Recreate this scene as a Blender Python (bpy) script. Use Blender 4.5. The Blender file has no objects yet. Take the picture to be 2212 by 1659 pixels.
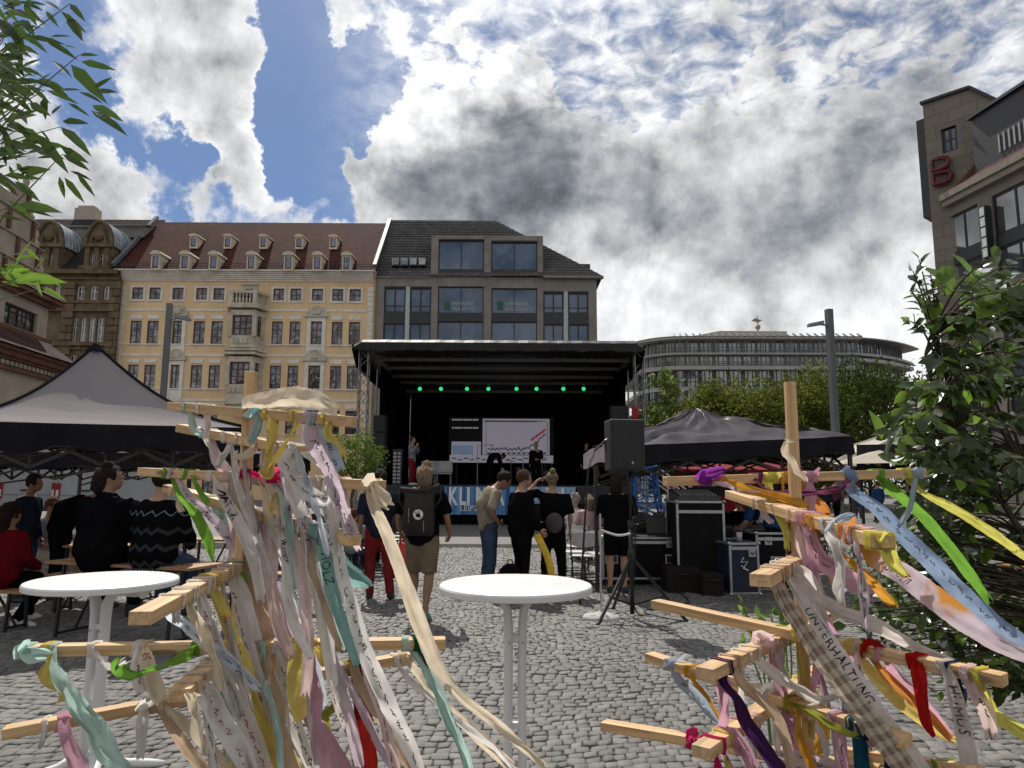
import bpy, math, random
import numpy as np
from mathutils import Vector, Matrix, Quaternion
from mathutils import noise as mnoise
random.seed(7)
rng = np.random.default_rng(7)
R = math.radians
V = Vector
sc = bpy.context.scene
COL = sc.collection
# ------------------------------------------------------------------ camera
PW, PH, PF = 2212.0, 1659.0, 1534.0          # reference pixel frame used to read positions off the photograph
CAM = V((0, 0, 1.6))
PITCH, ROLL = R(7.8), R(0.3)
CAMROT = Matrix.Rotation(R(90) + PITCH, 3, 'X') @ Matrix.Rotation(ROLL, 3, 'Z')
cd = bpy.data.cameras.new('camera')
cam = bpy.data.objects.new('camera', cd)
COL.objects.link(cam)
cam.matrix_world = Matrix.Translation(CAM) @ CAMROT.to_4x4()
cd.sensor_width = 36.0
cd.lens = 36.0 * PF / PW
cd.clip_start = 0.05
cd.clip_end = 3000
sc.camera = cam
# ------------------------------------------------------------------ light + sky
SUN_EL, SUN_AZ = R(52), R(-17)               # azimuth measured from +Y towards +X
SUNV = V((math.sin(SUN_AZ) * math.cos(SUN_EL), math.cos(SUN_AZ) * math.cos(SUN_EL), math.sin(SUN_EL)))
sd = bpy.data.lights.new('sun', 'SUN')
sd.energy = 4.9
sd.angle = R(0.5)
sd.color = (1.0, 0.95, 0.87)
sun = bpy.data.objects.new('sun', sd)
COL.objects.link(sun)
sun.rotation_euler = (-SUNV).to_track_quat('-Z', 'Y').to_euler()
sc.view_settings.view_transform = 'Standard'
sc.view_settings.look = 'None'
sc.view_settings.exposure = 0.0
sc.view_settings.gamma = 1.0
sc.cycles.max_bounces = 6
sc.cycles.diffuse_bounces = 3
sc.cycles.transparent_max_bounces = 8
sc.cycles.use_denoising = True
def ray(x, y):
 v = CAMROT @ V(((x - PW / 2) / PF, (PH / 2 - y) / PF, -1.0))
 return v
def P(x, y, d):
 v = ray(x, y)
 return CAM + v * (d / v.y)
def G(x, y, z=0.0):
 v = ray(x, y)
 return CAM + v * ((z - CAM.z) / v.z)
class NT:
 """tiny helper for node trees"""
 def __init__(s, tree):
  s.t = tree
  s.n = tree.nodes
  s.l = tree.links
 def node(s, typ, **kw):
  nd = s.n.new(typ)
  for k, v in kw.items():
   if k.startswith('i_'):
    s.set(nd.inputs[k[2:].replace('_', ' ')], v)
   else:
    setattr(nd, k, v)
  return nd
 def set(s, sock, v):
  if isinstance(v, bpy.types.NodeSocket):
   s.l.new(v, sock)
  else:
   sock.default_value = v
 def m(s, op, a, b=0.0, c=None, clamp=False):
  nd = s.n.new('ShaderNodeMath')
  nd.operation = op
  nd.use_clamp = clamp
  s.set(nd.inputs[0], a)
  s.set(nd.inputs[1], b)
  if c is not None:
   s.set(nd.inputs[2], c)
  return nd.outputs[0]
 def vm(s, op, a, b=None, out=0):
  nd = s.n.new('ShaderNodeVectorMath')
  nd.operation = op
  s.set(nd.inputs[0], a)
  if b is not None:
   s.set(nd.inputs[1], b)
  return nd.outputs[out]
 def mix(s, f, a, b, mode='MIX'):
  nd = s.n.new('ShaderNodeMix')
  nd.data_type = 'RGBA'
  nd.blend_type = mode
  s.set(nd.inputs[0], f)
  s.set(nd.inputs[6], a if isinstance(a, bpy.types.NodeSocket) else (*a[:3], 1))
  s.set(nd.inputs[7], b if isinstance(b, bpy.types.NodeSocket) else (*b[:3], 1))
  return nd.outputs[2]
 def sm(s, x, lo, hi):
  nd = s.n.new('ShaderNodeMapRange')
  nd.interpolation_type = 'SMOOTHSTEP'
  s.set(nd.inputs[0], x)
  s.set(nd.inputs[1], lo)
  s.set(nd.inputs[2], hi)
  return nd.outputs[0]
 def noise(s, vec, scale, detail=4, rough=0.5, dist=0.0, col=False):
  nd = s.n.new('ShaderNodeTexNoise')
  if vec is not None:
   s.l.new(vec, nd.inputs['Vector'])
  nd.inputs['Scale'].default_value = scale
  nd.inputs['Detail'].default_value = detail
  nd.inputs['Roughness'].default_value = rough
  nd.inputs['Distortion'].default_value = dist
  return nd.outputs[1 if col else 0]
def build_world():
 w = bpy.data.worlds.new('World')
 sc.world = w
 w.use_nodes = True
 t = NT(w.node_tree)
 t.n.clear()
 sky = t.node('ShaderNodeTexSky', sky_type='NISHITA')
 sky.sun_disc = False
 sky.sun_elevation = SUN_EL
 sky.sun_rotation = SUN_AZ
 sky.air_density = 1.0
 sky.dust_density = 0.6
 sky.ozone_density = 2.0
 d = t.node('ShaderNodeTexCoord').outputs['Generated']
 sep = t.node('ShaderNodeSeparateXYZ', i_Vector=d)
 # warp the direction so that cloud outlines are ragged
 wn = t.noise(d, 6.0, 9, 0.62, col=True)
 wv = t.vm('SUBTRACT', wn, (0.5, 0.5, 0.5))
 sc1 = t.node('ShaderNodeVectorMath', operation='SCALE')
 t.l.new(wv, sc1.inputs[0])
 sc1.inputs['Scale'].default_value = 0.30
 dw = t.vm('NORMALIZE', t.vm('ADD', d, sc1.outputs[0]))
 def blob(px, py, rad, w_=1.0, dd=None):
  c = ray(px, py).normalized()
  dot = t.vm('DOT_PRODUCT', dd or dw, tuple(c), out=1)
  r1 = math.atan(rad / PF)
  return t.m('MULTIPLY', t.sm(dot, math.cos(r1), math.cos(r1 * 0.25)), w_)
 def total(lst):
  acc = None
  for b in lst:
   o = blob(*b)
   acc = o if acc is None else t.m('ADD', acc, o)
  return acc
 gaps = total([(640, 70, 110, .6), (650, 190, 150, .95), (720, 290, 130, .95), (800, 200, 120, .95), (870, 110, 100, .6), (570, 60, 80, .45), (690, 400, 120, .9), (640, 300, 120, .8),
     (540, 440, 110, .5), (400, 430, 110, .45), (300, 350, 100, .55), (330, 400, 80, .45), (240, 300, 70, .5),
     (160, 90, 130, .6), (230, 150, 80, .5), (120, 210, 100, .5), (870, 140, 90, .35), (1290, 60, 170, .26), (1340, 210, 140, .32), (1450, 150, 130, .2),
     (1950, 140, 220, .15), (1750, 60, 260, .10), (2050, 330, 200, .10), (1130, -10, 120, .15)])
 adds = total([(470, 250, 170, .9), (520, 330, 130, .85), (370, 110, 200, .9), (330, 220, 130, .6), (560, 380, 80, .6), (430, 60, 120, .4), (1040, 250, 260, .7), (1230, 380, 260, .6), (890, 330, 170, .6), (640, 440, 60, .6), (685, 248, 28, .6), (850, 120, 130, .35),
     (560, 140, 60, .5), (200, 450, 190, .9), (380, 480, 130, .6), (740, 360, 70, .5), (1750, 500, 500, .5), (1640, 600, 300, .3)])
 dark = total([(1090, 390, 190, .95), (1250, 390, 180, .85), (1040, 250, 120, .6), (1120, 210, 100, .2), (1160, 300, 120, .3), (1480, 440, 190, .6), (1690, 420, 200, .42), (1880, 390, 200, .5),
     (1700, 600, 170, .5), (1480, 560, 110, .3), (450, 230, 120, .8), (470, 340, 100, .6), (360, 200, 90, .2), (1900, 640, 160, .28), (1010, 450, 150, .5), (1600, 690, 120, .3)])
 lite = total([(960, 130, 150, .22), (1080, 110, 120, .2), (1440, 690, 220, .22), (1600, 270, 200, .06), (560, 330, 80, .15), (1420, 330, 90, .15), (1850, 700, 200, .2), (900, 290, 120, .15)])
 # high thin ripples live on a flat layer
 zz = t.m('ADD', sep.outputs['Z'], 0.16)
 comb = t.node('ShaderNodeCombineXYZ')
 t.set(comb.inputs[0], t.m('DIVIDE', sep.outputs['X'], zz))
 t.set(comb.inputs[1], t.m('DIVIDE', sep.outputs['Y'], zz))
 flat = comb.outputs[0]
 fine = t.noise(flat, 17.0, 6, 0.58, 0.4)
 fbm = t.noise(d, 4.0, 12, 0.60, 0.2)
 fbm2 = t.noise(d, 13.0, 10, 0.62, 0.3)
 cov = t.m('ADD', t.m('MULTIPLY', t.m('SUBTRACT', fbm, 0.5), 1.3), 0.72)
 cov = t.m('ADD', cov, t.m('MULTIPLY', t.m('SUBTRACT', fbm2, 0.5), 1.3))
 cov = t.m('ADD', t.m('SUBTRACT', cov, t.m('MULTIPLY', gaps, 1.0)), t.m('MULTIPLY', adds, 0.75))
 # ripples thin the deck in the upper right
 up = t.m('MULTIPLY', t.sm(sep.outputs['Z'], 0.36, 0.52), t.sm(sep.outputs['X'], -0.30, -0.06))
 cov = t.m('ADD', cov, t.m('MULTIPLY', up, t.m('MULTIPLY_ADD', t.m('SUBTRACT', fine, 0.5), 3.4, -0.36)))
 mask = t.sm(cov, 0.14, 0.74)
 veil = t.m('MULTIPLY', t.sm(sep.outputs['Z'], 0.26, 0.42), t.sm(sep.outputs['X'], -0.28, -0.02))
 mask = t.m('MAXIMUM', mask, t.m('MULTIPLY', veil, t.m('MULTIPLY_ADD', t.m('SUBTRACT', fine, 0.5), 2.6, 0.62), clamp=True))
 # relief: compare the cloud density here with the density a little nearer to the sun
 offs = (SUNV - ray(1106, 400).normalized() * 0.55).normalized() * 0.055
 def relief(scale, k, rough=0.6):
  na = t.noise(d, scale, 9, rough, 0.25)
  nb = t.noise(t.vm('ADD', d, tuple(offs * (4.0 / scale) ** .7)), scale, 9, rough, 0.25)
  return t.m('MULTIPLY', t.m('SUBTRACT', nb, na), -k)
 rel = t.m('ADD', relief(4.0, 1.7), relief(11.0, 0.9))
 soft = t.noise(d, 2.6, 6, 0.55, 0.4)
 dk = t.m('MULTIPLY', dark, t.m('MULTIPLY_ADD', fbm2, 0.7, 0.62))
 br = t.m('ADD', 0.69, t.m('MULTIPLY', rel, -1.15))
 br = t.m('ADD', br, t.m('MULTIPLY', t.m('SUBTRACT', soft, 0.5), 0.75))
 br = t.m('ADD', br, t.m('MULTIPLY', t.m('SUBTRACT', fbm2, 0.5), 0.22))
 br = t.m('ADD', br, lite)
 br = t.m('ADD', br, t.m('MULTIPLY', up, t.m('MULTIPLY', t.m('SUBTRACT', fine, 0.5), 1.5)))
 br = t.m('MULTIPLY', br, t.m('MAXIMUM', t.m('SUBTRACT', 1.0, t.m('MULTIPLY', dk, 0.36)), 0.38))
 # thin edges glow
 br = t.m('ADD', br, t.m('MULTIPLY', t.m('SUBTRACT', 1.0, t.sm(cov, 0.4, 0.95)), 0.18))
 halo = t.m('POWER', t.m('MAXIMUM', t.vm('DOT_PRODUCT', d, tuple(SUNV), out=1), 0.0), 12.0)
 br = t.m('ADD', br, t.m('MULTIPLY', halo, 0.25))
 br = t.m('MINIMUM', t.m('MAXIMUM', br, 0.16), 1.1)
 # unseen sky behind the camera is shifted darker to cut the fill light
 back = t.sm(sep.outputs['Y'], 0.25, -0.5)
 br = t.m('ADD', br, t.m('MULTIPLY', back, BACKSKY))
 tint = t.mix(t.sm(br, 0.15, 0.7), (0.80, 0.89, 1.0), (0.985, 0.99, 1.0))
 sc2 = t.node('ShaderNodeVectorMath', operation='SCALE')
 t.l.new(tint, sc2.inputs[0])
 t.l.new(t.m('MULTIPLY', br, 1.0 / SKYK), sc2.inputs['Scale'])
 blue = t.mix(1.0, sky.outputs[0], (0.50, 0.60, 0.74), 'MULTIPLY')
 col = t.mix(mask, blue, sc2.outputs[0])
 # below the horizon the world is the dull grey of paving
 col = t.mix(t.sm(sep.outputs['Z'], 0.0, -0.04), col, (1.6, 1.55, 1.5))
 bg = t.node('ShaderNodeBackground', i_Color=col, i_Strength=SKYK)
 out = t.node('ShaderNodeOutputWorld')
 t.l.new(bg.outputs[0], out.inputs[0])
SKYK = 0.10
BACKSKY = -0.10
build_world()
# ------------------------------------------------------------------ materials
_mats = {}
def mat(name, col, rough=0.6, var=0.12, scale=6.0, bump=0.0, bscale=40.0, metal=0.0, ior=1.5, emit=None, stain=None, island=0.0, coords='Object', alpha=None):
 if name in _mats:
  return _mats[name]
 m = bpy.data.materials.new(name)
 m.use_nodes = True
 t = NT(m.node_tree)
 b = t.n['Principled BSDF']
 tc = t.node('ShaderNodeTexCoord').outputs[coords]
 n1 = t.noise(tc, scale, 6, 0.6)
 lo = tuple(c * (1 - var) for c in col)
 hi = tuple(min(1, c * (1 + var)) for c in col)
 c = t.mix(t.sm(n1, 0.3, 0.7), lo, hi)
 if stain:
  sv = tc
  if len(stain) > 3:
   mp = t.node('ShaderNodeMapping')
   t.l.new(tc, mp.inputs[0])
   mp.inputs['Scale'].default_value = (stain[3], stain[3], 1)
   sv = mp.outputs[0]
  n3 = t.noise(sv, stain[1], 8, 0.7, 0.5)
  c = t.mix(t.sm(n3, stain[2], stain[2] + 0.25), c, stain[0])
 if island:
  g = t.node('ShaderNodeNewGeometry').outputs['Random Per Island']
  c = t.mix(1.0, c, t.node('ShaderNodeCombineXYZ', i_X=t.m('MULTIPLY_ADD', g, island, 1 - island / 2), i_Y=t.m('MULTIPLY_ADD', g, island, 1 - island / 2), i_Z=t.m('MULTIPLY_ADD', g, island, 1 - island / 2)).outputs[0], 'MULTIPLY')
 t.set(b.inputs['Base Color'], c)
 b.inputs['Roughness'].default_value = rough
 t.set(b.inputs['Roughness'], t.m('MULTIPLY_ADD', t.noise(tc, scale * 2.3, 4), 0.2, rough - 0.1, clamp=True))
 b.inputs['Metallic'].default_value = metal
 b.inputs['IOR'].default_value = ior
 if rough >= .78:
  b.inputs['Specular IOR Level'].default_value = .0 if rough >= .84 else .12
 if emit:
  b.inputs['Emission Color'].default_value = (*emit[0], 1)
  b.inputs['Emission Strength'].default_value = emit[1]
 if bump:
  bn = t.node('ShaderNodeBump', i_Strength=bump, i_Distance=0.02, i_Height=t.noise(tc, bscale, 5, 0.6))
  t.l.new(bn.outputs[0], b.inputs['Normal'])
 _mats[name] = m
 return m
def thinmat(name, col, trans=0.45, var=0.25, scale=9.0, gloss=0.0, island=0.0, second=None, weave=True, check=None):
 """cloth or leaf: light passes through"""
 if name in _mats:
  return _mats[name]
 m = bpy.data.materials.new(name)
 m.use_nodes = True
 t = NT(m.node_tree)
 t.n.remove(t.n['Principled BSDF'])
 out = t.n['Material Output']
 tc = t.node('ShaderNodeTexCoord').outputs['Object']
 n1 = t.noise(tc, scale, 6, 0.62)
 lo = tuple(c * (1 - var) for c in col)
 hi = tuple(min(1, c * (1 + var * .7)) for c in col)
 c = t.mix(t.sm(n1, 0.3, 0.7), lo, hi)
 if second:
  c = t.mix(t.sm(t.noise(tc, scale * 0.7, 3, 0.5, 1.0), 0.48, 0.6), c, second)
 if check:
  uv = t.node('ShaderNodeUVMap').outputs[0]
  s_ = t.node('ShaderNodeSeparateXYZ', i_Vector=uv)
  a = t.m('GREATER_THAN', t.m('FRACT', t.m('MULTIPLY', s_.outputs[0], check[1])), 0.5)
  b_ = t.m('GREATER_THAN', t.m('FRACT', t.m('MULTIPLY', s_.outputs[1], check[2])), 0.5)
  c = t.mix(t.m('MULTIPLY', t.m('ADD', a, b_), 0.5), c, check[0])
 if island:
  g = t.node('ShaderNodeNewGeometry').outputs['Random Per Island']
  k = t.m('MULTIPLY_ADD', g, island, 1 - island / 2)
  c = t.mix(1.0, c, t.node('ShaderNodeCombineXYZ', i_X=k, i_Y=k, i_Z=t.m('MULTIPLY', k, 0.9)).outputs[0], 'MULTIPLY')
 dn = t.node('ShaderNodeBsdfDiffuse', i_Color=c)
 tn = t.node('ShaderNodeBsdfTranslucent', i_Color=c)
 if weave:
  bn = t.node('ShaderNodeBump', i_Strength=0.35, i_Distance=0.004, i_Height=t.m('ADD', t.noise(tc, 260.0 if not gloss else 60.0, 3), t.m('MULTIPLY', t.noise(tc, 26.0, 6, 0.7, 0.8), 5.0 if not gloss else 0.0)))
  t.l.new(bn.outputs[0], dn.inputs['Normal'])
 mx = t.node('ShaderNodeMixShader')
 mx.inputs[0].default_value = trans
 t.l.new(dn.outputs[0], mx.inputs[1])
 t.l.new(tn.outputs[0], mx.inputs[2])
 last = mx.outputs[0]
 if gloss:
  gn = t.node('ShaderNodeBsdfGlossy', i_Roughness=0.28, i_Color=(1, 1, 1, 1))
  m2 = t.node('ShaderNodeMixShader')
  fr = t.node('ShaderNodeFresnel', i_IOR=1.45)
  t.set(m2.inputs[0], t.m('MULTIPLY', fr.outputs[0], gloss, clamp=True))
  t.l.new(last, m2.inputs[1])
  t.l.new(gn.outputs[0], m2.inputs[2])
  last = m2.outputs[0]
 t.l.new(last, out.inputs[0])
 _mats[name] = m
 return m
def wood(name, col, rough=0.55):
 """grain along local X"""
 if name in _mats:
  return _mats[name]
 m = bpy.data.materials.new(name)
 m.use_nodes = True
 t = NT(m.node_tree)
 b = t.n['Principled BSDF']
 tc = t.node('ShaderNodeTexCoord').outputs['Object']
 rnd = t.node('ShaderNodeObjectInfo').outputs['Random']
 mp = t.node('ShaderNodeMapping')
 t.l.new(tc, mp.inputs[0])
 mp.inputs['Scale'].default_value = (1.2, 22, 22)
 off = t.node('ShaderNodeCombineXYZ', i_X=t.m('MULTIPLY', rnd, 40.0), i_Y=t.m('MULTIPLY', rnd, 17.0))
 v = t.vm('ADD', mp.outputs[0], off.outputs[0])
 g = t.noise(v, 2.2, 5, 0.6, 1.2)
 g2 = t.noise(v, 9.0, 3, 0.5)
 c = t.mix(t.sm(g, 0.35, 0.7), tuple(x * 1.12 for x in col), tuple(x * 0.62 for x in (col[0], col[1] * .92, col[2] * .8)))
 c = t.mix(t.m('MULTIPLY', g2, 0.35), c, tuple(x * 0.55 for x in col))
 kn = t.node('ShaderNodeTexVoronoi', feature='F1')
 mp2 = t.node('ShaderNodeMapping')
 t.l.new(tc, mp2.inputs[0])
 mp2.inputs['Scale'].default_value = (3.0, 14, 14)
 t.l.new(t.vm('ADD', mp2.outputs[0], off.outputs[0]), kn.inputs['Vector'])
 kn.inputs['Scale'].default_value = 0.9
 c = t.mix(t.sm(kn.outputs['Distance'], 0.16, 0.09), c, tuple(x * 0.3 for x in col))
 c = t.mix(t.m('MULTIPLY', t.sm(t.noise(tc, 5.0, 5, 0.6), 0.5, 0.75), 0.35), c, (0.30, 0.25, 0.2))
 t.set(b.inputs['Base Color'], c)
 b.inputs['Roughness'].default_value = rough
 bn = t.node('ShaderNodeBump', i_Strength=0.25, i_Distance=0.003, i_Height=g)
 t.l.new(bn.outputs[0], b.inputs['Normal'])
 _mats[name] = m
 return m
# ------------------------------------------------------------------ mesh building
class MB:
 def __init__(s):
  s.v, s.f, s.mi, s.m = [], [], [], 0
 def add(s, vs, fs):
  o = len(s.v)
  s.v += [tuple(x) for x in vs]
  for f in fs:
   s.f.append(tuple(i + o for i in f))
   s.mi.append(s.m)
  return s
 def obox(s, o, a, b, c):
  o, a, b, c = V(o), V(a), V(b), V(c)
  vs = [o, o + a, o + a + b, o + b, o + c, o + a + c, o + a + b + c, o + b + c]
  return s.add(vs, [(0, 3, 2, 1), (4, 5, 6, 7), (0, 1, 5, 4), (1, 2, 6, 5), (2, 3, 7, 6), (3, 0, 4, 7)])
 def box(s, c, d, rz=0.0, mtx=None):
  m = mtx or Matrix.Rotation(rz, 3, 'Z')
  c = V(c)
  a, b, e = m @ V((d[0], 0, 0)), m @ V((0, d[1], 0)), m @ V((0, 0, d[2]))
  return s.obox(c - (a + b + e) / 2, a, b, e)
 def bar(s, p, q, w, h, up=(0, 0, 1)):
  p, q = V(p), V(q)
  ax = q - p
  side = ax.cross(V(up))
  if side.length < 1e-6:
   side = ax.cross(V((1, 0, 0)))
  side.normalize()
  u = side.cross(ax).normalized()
  return s.obox(p - side * w / 2 - u * h / 2, ax, side * w, u * h)
 def loft(s, rings, cap=True, closed=False):
  n = len(rings[0])
  vs = [p for r in rings for p in r]
  fs = []
  k = len(rings)
  for i in range(k if closed else k - 1):
   j = (i + 1) % k
   for a in range(n):
    b = (a + 1) % n
    fs.append((i * n + a, i * n + b, j * n + b, j * n + a))
  if cap and not closed:
   fs.append(tuple(range(n - 1, -1, -1)))
   fs.append(tuple((k - 1) * n + a for a in range(n)))
  return s.add(vs, fs)
 def tube(s, pts, r, n=8, cap=True, flat=None):
  pts = [V(p) for p in pts]
  k = len(pts)
  rr = r if isinstance(r, (list, tuple)) else [r] * k
  tan = []
  for i in range(k):
   a = pts[max(0, i - 1)]
   b = pts[min(k - 1, i + 1)]
   t_ = (b - a)
   tan.append(t_.normalized() if t_.length > 1e-9 else V((0, 0, 1)))
  ref = V((0, 0, 1)) if abs(tan[0].z) < 0.9 else V((1, 0, 0))
  if flat:
   ref = V(flat)
  u = (ref - tan[0] * ref.dot(tan[0])).normalized()
  rings = []
  for i in range(k):
   u = (u - tan[i] * u.dot(tan[i]))
   u = u.normalized() if u.length > 1e-6 else tan[i].orthogonal().normalized()
   w = tan[i].cross(u)
   ra = rr[i]
   ru, rw = ra if isinstance(ra, (list, tuple)) else (ra, ra)
   rings.append([pts[i] + u * (math.cos(2 * math.pi * a / n) * ru) + w * (math.sin(2 * math.pi * a / n) * rw) for a in range(n)])
  return s.loft(rings, cap)
 def sphere(s, c, r, n=12, m=8, mtx=None, cut=None):
  c = V(c)
  r = r if isinstance(r, (list, tuple)) else (r, r, r)
  mtx = mtx or Matrix.Identity(3)
  vs, fs = [], []
  for i in range(m + 1):
   ph = math.pi * i / m
   for a in range(n):
    th = 2 * math.pi * a / n
    l = V((math.sin(ph) * math.cos(th), math.sin(ph) * math.sin(th), math.cos(ph)))
    vs.append(c + mtx @ V((l.x * r[0], l.y * r[1], l.z * r[2])))
  for i in range(m):
   for a in range(n):
    b = (a + 1) % n
    fs.append((i * n + a, (i + 1) * n + a, (i + 1) * n + b, i * n + b))
  return s.add(vs, fs)
 def lathe(s, prof, c=(0, 0, 0), n=24, cap=True):
  c = V(c)
  rings = [[c + V((r * math.cos(2 * math.pi * a / n), r * math.sin(2 * math.pi * a / n), z)) for a in range(n)] for r, z in prof]
  return s.loft(rings, cap)
 def prism(s, poly, vec):
  n = len(poly)
  vec = V(vec)
  vs = [V(p) for p in poly] + [V(p) + vec for p in poly]
  fs = [tuple(range(n)), tuple(range(2 * n - 1, n - 1, -1))]
  for a in range(n):
   b = (a + 1) % n
   fs.append((a, a + n, b + n, b))
  return s.add(vs, fs)
 def quad(s, *p):
  return s.add(p, [tuple(range(len(p)))])
 def mesh(s, name, mats, smooth=False):
  me = bpy.data.meshes.new(name)
  me.from_pydata(s.v, [], s.f)
  for m_ in (mats if isinstance(mats, (list, tuple)) else [mats]):
   me.materials.append(m_)
  if max(s.mi or [0]) > 0:
   me.polygons.foreach_set('material_index', s.mi)
  if smooth:
   me.polygons.foreach_set('use_smooth', [True] * len(me.polygons))
  me.update()
  return me
 def build(s, name, mats, parent=None, smooth=False, local=False, bevel=0.0, fix=False, origin=None):
  me = s.mesh(name, mats, smooth)
  if fix:
   import bmesh
   bm = bmesh.new()
   bm.from_mesh(me)
   bmesh.ops.recalc_face_normals(bm, faces=bm.faces)
   bm.to_mesh(me)
   bm.free()
  return place(name, me, parent, local, bevel, origin)
def place(name, me, parent=None, local=False, bevel=0.0, origin=None):
 o = bpy.data.objects.new(name, me)
 COL.objects.link(o)
 if parent is not None:
  o.parent = parent
  if not local and parent.parent is None:
   o.matrix_parent_inverse = parent.matrix_basis.inverted()
 elif not local:
  n = len(me.vertices)
  co = np.empty(n * 3, dtype=np.float32)
  me.vertices.foreach_get('co', co)
  co = co.reshape(-1, 3)
  b = np.array(origin, dtype=np.float32) if origin is not None else np.array([(co[:, 0].min() + co[:, 0].max()) / 2, (co[:, 1].min() + co[:, 1].max()) / 2, co[:, 2].min()], dtype=np.float32)
  co -= b
  me.vertices.foreach_set('co', co.ravel())
  me.update()
  o.location = tuple(float(x) for x in b)
 if bevel:
  md = o.modifiers.new('bevel', 'BEVEL')
  md.width = bevel
  md.segments = 2
  md.limit_method = 'ANGLE'
 return o
def tag(o, label=None, cat=None, group=None, kind=None):
 if label:
  o['label'] = label
 if cat:
  o['category'] = cat
 if group:
  o['group'] = group
 if kind:
  o['kind'] = kind
 return o
def thing(name, label, cat, loc=(0, 0, 0), rz=0.0, group=None):
 o = bpy.data.objects.new(name, None)
 COL.objects.link(o)
 o.empty_display_size = 0.1
 o.location = loc
 o.rotation_euler = (0, 0, rz)
 return tag(o, label, cat, group)
def dup(o, loc=None, rz=None, label=None, group=None, parent=None):
 c = o.copy()
 COL.objects.link(c)
 if parent is not None:
  c.parent = parent
 if loc is not None:
  c.location = loc
 if rz is not None:
  c.rotation_euler = (0, 0, rz)
 if label:
  c['label'] = label
 if group:
  c['group'] = group
 for ch in o.children:
  dup(ch, parent=c)
 return c
_tmp = bpy.data.scenes.new('workbench')
def evalmesh(ob):
 _tmp.collection.objects.link(ob)
 with bpy.context.temp_override(scene=_tmp, view_layer=_tmp.view_layers[0]):
  dg = bpy.context.evaluated_depsgraph_get()
  dg.update()
 me = bpy.data.meshes.new_from_object(ob.evaluated_get(dg))
 _tmp.collection.objects.unlink(ob)
 bpy.data.objects.remove(ob)
 return me
def remesh(mb, vox, smooth=3, amp=0.0, freq=9.0, mats=None):
 me = mb.mesh('body', [])
 ob = bpy.data.objects.new('body', me)
 md = ob.modifiers.new('r', 'REMESH')
 md.mode = 'VOXEL'
 md.voxel_size = vox
 if smooth:
  ms = ob.modifiers.new('s', 'SMOOTH')
  ms.iterations = smooth
  ms.factor = 0.5
 r = evalmesh(ob)
 if amp:
  off = V((random.random() * 50, random.random() * 50, 0))
  for v in r.vertices:
   k = mnoise.noise(V((v.co.x * freq, v.co.y * freq, v.co.z * freq * 0.6)) + off) + 0.5 * mnoise.noise(V((v.co.x, v.co.y, v.co.z * 0.8)) * freq * 2.1 + off)
   v.co += v.normal * (k * amp)
 r.polygons.foreach_set('use_smooth', [True] * len(r.polygons))
 r.materials.clear()
 for m_ in (mats if isinstance(mats, (list, tuple)) else [mats]):
  r.materials.append(m_)
 return r
def textmesh(body, size=1.0, extrude=0.0, shear=0.0, spacing=1.0, bold=0.0):
 cu = bpy.data.curves.new('writing', 'FONT')
 cu.body = body
 cu.size = size
 cu.extrude = extrude
 cu.shear = shear
 cu.space_character = spacing
 cu.resolution_u = 3
 cu.offset = bold
 ob = bpy.data.objects.new('writing', cu)
 me = evalmesh(ob)
 vs = [V(v.co) for v in me.vertices]
 fs = [tuple(p.vertices) for p in me.polygons]
 bpy.data.meshes.remove(me)
 return vs, fs
def textplane(mb, body, o, ax, ay, width=None, height=None, thick=0.01, shear=0.0, center=True, bold=0.0):
 vs, fs = textmesh(body, 1.0, 0.0, shear, 1.0, bold)
 x0, x1 = min(v.x for v in vs), max(v.x for v in vs)
 y0, y1 = min(v.y for v in vs), max(v.y for v in vs)
 sx = width / (x1 - x0) if width else None
 sy = height / (y1 - y0) if height else sx
 sx = sx or sy
 ax, ay, o = V(ax).normalized(), V(ay).normalized(), V(o)
 cx, cy = ((x0 + x1) / 2, (y0 + y1) / 2) if center else (x0, y0)
 mb.add([o + ax * ((v.x - cx) * sx) + ay * ((v.y - cy) * sy) for v in vs], fs)
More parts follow.
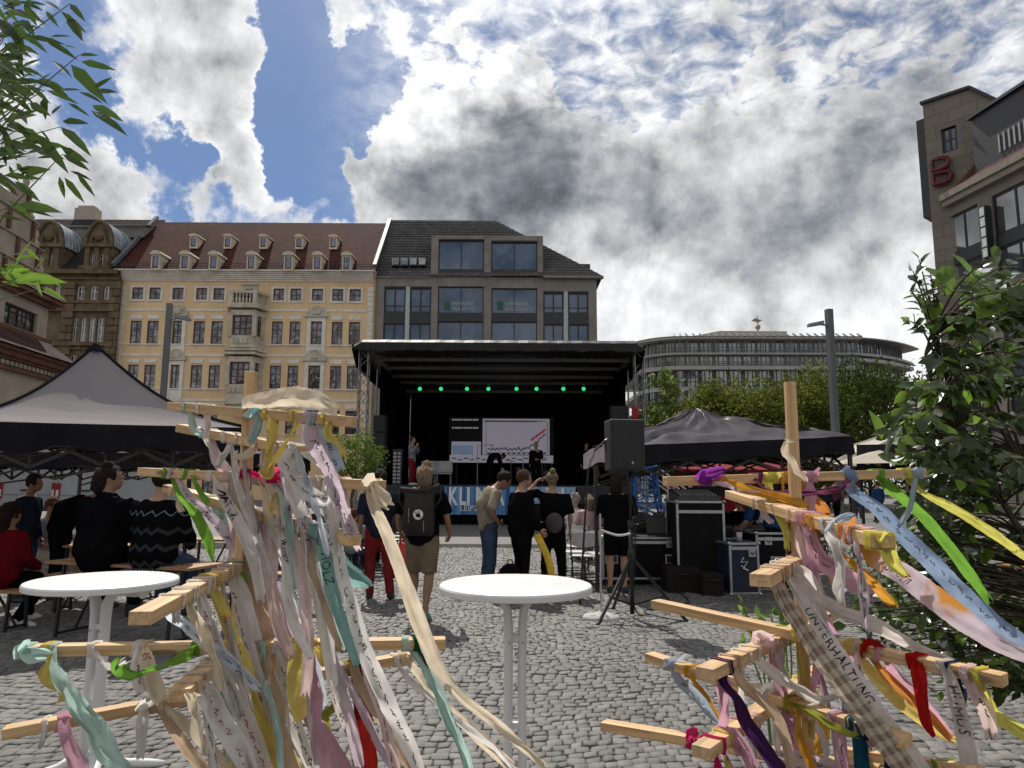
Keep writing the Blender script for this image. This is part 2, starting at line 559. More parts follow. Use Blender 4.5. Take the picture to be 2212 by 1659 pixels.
# leaves as numpy arrays
def leafmesh(name, pos, dirs, nrm, L, Wd, material, parent=None, local=False, fold=0.15, curl=0.0, origin=None):
 pos = np.asarray(pos, float)
 n = len(pos)
 d = np.asarray(dirs, float)
 d /= np.linalg.norm(d, axis=1)[:, None] + 1e-9
 nr = np.asarray(nrm, float)
 s = np.cross(d, nr)
 s /= np.linalg.norm(s, axis=1)[:, None] + 1e-9
 nr = np.cross(s, d)
 L = np.broadcast_to(np.asarray(L, float), (n,))[:, None]
 Wd = np.broadcast_to(np.asarray(Wd, float), (n,))[:, None]
 prof = [(0, 0), (.3, .42), (.6, .42), (1, 0)]
 vs = np.zeros((n, 8, 3))
 def at(u, side):
  z = -curl * u * u
  return pos + d * L * u + s * Wd * side + nr * (fold * Wd * abs(side) * 2 + z * L)
 vs[:, 0] = at(0, 0)
 vs[:, 1] = at(.28, -.45)
 vs[:, 2] = at(.30, 0)
 vs[:, 3] = at(.28, .45)
 vs[:, 4] = at(.65, -.36)
 vs[:, 5] = at(.66, 0)
 vs[:, 6] = at(.65, .36)
 vs[:, 7] = at(1, 0)
 base = (np.arange(n) * 8)[:, None]
 quads = np.array([[1, 2, 5, 4], [2, 3, 6, 5]])
 tris = np.array([[0, 2, 1], [0, 3, 2], [4, 5, 7], [5, 6, 7]])
 faces = []
 q = (base[:, None, :] + quads[None]).reshape(-1, 4)
 tr = (base[:, None, :] + tris[None]).reshape(-1, 3)
 me = bpy.data.meshes.new(name)
 me.vertices.add(n * 8)
 me.vertices.foreach_set('co', vs.reshape(-1).astype(np.float32))
 nl = q.size + tr.size
 me.loops.add(nl)
 me.loops.foreach_set('vertex_index', np.concatenate([q.ravel(), tr.ravel()]).astype(np.int32))
 npoly = len(q) + len(tr)
 me.polygons.add(npoly)
 starts = np.concatenate([np.arange(len(q)) * 4, q.size + np.arange(len(tr)) * 3]).astype(np.int32)
 me.polygons.foreach_set('loop_start', starts)
 me.polygons.foreach_set('use_smooth', np.ones(npoly, dtype=bool))
 me.update(calc_edges=True)
 me.validate()
 me.materials.append(material)
 return place(name, me, parent, local, 0, origin)
def unit(n):
 v = rng.normal(size=(n, 3))
 return v / np.linalg.norm(v, axis=1)[:, None]
# ================================================================== ground
def build_ground():
 m = bpy.data.materials.new('paving')
 m.use_nodes = True
 t = NT(m.node_tree)
 b = t.n['Principled BSDF']
 tc = t.node('ShaderNodeTexCoord').outputs['Object']
 wv = t.vm('ADD', tc, t.vm('MULTIPLY', t.vm('SUBTRACT', t.noise(tc, 0.8, 3, 0.5, col=True), (.5, .5, .5)), (.3, .3, .3)))
 br = t.node('ShaderNodeTexBrick')
 t.l.new(wv, br.inputs['Vector'])
 br.inputs['Scale'].default_value = 1.0
 br.inputs['Brick Width'].default_value = 0.13
 br.inputs['Row Height'].default_value = 0.115
 br.inputs['Mortar Size'].default_value = 0.012
 br.inputs['Color1'].default_value = (.16, .152, .145, 1)
 br.inputs['Color2'].default_value = (.115, .11, .105, 1)
 br.inputs['Mortar'].default_value = (.07, .065, .06, 1)
 n = t.noise(tc, 0.35, 6, 0.65)
 c = t.mix(t.m('MULTIPLY', t.sm(n, .35, .7), .35), br.outputs[0], (.16, .15, .14))
 t.set(b.inputs['Base Color'], c)
 b.inputs['Roughness'].default_value = .75
 bn = t.node('ShaderNodeBump', i_Strength=.5, i_Distance=.02, i_Height=t.m('SUBTRACT', 1.0, br.outputs[1]))
 t.l.new(bn.outputs[0], b.inputs['Normal'])
 mb = MB()
 mb.quad((-400, -60, 0), (400, -60, 0), (400, 700, 0), (-400, 700, 0))
 o = mb.build('ground', m)
 tag(o, kind='structure')
 # individual setts nearby
 xs, ys, ws, hs = [], [], [], []
 y = 2.6
 row = 0
 while y < 17.5:
  rh = .086 + .012 * random.random()
  x = -(.80 * y + 1.0) - random.random() * .1
  xe = .80 * y + 1.0
  while x < xe:
   w_ = random.uniform(.066, .108)
   xs.append(x + w_ / 2)
   ys.append(y + rh / 2)
   ws.append(w_)
   hs.append(rh)
   x += w_
  y += rh
  row += 1
 xs, ys, ws, hs = map(np.array, (xs, ys, ws, hs))
 n = len(xs)
 # the rows wander and fan
 def warp(X, Y):
  dy = .16 * np.sin(X * .9 + Y * .25) + .10 * np.sin(X * 2.1 - Y * .6 + 1.3) + 0.10 * X
  dx = .10 * np.sin(Y * 1.1 + X * .3)
  return X + dx, Y + dy
 q = np.array([(-1, -1), (1, -1), (1, 1), (-1, 1)])
 vs = np.zeros((n, 12, 3))
 tilt = rng.normal(size=(n, 2)) * .04
 top = .010 + rng.normal(size=n) * .0035
 jit = rng.normal(size=(n, 4, 2)) * .0045
 for ring, (k, zz) in enumerate(((0.955, -.03), (0.93, -.003), (0.78, 0.0035))):
  for a in range(4):
   X = xs + q[a, 0] * ws / 2 * k + jit[:, a, 0]
   Y = ys + q[a, 1] * hs / 2 * k + jit[:, a, 1]
   Xw, Yw = warp(X, Y)
   vs[:, ring * 4 + a, 0] = Xw
   vs[:, ring * 4 + a, 1] = Yw
   vs[:, ring * 4 + a, 2] = top + zz + (q[a, 0] * tilt[:, 0] * ws + q[a, 1] * tilt[:, 1] * hs) * .5 * (ring > 0)
 fq = []
 for r_ in (0, 1):
  for a in range(4):
   b_ = (a + 1) % 4
   fq.append((r_ * 4 + a, r_ * 4 + b_, r_ * 4 + 4 + b_, r_ * 4 + 4 + a))
 fq.append((8, 9, 10, 11))
 fq = np.array(fq)
 faces = ((np.arange(n) * 12)[:, None, None] + fq[None]).reshape(-1, 4)
 me = bpy.data.meshes.new('cobblestones')
 me.vertices.add(n * 12)
 me.vertices.foreach_set('co', vs.reshape(-1).astype(np.float32))
 me.loops.add(faces.size)
 me.loops.foreach_set('vertex_index', faces.ravel().astype(np.int32))
 me.polygons.add(len(faces))
 me.polygons.foreach_set('loop_start', (np.arange(len(faces)) * 4).astype(np.int32))
 me.polygons.foreach_set('use_smooth', np.ones(len(faces), dtype=bool))
 me.update(calc_edges=True)
 me.materials.append(mat('sett stone', (.128, .121, .112), .66, .25, 9, .5, 70, island=.45, stain=((.082, .077, .07), .45, .48)))
 o = place('cobblestones', me)
 tag(o, kind='structure')
 g = MB()
 g.quad((-16, 2.0, .002), (16, 2.0, .002), (16, 18.6, .002), (-16, 18.6, .002))
 o = g.build('joint_sand', mat('joint sand', (.070, .065, .058), .9, .3, 12))
 tag(o, kind='structure')
# ================================================================== facades
class Fac:
 def __init__(s, x, y, ang=0.0):
  s.o = V((x, y, 0))
  s.u = V((math.cos(ang), math.sin(ang), 0))
  s.n = V((math.sin(ang), -math.cos(ang), 0))
 def sz(s, px, py):
  v = ray(px, py)
  t = (s.o - CAM).dot(s.n) / v.dot(s.n)
  p = CAM + v * t
  return (p - s.o).dot(s.u), p.z
 def rect(s, x0, y0, x1, y1):
  ym, xm = (y0 + y1) / 2, (x0 + x1) / 2
  return s.sz(x0, ym)[0], s.sz(x1, ym)[0], s.sz(xm, y1)[1], s.sz(xm, y0)[1]
 def p(s, a, n, z):
  return s.o + s.u * a + s.n * n + V((0, 0, z))
 def box(s, mb, s0, s1, n0, n1, z0, z1):
  mb.obox(s.p(s0, n0, z0), s.u * (s1 - s0), -s.n * (n0 - n1) if False else s.n * (n1 - n0), V((0, 0, z1 - z0)))
 def wall(s, mb, s0, s1, z0, z1, holes, rev=0.22, back=None):
  S = sorted({s0, s1, *[h[0] for h in holes], *[h[1] for h in holes]})
  Z = sorted({z0, z1, *[h[2] for h in holes], *[h[3] for h in holes]})
  S = [x for x in S if s0 <= x <= s1]
  Z = [x for x in Z if z0 <= x <= z1]
  for i in range(len(S) - 1):
   j0 = None
   for j in range(len(Z)):
    hole = True
    if j < len(Z) - 1:
     cs, cz = (S[i] + S[i + 1]) / 2, (Z[j] + Z[j + 1]) / 2
     hole = any(h[0] < cs < h[1] and h[2] < cz < h[3] for h in holes)
    if hole:
     if j0 is not None:
      mb.quad(s.p(S[i], 0, Z[j0]), s.p(S[i + 1], 0, Z[j0]), s.p(S[i + 1], 0, Z[j]), s.p(S[i], 0, Z[j]))
     j0 = None
    elif j0 is None:
     j0 = j
  for a, b, c, d in holes:
   mb.quad(s.p(a, 0, c), s.p(a, -rev, c), s.p(a, -rev, d), s.p(a, 0, d))
   mb.quad(s.p(b, 0, c), s.p(b, 0, d), s.p(b, -rev, d), s.p(b, -rev, c))
   mb.quad(s.p(a, 0, d), s.p(a, -rev, d), s.p(b, -rev, d), s.p(b, 0, d))
   mb.quad(s.p(a, 0, c), s.p(b, 0, c), s.p(b, -rev, c), s.p(a, -rev, c))
def window(F, root, h, fm, gm, rev=.16, nx=2, rows=(.62,), fw=.07, name='window', open_=0):
 a, b, c, d = h
 fr = MB()
 n0, n1 = -rev - .02, -rev + .05
 F.box(fr, a, a + fw, n0, n1, c, d)
 F.box(fr, b - fw, b, n0, n1, c, d)
 F.box(fr, a + fw, b - fw, n0, n1, d - fw, d)
 F.box(fr, a + fw, b - fw, n0, n1, c, c + fw)
 for i in range(1, nx):
  x = a + (b - a) * i / nx
  F.box(fr, x - fw * .45, x + fw * .45, n0, n1 - .01, c + fw, d - fw)
 for r_ in rows:
  z = c + (d - c) * r_
  xs = [a + fw] + [a + (b - a) * i / nx for i in range(1, nx)] + [b - fw]
  for i in range(len(xs) - 1):
   F.box(fr, xs[i] + (fw * .45 if i else 0), xs[i + 1] - (fw * .45 if i < len(xs) - 2 else 0), n0, n1 - .015, z - fw * .3, z + fw * .3)
 o = fr.build(name, fm, root)
 g = MB()
 g.quad(F.p(a + .01, -rev, c + .01), F.p(b - .01, -rev, c + .01), F.p(b - .01, -rev, d - .01), F.p(a + .01, -rev, d - .01))
 g.build('pane', gm, o)
 return o
def glass(name, col=(.02, .025, .03), ior=2.1, rough=.04, wav=.03, scale=1.3):
 if name in _mats:
  return _mats[name]
 m = bpy.data.materials.new(name)
 m.use_nodes = True
 t = NT(m.node_tree)
 b = t.n['Principled BSDF']
 tc = t.node('ShaderNodeTexCoord').outputs['Object']
 rnd = t.node('ShaderNodeObjectInfo').outputs['Random']
 n = t.noise(t.vm('ADD', tc, t.node('ShaderNodeCombineXYZ', i_X=t.m('MULTIPLY', rnd, 60.0)).outputs[0]), .9, 5, .6, .5)
 c = t.mix(t.sm(n, .42, .62), tuple(x * (.5 if name[0] == 'o' else .85) for x in col), tuple(min(1, x * (2.6 if name[0] == 'o' else 1.35)) for x in col))
 if name.startswith('old'):
  n2 = t.noise(t.vm('ADD', tc, t.node('ShaderNodeCombineXYZ', i_X=t.m('MULTIPLY', rnd, 91.0), i_Z=t.m('MULTIPLY', rnd, 37.0)).outputs[0]), 1.1, 2, .5, 1.5)
  c = t.mix(t.m('MULTIPLY', t.sm(n2, .53, .58), .8), c, (.30, .31, .34))  # pale patches painted into the glass colour as reflections
 t.set(b.inputs['Base Color'], c)
 b.inputs['Roughness'].default_value = rough
 b.inputs['IOR'].default_value = ior
 bn = t.node('ShaderNodeBump', i_Strength=wav, i_Distance=.3, i_Height=t.noise(tc, scale, 2))
 t.l.new(bn.outputs[0], b.inputs['Normal'])
 _mats[name] = m
 return m
def roofmat(name, c1, c2, bw, rh, stain=None, axes=None):
 """courses of tiles: coordinates along the roof slope"""
 if name in _mats:
  return _mats[name]
 m = bpy.data.materials.new(name)
 m.use_nodes = True
 t = NT(m.node_tree)
 b = t.n['Principled BSDF']
 tc = t.node('ShaderNodeTexCoord').outputs['Object']
 sp = t.node('ShaderNodeSeparateXYZ', i_Vector=tc)
 cb = t.node('ShaderNodeCombineXYZ', i_X=sp.outputs[0], i_Y=t.m('MULTIPLY', sp.outputs[2], 1.25))
 br = t.node('ShaderNodeTexBrick')
 w_ = t.vm('ADD', cb.outputs[0], t.vm('MULTIPLY', t.vm('SUBTRACT', t.noise(tc, 2.5, 4, .6, col=True), (.5, .5, .5)), (.12, .12, 0)))
 t.l.new(w_, br.inputs['Vector'])
 br.inputs['Scale'].default_value = 1
 br.inputs['Brick Width'].default_value = bw
 br.inputs['Row Height'].default_value = rh
 br.inputs['Mortar Size'].default_value = rh * .12
 br.inputs['Mortar Smooth'].default_value = .6
 br.inputs['Color1'].default_value = (*c1, 1)
 br.inputs['Color2'].default_value = (*c2, 1)
 br.inputs['Mortar'].default_value = tuple(x * .45 for x in c2) + (1,)
 n = t.noise(tc, .35, 9, .68, .6)
 n2 = t.noise(tc, 1.3, 9, .7)
 c = t.mix(t.m('MULTIPLY', t.sm(n, .4, .66), .75), br.outputs[0], stain or tuple(x * .4 for x in c2))
 c = t.mix(t.m('MULTIPLY', t.sm(n2, .45, .7), .5), c, tuple(x * .6 for x in c1))
 t.set(b.inputs['Base Color'], c)
 b.inputs['Roughness'].default_value = .85
 b.inputs['Specular IOR Level'].default_value = .1
 bn = t.node('ShaderNodeBump', i_Strength=.6, i_Distance=.06, i_Height=t.m('SUBTRACT', 1.0, br.outputs[1]))
 t.l.new(bn.outputs[0], b.inputs['Normal'])
 _mats[name] = m
 return m
def bx(v):      # zoom -> reference pixels, left facades
 return v * .372
def by(v):
 return 438.8 + v * .372
PLY = 58.0
def build_yellow():
 F = Fac(P(535, 700, PLY).x, PLY)
 root = thing('townhouse', 'yellow baroque townhouse with white bay and red tiled roof with two rows of dormers', 'building', (F.o.x, PLY + 3, 0))
 sL = F.sz(bx(690), by(700))[0] - .15
 sR = F.sz(bx(2168), by(700))[0]
 zE = F.sz(535, 606)[1]
 yel = mat('ochre render', (.80, .585, .345), .85, .07, .6, .15, 30, stain=((.60, .43, .25), .9, .54, 3.5))
 wht = mat('cream stucco', (.78, .75, .67), .8, .10, 1.5, .2, 25, stain=((.45, .41, .34), 1.2, .54, 3.0))
 trim = mat('weathered stone', (.55, .50, .40), .85, .2, 1.2, .5, 14, stain=((.28, .25, .20), 1.1, .54))
 fm = mat('dark red window frame', (.10, .035, .03), .5, .1)
 gm = glass('old window glass', (.035, .03, .03), 1.9, .05, .10, 1.6)
 blueg = glass('dormer glass', (.05, .08, .20), 2.0, .05, .03)
 holes = []
 att = []
 for a, b in ((768, 832), (868, 933), (1002, 1066), (1140, 1203), (1240, 1303), (1588, 1650), (1687, 1750), (1812, 1875), (1930, 1993), (2030, 2095)):
  k = (a - 768) / 1330
  h = F.rect(bx(a), by(490 + 11 * k), bx(b), by(558 + 12 * k))
  att.append(h)
 r2 = []
 for a, b in ((755, 820), (853, 918), (1000, 1056), (1122, 1188), (1225, 1292), (1577, 1640), (1680, 1742), (1805, 1868), (1925, 1988), (2025, 2090)):
  k = (a - 755) / 1330
  r2.append(F.rect(bx(a), by(682 + 8 * k), bx(b), by(815 + 8 * k)))
 r3 = []
 for a, b in ((740, 800), (835, 900), (990, 1042), (1105, 1172), (1210, 1275), (1565, 1630), (1668, 1730), (1790, 1858), (1915, 1980), (2013, 2080)):
  k = (a - 740) / 1330
  r3.append(F.rect(bx(a), by(938 + 8 * k), bx(b), by(1073 + 8 * k)))
 dz = r2[0][2] - r3[0][2]
 r4 = [(a, b, c - dz, d - dz) for a, b, c, d in r3]
 r5 = [(a, b, .4, 3.4) for a, b, c, d in r3[::2]]
 holes = att + r2 + r3 + r4 + r5
 w = MB()
 F.wall(w, sL, sR, 0, zE, holes)
 w.quad(F.p(sL, 0, 0), F.p(sL, 0, zE), F.p(sL, -12, zE), F.p(sL, -12, 0))
 w.quad(F.p(sR, 0, 0), F.p(sR, -12, 0), F.p(sR, -12, zE), F.p(sR, 0, zE))
 w.build('wall', yel, root)
 for i, h in enumerate(att):
  window(F, root, h, fm, gm, .12, 2, (.5,), .06)
 for i, h in enumerate(r2 + r3 + r4):
  window(F, root, h, fm, gm, .14, 2, (.33, .64) if i % 3 else (.64,), .07)
 for h in r5:
  window(F, root, h, fm, gm, .16, 2, (.7,), .08)
 e = .17
 for a, b, c, d in att:
  sur = MB()
  F.box(sur, a - e, a - .01, 0, .05, c - e, d + e)
  F.box(sur, b + .01, b + e, 0, .05, c - e, d + e)
  F.box(sur, a - .01, b + .01, 0, .05, d + .01, d + e)
  F.box(sur, a - .01, b + .01, 0, .08, c - e, c - .01)
  sur.build('window_surround', wht, root)
 for i, (a, b, c, d) in enumerate(r2 + r3 + r4):
  sur = MB()
  if i % 10 in (2, 7):
   F.box(sur, a - .32, a - .02, 0, .10, c - .9, d + .35)
   F.box(sur, b + .02, b + .32, 0, .10, c - .9, d + .35)
   F.box(sur, a - .02, b + .02, 0, .09, d + .02, d + .35)
   F.box(sur, a - .02, b + .02, 0, .06, c - .9, c - .12)
  else:
   F.box(sur, a - .03, b + .03, 0, .06, d + .16, d + .46)
   sur.build('lintel', wht, root)
   sur = MB()
  F.box(sur, a - .12, b + .12, 0, .13, c - .11, c - .01)
  sur.build('window_surround' if i % 10 in (2, 7) else 'sill', wht, root)
 for i, (a, b, c, d) in enumerate(r2 + r3):
  if i % 10 in (2, 7):
   ped = MB()
   m_ = (a + b) / 2
   z = d + .38
   F.box(ped, a - .5, b + .5, 0, .22, z, z + .14)
   n = 9
   for k in range(n):
    x0 = a - .45 + (b - a + .9) * k / n
    x1 = a - .45 + (b - a + .9) * (k + 1) / n
    u_ = abs((k + .5) / n * 2 - 1)
    hgt = .75 * (math.cos(u_ * 1.5) ** .9) + .08
    F.box(ped, x0, x1, 0, .16 - .05 * (k % 2), z + .14, z + .14 + hgt)
   F.box(ped, m_ - .3, m_ + .3, .11, .26, z + .2, z + .66)
   ped.build('pediment', trim, root)
 # string courses and quoins
 band = MB()
 zz = [F.sz(535, by(622))[1], F.sz(535, by(823))[1], F.sz(535, by(884))[1], F.sz(535, by(1080))[1], F.sz(535, by(1145))[1]]
 bayL, bayR = F.sz(bx(1330), by(800))[0], F.sz(bx(1540), by(800))[0]
 for i, z in enumerate(zz):
  th = .18 if i in (0, 2, 4) else .10
  F.box(band, sL + .5, bayL - .02, 0, .045, z - th / 2, z + th / 2)
  F.box(band, bayR + .02, sR - .55, 0, .045, z - th / 2, z + th / 2)
 z = .5
 while z < zE - .9:
  for a in (sL - .02, sR - .52):
   F.box(band, a, a + .54 - (.08 if int(z / .42) % 2 else 0), 0, .06, z, z + .39)
  z += .42
 band.build('quoin_and_band', wht, root)
 c = MB()
 zc0, zc1 = F.sz(535, by(455))[1], F.sz(535, by(408))[1]
 for i in range(5):
  za = zc0 + (zc1 - zc0) * i / 5
  F.box(c, sL - .1, sR + .1, -.02, .12 + .12 * i, za, za + (zc1 - zc0) / 5 - .01)
 F.box(c, sL - .2, sR + .15, -.02, .82, zc1, zc1 + .10)
 c.build('cornice', wht, root)
 for sx in (sL - .1, sR + .05):
  gut = MB()
  gut.tube([F.p(sx, .15, 0), F.p(sx, .15, zc0 + .1), F.p(sx, .8, zc1 + .1)], .08, 8)
  gut.build('downpipe', mat('ochre pipe', (.5, .33, .13), .6), root)
 # bay window with balcony on top
 b = MB()
 zt, zb = F.sz(535, by(612))[1], F.sz(535, by(1140))[1]
 zmid = F.sz(535, by(870))[1]
 n0 = 1.25
 d_ = .95
 hb = []
 plan = [(bayL, 0), (bayL + .25, .25), (bayL + d_ * .55, n0), (bayR - d_ * .55, n0), (bayR - .25, .25), (bayR, 0)]
 def strip(z0, z1, ex, mbk):
  ring0 = [F.p(a + (ex if i > 2 else -ex), n + ex, z0) for i, (a, n) in enumerate(plan)]
  ring1 = [F.p(a + (ex if i > 2 else -ex), n + ex, z1) for i, (a, n) in enumerate(plan)]
  mbk.loft([ring0, ring1])
 for z0, z1 in ((zmid + .25, zt - .5), (zb + .1, zmid - .6)):
  strip(z0, z0 + 1.0, 0, b)
  strip(z1 - .35, z1 + .1, 0.02, b)
  for a, n in plan[1:5]:
   b.box(F.p(a, n - .1, (z0 + z1) / 2 + .3), (.34, .34, z1 - z0 - 1.2))
  for i in range(1, 4):
   p0, p1 = plan[i], plan[i + 1]
   fr = MB()
   q0, q1 = F.p(p0[0], p0[1] - .12, z0 + 1.0), F.p(p1[0], p1[1] - .12, z0 + 1.0)
   hh = z1 - .35 - (z0 + 1.0)
   for k in range(4 if i == 2 else 3):
    kk = k / (3 if i == 2 else 2)
    pp = q0.lerp(q1, .14 + kk * .72)
    fr.box(pp + V((0, 0, hh / 2)), (.08, .08, hh))
   for zz_ in (.05, .36, .68, hh - .05):
    z_ = zz_ if zz_ in (.05,) else (zz_ * hh if zz_ < 1 else zz_)
    fr.bar(q0.lerp(q1, .14) + V((0, 0, z_)), q0.lerp(q1, .86) + V((0, 0, z_)), .06, .07)
   wo = fr.build('window', fm, root)
   g = MB()
   g.quad(q0 + V((0, .03, 0)), q1 + V((0, .03, 0)), q1 + V((0, .03, hh)), q0 + V((0, .03, hh)))
   g.build('pane', gm, wo)
 for z in (zmid - .35, zmid - .05, zt - .25, zt - .05):
  strip(z, z + .2, .25, b)
 strip(zb - .5, zb + .1, .05, b)
 strip(zb - 1.1, zb - .5, -.12, b)
 for z0 in (zmid + .4, zb + .25):
  for k in range(5):
   a = bayL + .75 + k * (bayR - bayL - 1.5) / 4
   b.box(F.p(a, n0 + .03, z0 + .4), (.22, .08, .45))
 # interior core so that the bay does not look hollow
 b.build('bay', trim, root, fix=True)
 bal = MB()
 zr = F.sz(535, by(540))[1]
 strip(zr - .1, zr + .1, .22, bal)
 for i in range(1, 4):
  p0, p1 = plan[i], plan[i + 1]
  q0, q1 = F.p(p0[0], p0[1] + .1, zt + .15), F.p(p1[0], p1[1] + .1, zt + .15)
  nb = 7 if i == 2 else 4
  for k in range(nb):
   p_ = q0.lerp(q1, (k + .5) / nb)
   hgt = zr - zt - .25
   bal.lathe([(.05, 0), (.10, hgt * .3), (.05, hgt * .6), (.08, hgt)], p_, 8)
 for a, n in plan[1:5]:
  bal.box(F.p(a, n + .1, (zt + zr) / 2), (.32, .32, zr - zt + .3))
 bal.build('balcony', trim, root, fix=True)
 bd = F.rect(bx(1425), by(500), bx(1475), by(560))
 fr = MB()
 F.box(fr, bd[0] - .3, bd[0], 0, .1, bd[2] - .5, bd[3] + .3)
 F.box(fr, bd[1], bd[1] + .3, 0, .1, bd[2] - .5, bd[3] + .3)
 F.box(fr, bd[0], bd[1], 0, .1, bd[3], bd[3] + .3)
 F.box(fr, bd[0] - .35, bd[1] + .35, 0, .2, bd[3] + .32, bd[3] + .5)
 dr = fr.build('balcony_door', trim, root)
 g = MB()
 F.box(g, bd[0], bd[1], .0, .03, bd[2] - .5, bd[3])
 g.build('pane', blueg, dr)
 # roof
 DY = 5.6
 zR = P(585, 481, PLY + DY).z
 rm = roofmat('red roof tile', (.125, .040, .028), (.075, .027, .02), .30, .24, (.035, .02, .018))
 r = MB()
 z0 = zc1 + .10
 r.obox(F.p(sL - .1, .75, z0), F.u * (sR - sL + .25), V((0, DY + .75, zR - z0)), V((0, .08, -.10)))
 r.obox(F.p(sL - .1, -DY, zR - .0), F.u * (sR - sL + .25), V((0, DY + .75, z0 - zR)), V((0, -.08, -.1)))
 ro = r.build('roof', rm, root)
 for sx, up_ in ((sL - .25, .45), (sR + .12, .35)):
  cp = MB()
  cp.bar(F.p(sx, .85, z0 + .35), F.p(sx, -DY, zR + up_), .3, .30)
  cp.build('verge_coping', mat('zinc coping', (.13, .135, .14), .5, .15, 2), ro)
 snow = MB()
 for k in range(60):
  a = sL + .3 + (sR - sL - .6) * k / 59
  snow.bar(F.p(a, .5, z0 + .3), F.p(a, .5, z0 + .62), .03, .03)
 for hh in (.4, .6):
  snow.bar(F.p(sL, .5, z0 + hh), F.p(sR, .5, z0 + hh), .04, .03)
 snow.build('snow_guard', mat('rusty iron', (.10, .07, .06), .6), ro)
 slope = (zR - z0) / (DY + .75)
 def on_roof(px, py):
  v = ray(px, py)
  # z = z0 + slope*(y-(PLY-.75))
  t = (z0 + slope * (CAM.y - PLY + .75) - CAM.z) / (v.z - slope * v.y)
  return CAM + v * t
 dm = mat('dormer render', (.62, .54, .42), .8, .12, 2, .2, stain=((.35, .29, .22), 1.2, .56))
 for row, lst, yb, yt in (('low', (915, 1083, 1250, 1468, 1683, 1850, 2020), 388, 303), ('up', (1135, 1332, 1538, 1745, 1942), 262, 198)):
  for cx in lst:
   p0 = on_roof(bx(cx - 4), by(yb + (cx - 915) * .006))
   sc_ = p0.y / PF * .372
   ww = (52 if row == 'low' else 44) * sc_ * .5
   hh = (yb - yt + 10) * sc_
   d = MB()
   f0 = p0 + V((0, -.35, -.1))
   win = (ww * .70)
   # cheeks, front frame, curved top
   d.obox(f0 + V((-ww, 0, 0)), V((ww - win, 0, 0)), V((0, .12, 0)), V((0, 0, hh)))
   d.obox(f0 + V((win, 0, 0)), V((ww - win, 0, 0)), V((0, .12, 0)), V((0, 0, hh)))
   d.obox(f0 + V((-win, 0, hh - .12)), V((2 * win, 0, 0)), V((0, .12, 0)), V((0, 0, .12)))
   d.obox(f0 + V((-win, 0, 0)), V((2 * win, 0, 0)), V((0, .12, 0)), V((0, 0, .16)))
   dep = hh / slope + .6
   for sx in (-1, 1):
    d.prism([f0 + V((sx * ww, .12, 0)), f0 + V((sx * ww, .12, hh)), f0 + V((sx * ww, dep, hh))], V((-sx * .1, 0, 0)))
   dd = d.build('dormer', dm, root, fix=True)
   tp = MB()
   ring0, ring1 = [], []
   for k in range(9):
    a = math.pi * k / 8
    off = V((-math.cos(a) * (ww + .12), 0, math.sin(a) * (.34 if row == 'low' else .24)))
    ring0.append(f0 + V((0, -.12, hh)) + off)
    ring1.append(f0 + V((0, dep + .5, hh + .1)) + off)
   tp.loft([ring0, ring1])
   tp.build('dormer_roof', dm if row == 'up' else dm, dd, fix=True)
   g = MB()
   g.obox(f0 + V((-win, .05, .22)), V((2 * win, 0, 0)), V((0, .02, 0)), V((0, 0, hh - .34)))
   g.build('pane', blueg, dd)
   fr = MB()
   for sx in (-1, 1):
    fr.obox(f0 + V((sx * win - (.07 if sx > 0 else 0), .03, .22)), V((.07, 0, 0)), V((0, .02, 0)), V((0, 0, hh - .34)))
   fr.obox(f0 + V((-win + .07, .03, .22)), V((2 * win - .14, 0, 0)), V((0, .02, 0)), V((0, 0, .07)))
   fr.build('frame', fm, dd)
def mx_(v):
 return 740.5 + v * .31
def my_(v):
 return 438.8 + v * .31
